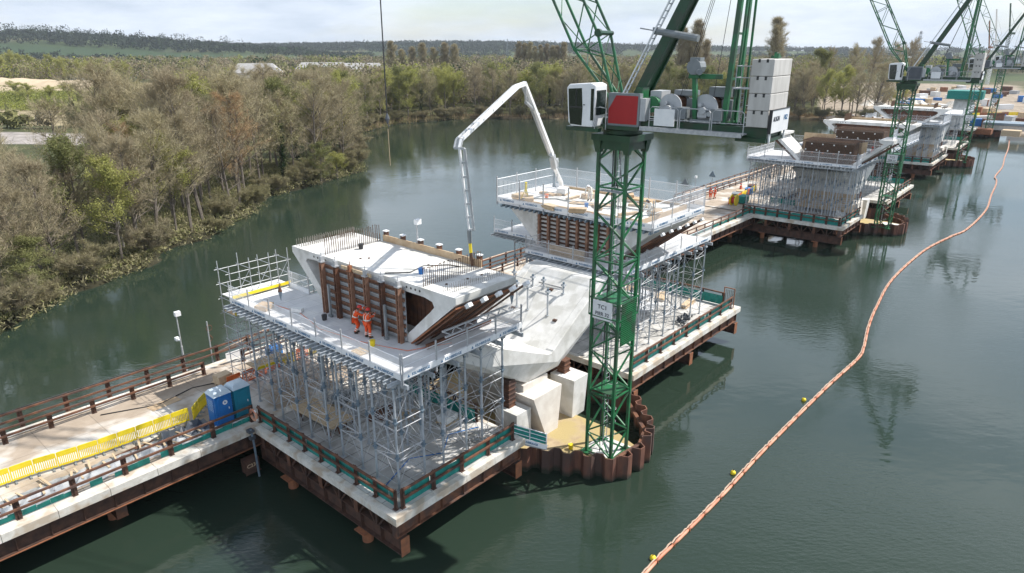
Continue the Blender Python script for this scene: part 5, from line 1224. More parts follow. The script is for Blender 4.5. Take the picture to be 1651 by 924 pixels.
# hoist rope with ball hook hanging from the first jib
def hoist(S, tip, k, a, t, z0, drop, label):
    x, y, z = S(*tip); w0 = FW(k, a, t, z0); th = PH0 + FR[k][2]
    wx, wy, wz = w0.x + x * math.cos(th) - y * math.sin(th), w0.y + x * math.sin(th) + y * math.cos(th), z0 + z
    t_ = wthing('hoist_rope', label, 'crane hook', (wx, wy, wz))
    m = MB(); m.tube([(0, 0, 0), (0, 0, -drop)], .045, 5); m.build('rope', 'rope', t_)
    m = MB(); m.tube([(0, 0, -drop), (0, 0, -drop - .35), (0, 0, -drop - .7)], [.05, .16, .05], 8); m.tube([(0, 0, -drop - .7), (.1, 0, -drop - .9), (0, 0, -drop - 1.05)], .03, 5); m.build('hook_block', 'dgrey', t_)
    m = MB(); m.tube([(0, 0, -drop - 1.05), (.02, 0, -drop - 3.6)], .022, 5); m.build('sling', 'timber', t_)
    return wx, wy, wz
hp = hoist(S1, TIP1, 1, 14.3, -3.0, 1.25, 33.0, 'long crane hoist rope hanging over the lake left of the pump boom')
print('HOOK', hp)
for k, a, t, lab, sl in ((2, 12.8, -2.3, 'second green tower crane along the viaduct, dark panel beside its cab', -38), (3, 13.6, -2.6, 'third green tower crane, partly behind the second one', -36), (4, 11.8, -2.0, 'farthest green tower crane near the end of the lake', -33)):
    c_, S_, tp_ = tower_crane(k, a, t, lab, slew=R(sl), jl=R({2: 61, 3: 66, 4: 62}[k]))
# lone pieces at pier 4
cofferdam(4)
#PART5
# ------------------------------------------------------------------ concrete placing boom
pb = thing('placing_boom', 'white articulated concrete placing boom arching over the lake from the upper casting deck', 'concrete boom', 1, 29.6, 12.4, 13.3)
PB = lambda a, t, z: (a - 29.6, t - 12.4, z - 13.3)
m = MB(); m.tube([PB(29.6, 12.4, 12.9), PB(29.3, 12.3, 14.2), PB(26.9, 11.2, 15.9)], [.24, .2, .16], 8); m.build('column', 'white', pb)
m = MB(); m.bar(PB(26.9, 11.2, 15.9), PB(26.2, 10.9, 16.9), .4, .5); m.bar(PB(26.1, 10.9, 16.6), PB(27.6, 11.4, 16.5), .10, .10); m.bar(PB(27.6, 11.4, 16.5), PB(27.7, 11.5, 14.6), .08, .08); m.build('turret', 'lgrey', pb)
def arm(p, q, w0, w1):
    m = MB(); p = Vector(p); q = Vector(q); d = (q - p).normalized(); x = d.cross(Vector((0, 0, 1))).normalized(); y = x.cross(d); V = []
    for c, w_ in ((p, w0), (q, w1)): V += [c - x * w_ * .35 - y * w_ / 2, c + x * w_ * .35 - y * w_ / 2, c + x * w_ * .35 + y * w_ / 2, c - x * w_ * .35 + y * w_ / 2]
    m.add(V, [(3, 2, 1, 0), (4, 5, 6, 7), (0, 1, 5, 4), (1, 2, 6, 5), (2, 3, 7, 6), (3, 0, 4, 7)]); m.build('arm', 'white', pb)
    m = MB(); o_ = x * .28; m.tube([p + o_, q + o_], .075, 8)
    n = 6
    for i in range(n + 1): c = p.lerp(q, i / n); m.bar(c - x * .1, c + o_, .08, .12)
    m.build('delivery_pipe', 'lgrey', pb)
arm(PB(26.2, 10.9, 17.0), PB(18.9, 7.7, 22.85), .36, .27)
arm(PB(18.9, 7.7, 22.85), PB(17.3, 7.0, 22.75), .27, .28); arm(PB(17.3, 7.0, 22.75), PB(8.2, 3.1, 20.5), .30, .18); arm(PB(8.2, 3.1, 20.5), PB(7.9, 2.95, 20.1), .18, .18); arm(PB(7.9, 2.95, 20.1), PB(9.0, 3.45, 15.4), .15, .11)
m = MB(); m.tube([PB(22.4, 9.3, 20.5), PB(19.3, 7.95, 21.6)], .11, 8); m.tube([PB(19.3, 7.95, 21.6), PB(18.8, 7.6, 22.7)], .07, 8); m.tube([PB(10.3, 4.1, 21.0), PB(8.4, 3.4, 20.3)], .08, 8); m.tube([PB(25.6, 10.6, 17.1), PB(27.3, 11.2, 16.3)], .12, 8); m.build('ram', 'lgrey', pb)
m = MB(); m.tube([PB(9.0, 3.45, 15.4), PB(9.15, 3.55, 14.6)], .13, 8); m.build('coupling', 'grey', pb)
m = MB(); m.tube([PB(9.15, 3.55, 14.6), PB(9.2, 3.55, 14.0)], .09, 8); m.build('yellow_collar', 'yellow', pb); m = MB(); m.tube([PB(9.2, 3.55, 14.0), PB(9.25, 3.5, 13.2)], .08, 8); m.build('end_hose', 'rebar', pb)
tv = thing('tripod_stand', 'yellow tripod stand at the left corner of the upper casting deck', 'tripod', 1, 24.6, 12.3, 13.35); m = MB()
m.tube([(0, 0, .6), (0, 0, 1.5)], .09, 8); m.build('head', 'yellow', tv)
for q in range(3): m = MB(); m.tube([(0, 0, 1.1), (.45 * math.cos(q * 2.1), .45 * math.sin(q * 2.1), 0)], .03, 5); m.build('leg', 'yellow', tv)

# ------------------------------------------------------------------ things on the trestle
BAR = [(-14.9, 17.6), (-13.85, 17.5), (-12.85, 17.42), (-11.8, 17.3), (-10.75, 17.22), (-9.7, 17.0), (-8.7, 16.85), (-7.7, 16.72), (-6.7, 16.68), (-5.7, 16.62), (-4.72, 16.58), (-3.7, 16.56), (-2.66, 16.5)]
def ped_barrier(k, p, q, label, mt='yellow', z=DZ):
    d = Vector((q[0] - p[0], q[1] - p[1])); L_ = d.length - .03; t_ = thing('pedestrian_barrier', label, 'barrier', k, p[0], p[1], z, math.atan2(d.y, d.x), 'plastic pedestrian barriers')
    m = MB(); m.box((0, -.02, .15), (.06, .02, 1.0)); m.box((L_ - .06, -.02, .15), (L_, .02, 1.0)); m.box((.06, -.025, .72), (L_ - .06, .025, 1.02)); m.box((.06, -.02, .15), (L_ - .06, .02, .25))
    for i in range(9): x = .12 + i * (L_ - .28) / 8; m.box((x, -.015, .25), (x + .045, .015, .72))
    m.build('panel', mt, t_); m = MB()
    for x in (.16, L_ - .2): m.box((x - .05, -.22, 0), (x + .05, .22, .07)); m.box((x - .03, -.04, .07), (x + .03, .04, .18))
    m.build('foot', 'grey', t_)
for i in range(len(BAR) - 1):
    ped_barrier(1, BAR[i], BAR[i + 1], f'yellow plastic pedestrian barrier, {ORD[len(BAR) - 2 - i]} in the row counted from the blue toilet')
ped_barrier(1, (-2.5, 16.35), (-1.85, 17.0), 'shaded yellow barrier turned at an angle beside the blue toilet'); ped_barrier(1, (-1.8, 17.05), (-1.0, 17.7), 'orange-yellow barrier right behind the blue toilet')
for i in range(5): ped_barrier(1, (4.3 + i * 1.1, 18.9 + .1 * i), (5.35 + i * 1.1, 19.0 + .1 * i), f'orange barrier on the trestle behind the front scaffold, {ORD[i]} from the left', 'orange' if i % 2 == 0 else 'yellow')
for i in range(3): ped_barrier(1, (.9 + i * 1.1, 18.6), (1.95 + i * 1.1, 18.7), f'orange barrier just right of the teal toilet, {ORD[i]} from the left', 'orange')
for i in range(9): ped_barrier(2, (3.0 + i * 1.5, 16.6 + .12 * i), (4.4 + i * 1.5, 16.7 + .12 * i), f'yellow or orange barrier beside the second pier platform, {ORD[i]} from the near end', 'yellow' if i % 3 else 'orange')
def toilet(a, t, mt, label, disc):
    t_ = thing('portable_toilet', label, 'portable toilet', 1, a, t, DZ); m = MB(); m.box((0, 0, .12), (1.06, 1.06, 1.95)); m.box((-.03, -.03, 0), (1.09, 1.09, .12)); m.box((-.02, -.02, 1.93), (1.08, 1.08, 2.02)); o = m.build('cabin', mt, t_)
    m = MB(); m.hull([(-.05, -.05, 2.021), (1.11, -.05, 2.021), (1.11, 1.11, 2.021), (-.05, 1.11, 2.021), (.10, .15, 2.26), (.96, .15, 2.26), (.96, .91, 2.26), (.10, .91, 2.26), (.3, .3, 2.30), (.76, .3, 2.30), (.3, .76, 2.3), (.76, .76, 2.3)]); m.build('roof', 'wcroof', t_)
    m = MB(); m.box((.18, -.035, .2), (.88, -.003, 1.86)); m.box((-.035, .15, .2), (-.003, .9, 1.86)); dr = m.build('door', mt, t_); m = MB(); m.box((.80, -.06, 1.0), (.84, -.036, 1.14)); m.build('handle', 'white', dr)
    m = MB()
    for i in range(5):
        for j in range(7): m.box((-.042, .22 + i * .13, 1.0 + j * .11), (-.036, .27 + i * .13, 1.04 + j * .11))
    m.build('vent', 'wcroof', t_)
    if disc: m = MB(); m.tube([(.62, -.041, 1.5), (.62, -.036, 1.5)], .15, 20); d_ = m.build('round_sign', 'white', t_); m = MB(); m.tube([(.62, -.045, 1.5), (.62, -.0415, 1.5)], .09, 3); m.build('pictogram', mt, d_)
toilet(-1.85, 14.55, 'wcblue', 'blue portable toilet with pale roof and a round white sign', True)
toilet(-.62, 14.55, 'wcteal', 'teal portable toilet right beside the blue one', False)
lb = thing('life_ring', 'orange life ring hanging on the corner rail post by the toilets', 'life ring', 1, .0, 13.3, DZ + .62)
bm = bmesh.new(); R1, r1_ = .33, .085
vs_ = [[bm.verts.new(((R1 + r1_ * math.cos(b)) * math.cos(a) * .0 - .14 + r1_ * math.sin(b), (R1 + r1_ * math.cos(b)) * math.cos(a), (R1 + r1_ * math.cos(b)) * math.sin(a))) for b in [6.283 * j / 8 for j in range(8)]] for a in [6.283 * i / 24 for i in range(24)]]
for i in range(24):
    for j in range(8): bm.faces.new((vs_[i][j], vs_[i][(j + 1) % 8], vs_[(i + 1) % 24][(j + 1) % 8], vs_[(i + 1) % 24][j]))
me = bpy.data.meshes.new('ring'); bm.to_mesh(me); bm.free(); me.materials.append(M['boom']); o = bpy.data.objects.new('ring', me); COL.objects.link(o); o.parent = lb
m = MB()
for q in range(4): a = q * 1.57 + .6; m.bar((-.14, .25 * math.cos(a), .25 * math.sin(a)), (-.14, .43 * math.cos(a), .43 * math.sin(a)), .19, .07, up=(1, 0, 0))
m.build('band', 'white', lb)
rr = random.Random(12)
def nn_(i): i += 1; return f"{i}{'th' if 10 <= i % 100 <= 20 else {1: 'st', 2: 'nd', 3: 'rd'}.get(i % 10, 'th')}"
def strewn(k, name, label, cat, a, t, z, l, w_, h, mt, rot, group=None):
    m = MB(); m.box((0, 0, 0), (l, w_, h)); o = m.build(name, mt); o.location = FW(k, a, t, z); o.rotation_euler = (0, 0, PH0 + rot); tag(o, label, cat, group)
for i in range(22):
    a = -16 + i * .62 + rr.uniform(-.2, .2); t = rr.uniform(14.3, 15.4)
    strewn(1, 'timber_batten', f'short timber batten on the grey sheeting, {nn_(i)} from the left picture edge', 'timber', a, t, DZ + .12 + i * .004, rr.uniform(.08, .12), rr.uniform(.8, 1.5), .05, 'timber', rr.uniform(-.4, .4), 'battens on the grey sheeting')
for i in range(10):
    a = -15 + i * 1.1; strewn(1, 'steel_plate_strip', f'thin rusty strip among the grey sheeting, {nn_(i)} from the left picture edge', 'steel', a, rr.uniform(14.3, 15.8), DZ + .06 + i * .003, rr.uniform(.9, 1.8), .1, .04, 'rust', rr.uniform(-.3, .3), 'rusty strips on the trestle')
def crumple(k, name, label, cat, a0, t0, a1, t1, z, amp, mt, cell=.28, seed=1):
    nx_, ny_ = max(4, int((a1 - a0) / cell)), max(4, int((t1 - t0) / cell)); V = []; r_ = random.Random(seed)
    for j in range(ny_ + 1):
        for i in range(nx_ + 1):
            e = min(1, i / 2, j / 2, (nx_ - i) / 2, (ny_ - j) / 2)
            V.append(((a1 - a0) * i / nx_ + r_.uniform(-.08, .08), (t1 - t0) * j / ny_ + r_.uniform(-.08, .08), .02 + e * amp * r_.random() ** 1.5))
    m = MB(); m.add(V, [(j * (nx_ + 1) + i, j * (nx_ + 1) + i + 1, (j + 1) * (nx_ + 1) + i + 1, (j + 1) * (nx_ + 1) + i) for j in range(ny_) for i in range(nx_)]); n0 = len(m.v)
    o = m.build(name, mt); sol = o.modifiers.new('s', 'SOLIDIFY'); sol.thickness = .01; o.location = FW(k, a0, t0, z); o.rotation_euler = (0, 0, PH0 + FR[k][2]); tag(o, label, cat); return o
crumple(1, 'plastic_sheeting', 'long crumpled grey plastic sheet between the yellow barriers and the near rail', 'sheeting', -17, 14.2, -2.2, 16.0, DZ + .01, .26, 'tarp')
crumple(1, 'dark_tarpaulin', 'dark crumpled tarpaulin heaped in front of the angled barrier', 'tarpaulin', -5.2, 14.8, -2.0, 16.2, DZ + .05, .62, 'dgrey', .25, 5)
crumple(1, 'white_sacking', 'pale sack cloth bundle lying below the blue toilet door', 'sack', -2.6, 13.95, -1.3, 14.5, DZ + .01, .4, 'bag', .2, 7)
crumple(1, 'white_sacking', 'white sack slumped over the rail side beside the teal toilet', 'sack', -1.0, 13.95, -.1, 14.4, DZ + .01, .4, 'bag', .2, 8)
crumple(1, 'light_debris', 'pale heap of torn sheeting at the left edge of the picture behind the near rail', 'sheeting', -19.5, 14.2, -15.5, 15.8, DZ + .05, .5, 'bag', .3, 9)
strewn(1, 'manhole_grate', 'brown square grating panel lying on the trestle road in front of the toilets', 'grating', -3.6, 19.6, DZ + .004, 1.9, .8, .02, 'ply', .1)
for i in range(14): strewn(1, 'scaffold_board', f'long pale scaffold board, {nn_(i % 7)} from left in the {"lower" if i < 7 else "upper"} layer of the bundle', 'board', 2.0 + .0 * i + (i % 7) * .24, 8.2 + .05 * (i % 3), DZ + .62 + (i // 7) * .06, .22, 4.2, .05, 'timber', .05, 'scaffold boards bundled on trestles')
for i, (a, t) in enumerate([(2.0, 8.6), (2.0, 11.6)]):
    t_ = thing('sawhorse', f'rusty steel sawhorse under the {"near" if i == 0 else "far"} end of the board bundle', 'sawhorse', 1, a, t, DZ); m = MB(); m.bar((-.1, 0, .55), (1.9, 0, .55), .1, .08); m.build('beam', 'rust', t_)
    for x in (0, .6, 1.2, 1.8):
        m = MB(); m.bar((x, -.22, 0), (x, 0, .55), .06, .06); m.bar((x, .22, 0), (x, 0, .55), .06, .06); m.build('leg', 'rust', t_)
for i, (a, t) in enumerate([(4.6, 8.0), (5.3, 7.4)]): crate_stack(1, a, t, DZ + .01, ['rusty steel beam pile on the front platform floor', 'second rusty beam pile on the front platform floor'][i], (1.6, .5, .4), 'rust', 3, i * .4)
for i, (a, t, l) in enumerate([(8.2, 1.2, 'crumpled pale scaffold fittings pile near the water side rail of the front platform'), (7.2, 2.0, 'grey metal fittings pile on the front platform')]):
    m = MB(); r_ = random.Random(i + 3)
    for q in range(24): p = Vector((r_.uniform(-.7, .7), r_.uniform(-.5, .5), r_.uniform(.02, .3))); rod(m, p, p + Vector((r_.uniform(-.5, .5), r_.uniform(-.5, .5), r_.uniform(-.03, .1))), .03)
    o = m.build('fittings_pile', 'galv'); o.location = FW(1, a, t, DZ + .02); o.rotation_euler = (0, 0, PH0); tag(o, l, 'scaffold fittings')
# rear platform clutter (a 31..38)
for i, (a, t, l, s, mt) in enumerate([(33.5, 6.5, 'white form panels stacked on the rear platform', (2.6, 1.6, .5), 'board'), (35.2, 2.6, 'long timber beams near the outer corner of the rear platform', (2.4, .5, .35), 'timber'), (34.2, 9.0, 'second stack of pale panels on the rear platform', (2.2, 1.4, .4), 'concw'), (32.2, 4.4, 'white sheet material lying flat on the rear platform', (2.4, 1.9, .18), 'board'), (35.6, 5.0, 'loose timber near the far end of the rear platform', (2., .7, .3), 'timber')]): crate_stack(1, a, t, DZ + .01, l, s, mt, 4, .1 * i)
for i in range(3): ped_barrier(1, (34.4 - i * 1.0, 10.2 + i * .5), (35.3 - i * 1.0, 9.8 + i * .5), f'red-orange barrier on the rear platform, {ORD[i]} from the right', 'orange' if i != 1 else 'red')
for i in range(4): ped_barrier(1, (31 - i * 1.1, 13.2), (32 - i * 1.1, 13.2), f'barrier at the trestle edge of the rear platform, {ORD[i]} from the right', 'orange' if i % 2 else 'yellow')
m = MB(); r_ = random.Random(2)
for q in range(40): p = Vector((r_.uniform(-.8, .8), r_.uniform(-.35, .35), r_.uniform(.05, .5))); m.tube([p, p + Vector((r_.uniform(-.1, .1), r_.uniform(-.1, .1), .25))], .07, 6)
o = m.build('jack_head_pile', 'dgrey'); o.location = FW(1, 32.2, 1.2, DZ + .02); o.rotation_euler = (0, 0, PH0); tag(o, 'pile of dark jack heads beside the water rail of the rear platform', 'jack heads')
# everyday clutter on the decks
def pallet(k, a, t, z, rot, label, load=None):
    t_ = thing('pallet', label, 'pallet', k, a, t, z, rot); m = MB()
    for i in range(3): m.box((0, i * .42, 0), (1.2, i * .42 + .1, .1))
    for i in range(6): m.box((i * .22, 0, .102), (i * .22 + .1, .94, .13))
    m.build('slats', 'timber', t_)
    if load: m = MB(); m.box((.08, .08, .135), (1.1, .85, .135 + load[1])); m.build('load', load[0], t_)
def bucket(k, a, t, z, mt, label): 
    t_ = thing('bucket', label, 'bucket', k, a, t, z); m = MB(); m.tube([(0, 0, 0), (0, 0, .34)], [.13, .17], 12); m.build('pail', mt, t_); m = MB(); m.tube([(-.17, 0, .33), (-.1, 0, .46), (.1, 0, .46), (.17, 0, .33)], .01, 4); m.build('handle', 'galv', t_)
for a, t, z, r, l, ld in [(4.4, 10.8, DZ, .2, 'timber pallet with grey drums load at the far left of the front platform floor', ('grey', .6)), (6.4, 6.2, DZ, .5, 'empty timber pallet near the middle of the front platform floor', None), (7.3, 4.0, DZ, .1, 'timber pallet with white bags on the front platform floor by the pier', ('bag', .4)), (.8, 19.6, DZ, .1, 'timber pallet on the trestle road just past the toilets', ('timber', .5)), (5.5, 20.6, DZ, .3, 'pallet with blue load on the trestle behind the front scaffold', ('wcblue', .7)), (11.5, 18.2, DZ, .4, 'pallet with pale load on the trestle beside the nearest pier', ('bag', .6)), (30.5, 10.2, DZ, .2, 'pallet with rusty load at the left of the rear platform', ('rust', .5)), (36.6, 8.6, DZ, .7, 'empty pallet near the end rail of the rear platform', None), (28.0, 10.8, 13.39, .3, 'pallet of bagged material at the left of the casting deck', ('bag', .45)), (29.8, 5.2, 13.39, .6, 'pallet with brown load at the back of the casting deck', ('ply', .4))]: pallet(1, a, t, z, r, l, ld)
for a, t, z, mt, l in [(3.1, 5.2, ZD, 'yellow', 'yellow bucket on the front raised deck near the right worker'), (3.6, 10.4, ZD, 'black', 'black bucket beside the left end of the formwork'), (7.2, 11.2, 13.2, 'black', 'black bucket on top of the front segment near its left end'), (6.3, 4.6, 13.2, 'wcblue', 'blue bucket on top of the front segment'), (25.6, 7.0, 13.39, 'wcblue', 'blue bucket on the casting deck left of the mast'), (26.3, 11.5, 13.39, 'orange', 'orange bucket on the casting deck near the tripod'), (30.0, 2.0, 13.39, 'black', 'black bucket at the right end of the casting deck'), (13.0, -1.2, 1.16, 'yellow', 'yellow bucket on the cofferdam floor beside the mast')]: bucket(1, a, t, z, mt, l)
def hose(k, label, z, pts, mt='black', r=.03): pipe(k, 'hose', label, 'hose', [(*p, z + r) for p in pts], r, mt, .05)
hose(1, 'black hose snaking over the top of the front segment', 13.2, [(5.0, 6.2), (6.0, 5.2), (7.4, 5.6), (8.4, 4.6), (8.6, 3.8)])
hose(1, 'orange cable lying along the front raised deck before the formwork', ZD, [(2.9, 15.5), (3.3, 12.6), (2.6, 9.5), (3.0, 6.2), (3.9, 3.2), (6.2, 2.2)], 'orange', .018)
hose(1, 'blue hose curled over the front platform floor', DZ, [(1.0, 2.2), (3.6, 3.2), (5.2, 2.2), (6.8, 3.4), (8.6, 2.6)], 'wcblue', .03)
hose(1, 'black hose across the trestle road before the scaffold', DZ, [(-6, 21.6), (-3, 20.2), (-.5, 20.9), (3, 19.4), (6, 21)], 'black', .035)
hose(1, 'grey hose running over the casting deck', 13.39, [(24.6, 12.8), (26.5, 10.6), (26, 8), (27.6, 6.2), (27.2, 3.2), (29.5, 2)], 'grey', .05)
hose(1, 'black cable over the rear platform floor', DZ, [(31, 2.4), (33, 3.4), (35.2, 3.8), (37.2, 6)], 'black', .03)
hose(1, 'thin black hose hanging over the inclined slab', 8.9, [(19.4, 4.6), (19.3, 6.6)], 'black', .03)
for i, (a, t) in enumerate([(26.8, 9.6), (25.5, 5.4), (28.9, 3.4), (26.4, 3.0), (29.0, 12.2), (27.4, 13.2)]): crate_stack(1, a, t, 13.39, f'{["cut timber lengths", "brown form boards", "short planks", "stacked plywood strips", "loose battens", "pale board offcuts"][i]} on the casting deck, {["middle left", "just left of the mast", "at the right end", "right of the mast", "at the back left", "by the boom base"][i]}', (1.6, .3 + .1 * (i % 3), .18), ['timber', 'ply'][i % 2], 3, i * .9)
strewn(1, 'brown_form_panel', 'long brown plywood panel lying across the casting deck in the middle', 'panel', 26.9, 5.6, 13.40, .9, 3.4, .06, 'ply', .35); strewn(1, 'brown_form_panel', 'reddish plywood panel at the back right of the casting deck', 'panel', 29.6, 3.6, 13.40, .8, 2.6, .3, 'ply', .1)
# second pier: green and yellow machine, cable reel, sack
t_ = thing('green_generator', 'small green generator box beside the yellow reel at the second pier trestle edge', 'generator', 2, 5.3, 15.2, DZ); m = MB(); m.box((0, 0, .1), (2.0, 1.1, 1.1)); m.build('housing', 'net', t_); m = MB(); m.box((.1, .1, 0), (1.9, 1., .1)); m.build('skid', 'black', t_)
t_ = thing('cable_reel', 'yellow and red cable reel on the trestle before the second pier', 'reel', 2, 3.6, 15.6, DZ); m = MB(); m.tube([(0, 0, .8), (0, .1, .8)], .8, 20); m.tube([(0, .7, .8), (0, .8, .8)], .8, 20); m.build('flange', 'yellow', t_); m = MB(); m.tube([(0, .1, .8), (0, .7, .8)], .5, 16); m.build('drum', 'red', t_)
crumple(2, 'white_sack', 'big white sack on the front platform of the second pier', 'sack', 6.5, 1.4, 8.0, 2.8, DZ + .01, 1.3, 'bag', .4, 3)
for i, (a, t) in enumerate([(8, 17), (10.5, 17.4), (13, 17), (16, 17.6)]): crate_stack(2, a, t, DZ, f'materials stack on the trestle beside the second pier, {ORD[i]} from the near end', (1.8, 1.2, .9), ['grey', 'timber', 'wcblue', 'rust'][i], 4)

# ------------------------------------------------------------------ lamp and camera masts
def mast(a, t, h, label, cam_=True, k=1, arm_=True):
    t_ = thing('camera_mast', label, 'mast', k, a, t, DZ - .2); m = MB(); m.tube([(0, 0, 0), (0, 0, h * .45), (0, 0, h * .46), (0, 0, h)], [.075, .07, .05, .045], 8); m.build('pole', 'galv', t_)
    m = MB(); m.box((-.12, -.12, 0), (.12, .12, .12)); m.build('base', 'white', t_)
    if cam_: m = MB(); m.hull([(x, y, z) for x in (-.1, .28) for y in (-.14, .14) for z in (h - .1, h + .22)]); m.build('camera_head', 'white', t_)
    if arm_: m = MB(); m.bar((0, 0, h * .55), (-.05, .35, h * .56), .08, .08); m.box((-.15, .3, h * .53), (.1, .65, h * .58)); m.build('side_camera', 'white', t_)
mast(.55, 24.15, 4.4, 'white camera pole at the far rail, leftmost of the two beside the trestle')
t_ = thing('life_ring_post', 'thin post with hooks at the far rail, right of the white camera pole', 'post', 1, 2.55, 24.1, DZ - .2); m = MB(); m.tube([(0, 0, 0), (0, 0, 3.3)], .045, 6); m.build('pole', 'galv', t_); m = MB(); m.tube([(.1 + .22 * math.cos(q * .6), 0, 2.75 + .22 * math.sin(q * .6)) for q in range(11)], .03, 5); m.tube([(.1, 0, 2.2), (.25, 0, 1.9), (.05, 0, 1.7)], .04, 5); m.build('hook', 'rust', t_)
m = MB(); m.box((0, 0, 0), (1.4, .04, .55)); o = m.build('white_notice', 'white'); o.location = FW(1, 2.9, 22.6, DZ + .3); o.rotation_euler = (0, 0, PH0); tag(o, 'blank pale panel on the gap in the far inner rail', 'panel')
mast(9.6, 8.6, 1.6, 'little white camera on a post at the back edge of the front segment', arm_=False); bpy.context.view_layer.update()
[o for o in COL.objects if o.name.startswith('camera_mast')][-1].location.z = 13.25
mast(79, 24.0, 3.6, 'thin lamp pole right of the upper casting deck, leftmost of three on the far rail', arm_=False); mast(101, 24.4, 4.6, 'thin lamp pole far along the far rail near the second pier', arm_=False)
for i, (a, t) in enumerate([(76.5, 24.4), (85.5, 24.3)]):
    t_ = thing('triangular_sign', ['grey triangular sign back on the far rail behind the casting deck', 'blue-grey triangular sign back farther along the far rail'][i], 'sign', 1, a, t, DZ); m = MB(); m.tube([(0, 0, 0), (0, 0, 3.0)], .05, 6); m.build('pole', 'galv', t_)
    m = MB(); m.prism([(-.6, 2.6), (.6, 2.6), (0, 3.6)], lambda y, z: (-.08, y, z), lambda y, z: (-.05, y, z)); m.build('triangle', 'grey' if i == 0 else 'blue', t_)
# steel code on the crosshead and mooring pipe clamps
t_ = thing('crosshead_end', 'rust box beam end with stencilled code under the trestle edge below the toilets', 'beam end', 1, -.9, 12.78, 1.7); m = MB(); m.box((-.45, 0, -1.35), (.45, .55, -.45)); m.box((-.5, -.03, -1.40), (.5, .0, -1.34)); m.build('box_end', 'rustd', t_); m = MB(); _pt(m, 'C230', .34, (0, -.012, -.85), (1, 0, 0), (0, 0, 1), (0, -1, 0)); m.build('lettering', 'timber', t_)
for i, (a, t) in enumerate([(-.75, 12.7), (-19.2, 12.7)]):
    t_ = thing('clamped_pipe', ['dark pipe clamped to the trestle edge near the life ring, dipping to the water', 'grey pipe clamped to the trestle edge at the lower left corner'][i], 'pipe', 1, a, t, DZ); m = MB(); m.tube([(0, 0, .1), (.05, -.05, -.6), (.1, -.08, -3.2)], .07, 8); m.build('pipe', 'grey' if i else 'blue', t_); m = MB(); m.box((-.18, -.12, -.1), (.18, .3, .05)); m.box((-.15, -.15, -.55), (.17, .1, -.35)); m.build('clamp', 'dgrey', t_)

# ------------------------------------------------------------------ floating boom and buoys
BP = [(3.0, 23.0), (5.3, 26.0), (7.6, 28.8), (8.9, 30.2), (12.6, 34.3), (17.0, 39.4), (24.4, 47.6), (29.5, 53.0), (31.2, 55.4), (34.0, 60.2), (37.5, 65.6), (43.9, 74.6), (54.1, 86.2), (62, 93.4), (67.0, 97.7), (77.8, 110), (87, 122.5), (93.8, 131.5), (98, 137.5), (100.6, 141.8), (110, 153.5), (120.1, 167.5), (133, 185), (146.0, 203.5)]
def dense(P, st):
    out = []
    for i in range(len(P) - 1):
        p0, p1, p2, p3 = [Vector((*P[max(0, min(len(P) - 1, i + j))], 0)) for j in (-1, 0, 1, 2)]; n = max(1, int((p2 - p1).length / st))
        for j in range(n): q = j / n; out.append(.5 * ((2 * p1) + (p2 - p0) * q + (2 * p0 - 5 * p1 + 4 * p2 - p3) * q * q + (3 * p1 - p0 - 3 * p2 + p3) * q ** 3))
    out.append(Vector((*P[-1], 0))); return out
D_ = dense(BP, .25); bt = wthing('floating_boom', 'long orange floating boom curving across the lake', 'floating boom', (0, 0, 0)); m = MB(); e_ = MB(); c_ = MB(); i = 0; r_ = random.Random(4)
while i < len(D_) - 2:
    L_ = 7; seg = D_[i:i + L_ + 1]
    if len(seg) < 3: break
    n = len(seg); m.tube([p + Vector((0, 0, .07)) for p in seg], [.09 * (.5 if j in (0, n - 1) else 1) for j in range(n)], 8)
    sd_ = (seg[-1] - seg[0]).normalized().cross(Vector((0, 0, 1))); e_.tube([p - sd_ * (.10 + r_.uniform(0, .05)) + Vector((0, 0, .10 + r_.uniform(-.02, .06))) for p in seg], .04, 5); c_.bar(seg[0] + sd_ * .10 + Vector((0, 0, .05)), seg[0] - sd_ * .10 + Vector((0, 0, .05)), .05, .16)
    i += L_
m.build('float', 'boom', bt, True); e_.build('skirt_edge', 'boomtop', bt); c_.build('connector', 'rusto', bt)
for i, (x, y) in enumerate([(7.43, 28.85), (13.9, 36.4), (22.1, 45.8)]):
    t_ = wthing('marker_buoy', f'small yellow buoy beside the orange boom, {["nearest the camera", "middle of the three", "farthest of the three"][i]}', 'buoy', (x - .12, y, .08)); bm = bmesh.new(); bmesh.ops.create_uvsphere(bm, u_segments=14, v_segments=8, radius=.17); me = bpy.data.meshes.new('ball'); bm.to_mesh(me); bm.free(); me.materials.append(M['yellow']); me.polygons.foreach_set('use_smooth', [True] * len(me.polygons)); o = bpy.data.objects.new('ball', me); COL.objects.link(o); o.parent = t_
    m = MB(); m.tube([(0, 0, .15), (0, 0, .26)], .03, 6); m.build('eye', 'black', t_)

# ------------------------------------------------------------------ people
def skin_mesh(name, joints, edges, radii, m_, parent, sub=1, root=0):
    me = bpy.data.meshes.new(name); me.from_pydata([tuple(j) for j in joints], edges, []); o = bpy.data.objects.new(name, me); COL.objects.link(o)
    o.modifiers.new('k', 'SKIN'); 
    for i, v in enumerate(me.skin_vertices[0].data):
        r = radii[i]; v.radius = (r, r) if not isinstance(r, tuple) else r; v.use_root = (i == root)
    sb = o.modifiers.new('s', 'SUBSURF'); sb.levels = sub; sb.render_levels = sub
    bpy.context.view_layer.update(); dg = bpy.context.evaluated_depsgraph_get(); m2 = bpy.data.meshes.new_from_object(o.evaluated_get(dg)); bpy.data.objects.remove(o); m2.name = name
    m2.materials.clear(); m2.materials.append(M[m_]); m2.polygons.foreach_set('use_smooth', [True] * len(m2.polygons)); o = bpy.data.objects.new(name, m2); COL.objects.link(o); o.parent = parent; return o
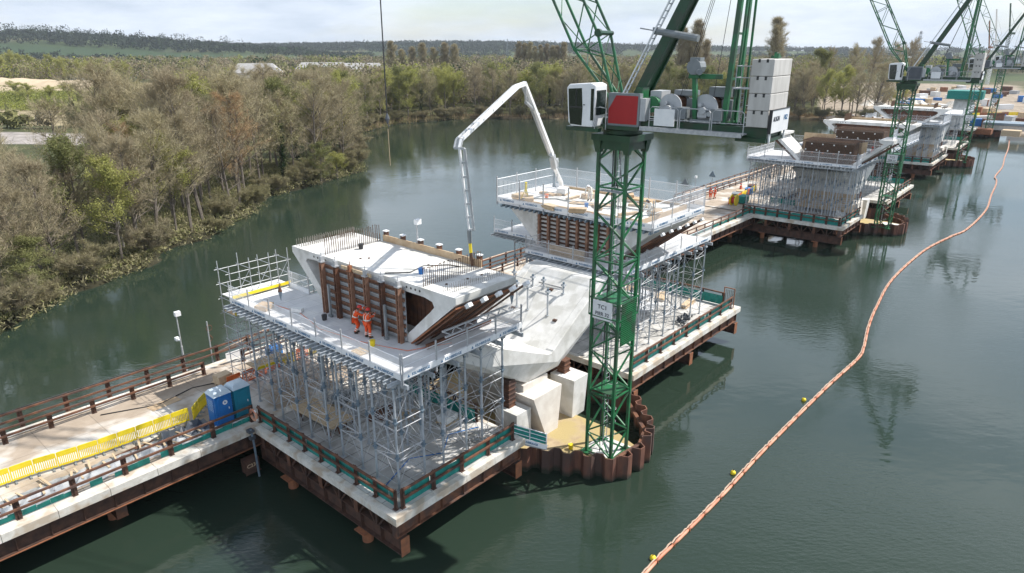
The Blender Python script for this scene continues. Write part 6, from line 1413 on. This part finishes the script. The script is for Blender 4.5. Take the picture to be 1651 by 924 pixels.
def person(loc, rot, label, J, cloth='orangehv', hat='redhat', stripes=True, boots='orangehv'):
    """J: joints, x forward, y left, z up; hip, neck, head, and per side sh el ha hp kn an to"""
    t_ = bpy.data.objects.new('person', None); COL.objects.link(t_); t_.location = loc; t_.rotation_euler = (0, 0, rot); tag(t_, label, 'person')
    V = Vector; hip, neck, head = V(J['hip']), V(J['neck']), V(J['head']); up = (head - neck).normalized()
    js = [hip, hip.lerp(neck, .45), hip.lerp(neck, .82), neck, neck.lerp(head, .45), head, head + up * .13]; rd = [.14, .135, .165, .06, .055, .095, .06]; ed = [(0, 1), (1, 2), (2, 3), (3, 4), (4, 5), (5, 6)]
    for s in ('l', 'r'):
        sh, el, ha, hp, kn, an, to = [V(J[s + q]) for q in ('sh', 'el', 'ha', 'hp', 'kn', 'an', 'to')]; b = len(js); d = (ha - el).normalized()
        js += [sh, el, ha, ha + d * .09]; rd += [.062, .046, .03, .036]; ed += [(2, b), (b, b + 1), (b + 1, b + 2), (b + 2, b + 3)]
        side = d.cross(up).normalized() if abs(d.dot(up)) < .95 else V((0, 1, 0)); bend = side.cross(d).normalized()
        for f, (o_, ln) in enumerate(((-.032, .075), (-.011, .085), (.011, .08), (.032, .065))):
            c = len(js); p0 = ha + d * .09 + side * o_; js += [p0, p0 + d * ln * .6 - bend * .01, p0 + d * ln - bend * .03]; rd += [.010, .009, .008]; ed += [(b + 3, c), (c, c + 1), (c + 1, c + 2)]
        c = len(js); js += [ha + d * .03 + side * .045, ha + d * .075 + side * .07]; rd += [.012, .010]; ed += [(b + 2, c), (c, c + 1)]
        b = len(js); js += [hp, kn, an, to]; rd += [.095, .062, .045, .04]; ed += [(0, b), (b, b + 1), (b + 1, b + 2), (b + 2, b + 3)]
    skin_mesh('body', js, ed, rd, 'skin', t_)
    # jacket
    js = [hip + (neck - hip) * .05, hip.lerp(neck, .45), hip.lerp(neck, .80), hip.lerp(neck, .98)]; rd = [.175, .17, .195, .10]; ed = [(0, 1), (1, 2), (2, 3)]
    for s in ('l', 'r'):
        sh, el, ha = [V(J[s + q]) for q in ('sh', 'el', 'ha')]; b = len(js); js += [sh, el, ha.lerp(el, .06)]; rd += [.085, .068, .055]; ed += [(2, b), (b, b + 1), (b + 1, b + 2)]
    skin_mesh('jacket', js, ed, rd, cloth, t_)
    js = [hip]; rd = [.165]; ed = []
    for s in ('l', 'r'):
        hp, kn, an = [V(J[s + q]) for q in ('hp', 'kn', 'an')]; b = len(js); js += [hp, kn, an + V((0, 0, .03))]; rd += [.115, .088, .075]; ed += [(0, b), (b, b + 1), (b + 1, b + 2)]
    skin_mesh('trousers', js, ed, rd, cloth, t_)
    m = MB()
    for s in ('l', 'r'):
        an, to = V(J[s + 'an']), V(J[s + 'to']); m.tube([an + V((0, 0, .06)), an - V((0, 0, .02)), to], [.068, .07, .055], 8)
    m.build('boots', boots if boots != 'orangehv' else 'boot', t_, True)
    if stripes:
        m = MB(); c = hip.lerp(neck, .25); ax = (neck - hip).normalized(); m.tube([c, c + ax * .055], .185, 14, False)
        for y in (.10, -.10):
            sv = (V(J['lsh']) - V(J['rsh'])).normalized() * y; m.tube([c + sv * .9 - V((.155, 0, 0)), hip.lerp(neck, .8) + sv - V((.185, 0, 0)), hip.lerp(neck, 1.0) + sv - V((.02, 0, -.02)), hip.lerp(neck, .8) + sv + V((.18, 0, 0)), c + sv * .9 + V((.155, 0, 0))], .022, 4)
        for s in ('l', 'r'):
            sh, el, ha, kn, an = [V(J[s + q]) for q in ('sh', 'el', 'ha', 'kn', 'an')]; p = el.lerp(ha, .35); m.tube([p, p + (ha - el).normalized() * .05], .075, 10, False)
            for q in (.35, .6): p = kn.lerp(an, q); m.tube([p, p + (an - kn).normalized() * .05], .092, 10, False)
        m.build('reflective_bands', 'reflect', t_)
    hm = bmesh.new(); bmesh.ops.create_uvsphere(hm, u_segments=14, v_segments=8, radius=.135)
    for v in hm.verts: v.co = head + up * .05 + V((v.co.x * 1.1, v.co.y, max(v.co.z, -.01)))
    me = bpy.data.meshes.new('hard_hat'); hm.to_mesh(me); hm.free(); me.materials.append(M[hat]); me.polygons.foreach_set('use_smooth', [True] * len(me.polygons)); o = bpy.data.objects.new('hard_hat', me); COL.objects.link(o); o.parent = t_
    m = MB(); f = V((1, 0, 0)); m.hull([head + f * .085 + V((0, y, z)) for y in (-.012, .012) for z in (-.03, .02)] + [head + f * .12 + V((0, 0, -.03))]); m.build('nose', 'skin', t_)
    m = MB()
    for y in (-.035, .035): m.hull([head + V((.086 + dx, y + dy, .02 + dz)) for dx in (0, .012) for dy in (-.012, .012) for dz in (-.008, .008)])
    m.build('eyes', 'black', t_)
    m = MB(); m.hull([head + V((-.06 + dx, dy, -.03 + dz)) for dx in (-.05, .05) for dy in (-.09, .09) for dz in (-.05, .06)]); m.build('hair', 'boot', t_, True)
    return t_
def pose(**kw):
    J = dict(hip=(0, 0, .95), neck=(.02, 0, 1.45), head=(.05, 0, 1.63), lsh=(0, .19, 1.40), rsh=(0, -.19, 1.40), lel=(0, .25, 1.12), rel=(0, -.25, 1.12), lha=(.12, .24, .88), rha=(.12, -.24, .88), lhp=(0, .10, .90), rhp=(0, -.10, .90), lkn=(.03, .11, .50), rkn=(.03, -.11, .50), lan=(0, .12, .09), ran=(0, -.12, .09), lto=(.18, .13, .045), rto=(.18, -.13, .045)); J.update(kw); return J
th1 = PH0 + 0
person(FW(1, 3.62, 6.25, ZD), th1 + .05, 'worker in orange high-visibility clothes facing the rusty formwork, the right one of the pair', pose(neck=(.04, 0, 1.46), head=(.09, -.02, 1.63), lel=(.22, .28, 1.25), lha=(.50, .20, 1.32), rel=(.22, -.26, 1.28), rha=(.50, -.12, 1.38), lkn=(.04, .15, .5), rkn=(.04, -.15, .5), lan=(0, .17, .09), ran=(0, -.17, .09), lto=(.18, .19, .045), rto=(.18, -.19, .045)))
person(FW(1, 3.66, 7.32, ZD), th1 - .75, 'worker in orange high-visibility clothes reaching across towards his colleague, the left one of the pair', pose(hip=(-.08, 0, .88), neck=(.12, 0, 1.36), head=(.22, 0, 1.52), lsh=(.10, .19, 1.32), rsh=(.10, -.19, 1.30), lel=(.30, .25, 1.35), lha=(.55, .2, 1.48), rel=(.36, -.20, 1.14), rha=(.66, -.12, 1.20), lkn=(.14, .10, .48), rkn=(.10, -.10, .47), lan=(-.04, .10, .09), ran=(-.1, -.12, .09), lto=(.14, .1, .045), rto=(.08, -.12, .045), lhp=(-.06, .1, .85), rhp=(-.06, -.1, .85)))
person(FW(1, 81.5, 21.8, DZ), th1 + 2.6, 'lone worker in orange walking on the trestle before the second pier', pose(lkn=(.12, .1, .5), lan=(.22, .1, .1), lto=(.4, .1, .05), ran=(-.25, -.1, .12), rto=(-.1, -.1, .05)))
person(FW(1, 26.6, 1.9, 13.4), th1 + 3.0, 'worker in pale overalls and dark hat kneeling near the water side of the casting deck', pose(hip=(0, 0, .55), neck=(.28, 0, .95), head=(.42, 0, 1.06), lsh=(.26, .19, .9), rsh=(.26, -.19, .9), lel=(.42, .24, .66), rel=(.42, -.24, .66), lha=(.6, .2, .42), rha=(.6, -.2, .42), lhp=(0, .1, .5), rhp=(0, -.1, .5), lkn=(.3, .12, .12), rkn=(.3, -.12, .12), lan=(-.12, .12, .1), ran=(-.12, -.12, .1), lto=(-.2, .12, .05), rto=(-.2, -.12, .05)), 'wcloth', 'dgrey', False)
person(FW(1, 27.8, 8.2, 13.4), th1 + 3.4, 'worker in white overalls bending over on the casting deck left of the mast', pose(hip=(-.1, 0, .85), neck=(.35, 0, 1.15), head=(.5, 0, 1.22), lsh=(.32, .19, 1.1), rsh=(.32, -.19, 1.1), lel=(.45, .24, .85), rel=(.45, -.24, .85), lha=(.55, .2, .6), rha=(.55, -.2, .6), lhp=(-.1, .1, .82), rhp=(-.1, -.1, .82)), 'wcloth', 'white', False)
person(FW(1, 28.6, 6.2, 13.4), th1 + 2.4, 'worker in white overalls standing on the casting deck behind the mast', pose(), 'wcloth', 'white', False)
person(FW(1, 27.0, 4.9, 13.4), th1 + 1.0, 'worker in cream overalls stooping behind the crane mast lattice', pose(hip=(-.05, 0, .88), neck=(.25, 0, 1.3), head=(.38, 0, 1.42), lsh=(.22, .19, 1.24), rsh=(.22, -.19, 1.24), lel=(.36, .24, 1.0), rel=(.36, -.24, 1.0)), 'wcloth', 'redhat', False)
person(FW(2, 9.6, -.1, 10.74), th1 + 1.2, 'orange-clothed worker standing right of the near rebar cage on the second pier', pose())
person(FW(2, 5.3, 20.5, DZ), th1 + .4, 'orange-clothed worker among the barriers by the second pier scaffold', pose())
person(FW(2, 12.0, 18.5, DZ), th1 + 1.4, 'worker in orange farther along the trestle behind the second pier scaffold', pose())
# crane driver seated in the first cab
cx, cy, cz = S1(-1.55, 1.25, .55); w0 = FW(1, 14.3, -3.0, 1.25); c0, s0 = math.cos(PH0), math.sin(PH0)
person(Vector((w0.x + cx * c0 - cy * s0, w0.y + cx * s0 + cy * c0, 1.25 + cz + .1)), R(142), 'crane driver in orange seated inside the nearest white cab', pose(hip=(0, 0, .42), neck=(.05, 0, .92), head=(.1, 0, 1.08), lsh=(.02, .19, .86), rsh=(.02, -.19, .86), lel=(.1, .26, .6), rel=(.1, -.26, .6), lha=(.35, .2, .55), rha=(.35, -.2, .55), lhp=(.02, .1, .42), rhp=(.02, -.1, .42), lkn=(.42, .12, .45), rkn=(.42, -.12, .45), lan=(.45, .12, .1), ran=(.45, -.12, .1), lto=(.58, .12, .05), rto=(.58, -.12, .05)))

# ------------------------------------------------------------------ hanging chain hooks (teardrop counterweights) above the raised deck
for i, (a, t, z, l) in enumerate([(2.9, 13.9, 11.9, 'rust and blue plumb weight hanging at the left end of the front segment'), (11.0, 2.0, 12.3, 'rust and blue plumb weight hanging at the right end of the front segment')]):
    t_ = thing('plumb_weight', l, 'weight', 1, a, t, z); m = MB(); m.tube([(0, 0, 0), (0, 0, -.6)], .015, 4); m.build('chain', 'rust', t_); m = MB(); m.tube([(0, 0, -.6), (0, 0, -1.0)], [.03, .14], 8); m.build('upper_cone', 'rust', t_); m = MB(); m.tube([(0, 0, -1.0), (0, 0, -1.6)], [.14, .02], 8); m.build('lower_cone', 'blue', t_)
for i, (a, t, l) in enumerate([(3.3, 12.4, 'small white-ended tube lying on the deck left of the formwork'), (2.0, 14.2, 'folded brown cardboard pieces by the left barriers')]):
    strewn(1, 'tube_offcut' if i == 0 else 'cardboard_sheet', l, 'tube' if i == 0 else 'cardboard', a, t, ZD + .03, .35 if i == 0 else .9, .8, .22 if i == 0 else .3, 'bag' if i == 0 else 'ply', .5)
t_ = thing('timber_rack', 'small tray of timber blocks on the white boards near the corner of the raised deck', 'timber', 1, 1.75, 4.6, ZD + .04)
for i in range(5): m = MB(); m.box((.05, i * .17, 0), (.65, i * .17 + .08, .09)); m.build('block', 'timber', t_)

# ------------------------------------------------------------------ far bank: yard, viaduct ends, houses, spoil heap
def wbox(name, label, cat, x, y, z, l, w_, h, mt, rot, group=None):
    m = MB(); m.box((-l / 2, -w_ / 2, 0), (l / 2, w_ / 2, h)); m.box((-l / 2 - .05, -w_ / 2 - .05, h), (l / 2 + .05, w_ / 2 + .05, h + .12)); o = m.build(name, mt); o.location = (x, y, z); o.rotation_euler = (0, 0, rot); tag(o, label, cat, group); return o
r_ = random.Random(21)
YD = {}
for i in range(72):
    y = 222 + i * 3.3 + r_.uniform(0, 4); x = r_.uniform(.47 * y + 22, .62 * y + 40); mt = r_.choice(['white', 'lgrey', 'ballast', 'rust', 'bag', 'wcblue', 'timber', 'rusto'])
    col_ = {'white': 'white', 'lgrey': 'grey', 'ballast': 'concrete-coloured', 'rust': 'rust-brown', 'bag': 'off-white', 'wcblue': 'blue', 'timber': 'tan', 'rusto': 'orange-brown'}[mt]
    YD[col_] = YD.get(col_, -1) + 1
    wbox('storage_container', f'{col_} storage unit on the far sandy yard, {nn_(YD[col_])} of that colour outward', 'site storage', x, y, gz(x, y), r_.uniform(3, 8), r_.uniform(2, 3), r_.uniform(1.2, 2.8), mt, r_.uniform(0, 3), f'{col_} units in the far yard')
for i in range(26):
    x = 158 + i * 3.6; y = 262 + i * 1.2; ped_w = thing('yard_barrier', f'far yard barrier, {nn_(i)} from the left in the yellow line', 'barrier', 1, 0, 0, 0, 0, 'yellow barriers in the far yard'); ped_w.location = (x, y, gz(x, y)); ped_w.rotation_euler = (0, 0, .33)
    m = MB(); m.box((0, -.1, 0), (3.5, .1, 1.2)); m.build('panel', 'yellow' if i % 3 else 'rusto', ped_w)
for i in range(9):
    x, y = 165 + i * 17 + r_.uniform(-5, 5), 300 + r_.uniform(-30, 60); m = MB(); n = 16; V = [(0, 0, r_.uniform(2, 4))]
    for q in range(n): a = 6.283 * q / n; rad = r_.uniform(4, 8); V.append((rad * math.cos(a) * .5, rad * math.sin(a) * .5, r_.uniform(1, 2.4)))
    for q in range(n): a = 6.283 * q / n; rad = r_.uniform(5, 8); V.append((rad * math.cos(a), rad * math.sin(a), -.3))
    m.add(V, [(0, 1 + q, 1 + (q + 1) % n) for q in range(n)] + [(1 + q, 1 + n + q, 1 + n + (q + 1) % n, 1 + (q + 1) % n) for q in range(n)]); o = m.build('earth_heap', 'kerb'); o.location = (x, y, gz(x, y)); tag(o, f'tan earth heap on the far yard, {nn_(i)} from the left', 'earth heap', 'earth heaps in the far yard')
# distant viaduct legs and green-netted pier
t_ = thing('far_pier', 'pale grey pier leg with green netting on top at the end of the lake', 'pier', 4, 6, 3, 0); m = MB(); m.add([(0, 0, 0), (3, 0, 0), (3, 5, 0), (0, 5, 0), (3.5, 0, 11), (6.5, 0, 11), (6.5, 5, 11), (3.5, 5, 11)], [(0, 3, 2, 1), (4, 5, 6, 7), (0, 1, 5, 4), (1, 2, 6, 5), (2, 3, 7, 6), (3, 0, 4, 7)]); m.build('inclined_leg', 'conc', t_); m = MB(); m.box((2, -2, 11.02), (9, 7, 13.4)); m.build('green_net_enclosure', 'net', t_)
t_ = thing('low_deck', 'long low dark-edged deck running right from the far crane', 'deck', 4, 14, -60, 2.2); m = MB(); m.box((0, 0, 0), (8, 60, 1.4)); m.build('edge', 'ballast', t_); m = MB(); m.box((-.3, 0, 1.41), (8.3, 60, 2.1)); m.build('parapet', 'blue', t_)
for i in range(8): 
    strewn(4, 'rusty_trough', f'rust-brown steel frame, {nn_(i)} from the right below the far low deck', 'steel frame', 8, -52 + i * 7, 1.2, 4, 4.5, 1.6, 'rusto' if i % 2 else 'timber', 0, 'steel frames on the far bank')
work_platform(4, 'dark work platform at the farthest crane', 0, 9, 1, 12)
# houses and sheds
def house(px_, d, wd, dp, hw, hr, rot, label, wall='wall', roof='roof', gp=None, cat='house'):
    x = (px_ - 825.5) / 1101 * (d * .945 + 3); y = d; t_ = wthing('house', label, cat, (x, y, gz(x, y) - .2), rot, gp); m = MB(); m.box((-wd / 2, -dp / 2, 0), (wd / 2, dp / 2, hw)); wl = m.build('wall', wall, t_)
    m = MB(); o_ = .6; m.add([(-wd / 2 - o_, -dp / 2 - o_, hw + .01), (wd / 2 + o_, -dp / 2 - o_, hw + .01), (wd / 2 + o_, dp / 2 + o_, hw + .01), (-wd / 2 - o_, dp / 2 + o_, hw + .01), (-wd / 2 + dp * .25, 0, hw + hr), (wd / 2 - dp * .25, 0, hw + hr)], [(0, 3, 2, 1), (0, 1, 5, 4), (1, 2, 5), (2, 3, 4, 5), (3, 0, 4)]); rf = m.build('roof', roof, t_)
    n = max(2, int(wd / 3.5))
    for i in range(n):
        xx = -wd / 2 + wd * (i + .5) / n
        for zz in ([1.2] if hw < 4 else [1.2, 4.0]):
            m = MB(); m.box((xx - .6, -dp / 2 - .04, zz), (xx + .6, -dp / 2 + .05, zz + 1.2)); m.build('window', 'glass', t_)
    if wd < 15: m = MB(); m.box((wd * .2, -.4, hw + hr * .5), (wd * .2 + .8, .4, hw + hr + 1.0)); m.build('chimney', 'brick', rf)
for i, (p, d, w_, l) in enumerate([(412, 520, 34, 'large grey hipped-roof building left of the hoist rope, leftmost of three'), (520, 560, 42, 'long grey-roofed building in the middle of the three beyond the left woods'), (583, 540, 36, 'long grey-roofed building just left of the hoist rope')]):
    house(p, d, w_, 20, 8.5, 6.5, R(8), l, 'wall', 'roof', None, 'building')
house(885, 330, 9, 7, 4.5, 3.5, .4, 'small dark-roofed house in the trees left of the crane cab', 'wall', 'brick')
for i, (p, d) in enumerate([(130, 640), (152, 600), (168, 640), (284, 650), (300, 620), (365, 900), (348, 930), (120, 610)]): house(p, d, 12 + (i * 5) % 7, 8, 5, 4, i * .7, ['white-gabled house among the trees below the left hill', 'cream house with grey roof below the left hill', 'brown-roofed house below the left hill', 'house with brown roof left of the big bare tree', 'white-walled house right of the big bare tree', 'white farm building on the right shoulder of the left hill', 'long brown barn on the shoulder of the left hill', 'small pale house at the edge of the yellow-green trees'][i], 'white' if i in (0, 4, 5) else 'wall', 'roof' if i % 2 else 'brick')
for i, (p, d, w_) in enumerate([(1330, 1500, 40), (1440, 1400, 50), (1455, 1450, 45), (1500, 1500, 40), (1255, 1600, 40)]): house(p, d, w_, 18, 6, 4, 0, 'long white far-off building on the horizon slope, ' + ORD[i] + ' of the scattered ones', 'white', 'lgrey')
m = MB(); nx_, ny_ = 40, 8; V = []; r_ = random.Random(9)
for j in range(ny_ + 1):
    for i in range(nx_ + 1):
        e = math.sin(math.pi * j / ny_) * min(1, (nx_ - i) / 9) ; V.append((i * 4.2, j * 4.5, e * (9.5 - 4.0 * i / nx_ + 0.35 * math.sin(i * .5) + .3 * math.sin(i * 1.7 + j)) + r_.uniform(-.35, .35)))
m.add(V, [(j * (nx_ + 1) + i, j * (nx_ + 1) + i + 1, (j + 1) * (nx_ + 1) + i + 1, (j + 1) * (nx_ + 1) + i) for j in range(ny_) for i in range(nx_)])
M['sand'] = mat('sand_heap_soil', (.46, .36, .24), .95, 0, (.58, .47, .33), .12, 8, .4, 1); o = m.build('sand_heap', 'sand', None, True); o.location = (-375, 425, 0); tag(o, 'long pale sand heap beyond the left meadow', 'sand heap')
# excavator near the rusty frames, left woods
x, y = -170, 400; t_ = wthing('excavator', 'far-off orange-yellow excavator beside rusty steel heaps beyond the left woods', 'excavator', (x, y, gz(x, y)), .4); m = MB(); m.box((-2, -1.4, 0), (2, -.8, 1)); m.box((-2, .8, 0), (2, 1.4, 1)); m.build('track', 'black', t_); m = MB(); m.box((-2, -1.3, 1.05), (1.6, 1.3, 2.3)); m.build('body', 'yellow', t_); m = MB(); m.box((.2, -1.2, 2.31), (1.6, 0, 3.5)); m.build('cab', 'glass', t_); m = MB(); m.bar((1.4, .4, 2), (4.5, .4, 5.2), .4, .5); m.bar((4.5, .4, 5.2), (7, .4, 2.4), .3, .4); m.hull([(6.6, 0, 1.4), (7.6, 0, 1.6), (6.8, .9, 1.4), (7.5, .9, 2.6), (6.6, 0, 2.6)]); m.build('arm', 'yellow', t_)
for i in range(6):
    xx, yy = -162 + i * 7, 402 + (i % 2) * 6; m = MB(); r2 = random.Random(i)
    for q in range(22): p = Vector((r2.uniform(-3, 3), r2.uniform(-2, 2), r2.uniform(0, 2))); m.bar(p, p + Vector((r2.uniform(-4, 4), r2.uniform(-2, 2), r2.uniform(-.5, 1.5))), .35, .35)
    o = m.build('steel_heap', 'rusto'); o.location = (xx, yy, gz(xx, yy)); tag(o, f'rusty steel heap beyond the left woods, {nn_(i)} from left', 'steel heap', 'rusty steel heaps beyond the left woods')
# power pylons on the skyline
for i, (p, d, h, l) in enumerate([(1263, 1300, 46, 'far lattice pylon right of the counterweight'), (1035, 1700, 42, 'far lattice pylon beside the crane strut'), (818, 2000, 48, 'faint lattice pylon on the skyline left of the cab'), (1480, 900, 46, 'lattice pylon behind the second crane')]):
    x = (p - 825.5) / 1101 * d * .945; t_ = wthing('pylon', l, 'pylon', (x, d, gz(x, d)), .3); m = MB()
    for sx in (-1, 1):
        for sy in (-1, 1): m.bar((sx * 3, sy * 3, 0), (sx * .6, sy * .6, h), .3, .3)
    for q in range(9):
        z0_, z1_ = h * q / 9, h * (q + 1) / 9; w0_, w1_ = 3 - 2.4 * q / 9, 3 - 2.4 * (q + 1) / 9
        for sy in (-1, 1): m.bar((-w0_, sy * w0_, z0_), (w1_, sy * w1_, z1_), .14, .14); m.bar((w0_, sy * w0_, z0_), (-w1_, sy * w1_, z1_), .14, .14)
    m.build('tower', 'grey', t_)
    for z in (.68, .82, .95): m = MB(); m.bar((-6 * (1.2 - z * .5), 0, h * z), (6 * (1.2 - z * .5), 0, h * z), .35, .35); m.build('arm', 'grey', t_)
# farther cranes standing beyond the fourth
for i, (px_, d, h, mt) in enumerate([(1603, 520, 30, 'white'), (1594, 620, 26, 'rusto'), (1622, 560, 36, 'greend')]):
    x = (px_ - 825.5) / 1101 * (d * .945); t_ = wthing('far_crane', ['slim white crane mast far beyond the others', 'small orange luffing crane in the far distance', 'dark distant crane behind the fourth tower crane'][i], 'crane', (x, d, 0), 0.5)
    m = MB()
    for sx in (-.8, .8):
        for sy in (-.8, .8): m.bar((sx, sy, 0), (sx, sy, h), .25, .25)
    for q in range(int(h / 2)): m.bar((-.8, -.8, q * 2), (.8, -.8, q * 2 + 2), .15, .15); m.bar((.8, .8, q * 2), (.8, -.8, q * 2 + 2), .15, .15)
    m.build('mast', mt, t_); m = MB(); m.bar((0, 0, h), (-8, 0, h + 22), .7, .9); m.bar((0, 0, h), (5, 0, h + 6), .4, .4); m.bar((5, 0, h + 6), (-6, 0, h + 18), .12, .12); m.build('jib', mt, t_); m = MB(); m.box((0, -1, h), (6, 1, h + 1.6)); m.build('machinery_deck', mt, t_)
# haze
hz = bpy.data.materials.new('air_haze'); hz.use_nodes = True; t = hz.node_tree; t.nodes.clear(); o_ = t.nodes.new('ShaderNodeOutputMaterial'); v_ = t.nodes.new('ShaderNodeVolumePrincipled'); v_.inputs['Color'].default_value = (.80, .87, .95, 1); v_.inputs['Density'].default_value = .00009; v_.inputs['Anisotropy'].default_value = .2; t.links.new(v_.outputs[0], o_.inputs['Volume'])
m = MB(); m.box((-7200, -640, -8), (7200, 9300, 78)); o = m.build('haze', 'conc'); o.data.materials[0] = hz; o['kind'] = 'stuff'; tag(o, 'thin pale haze over the valley', 'haze')
SC.cycles.volume_step_rate = 10; SC.cycles.volume_max_steps = 32; SC.cycles.volume_bounces = 0
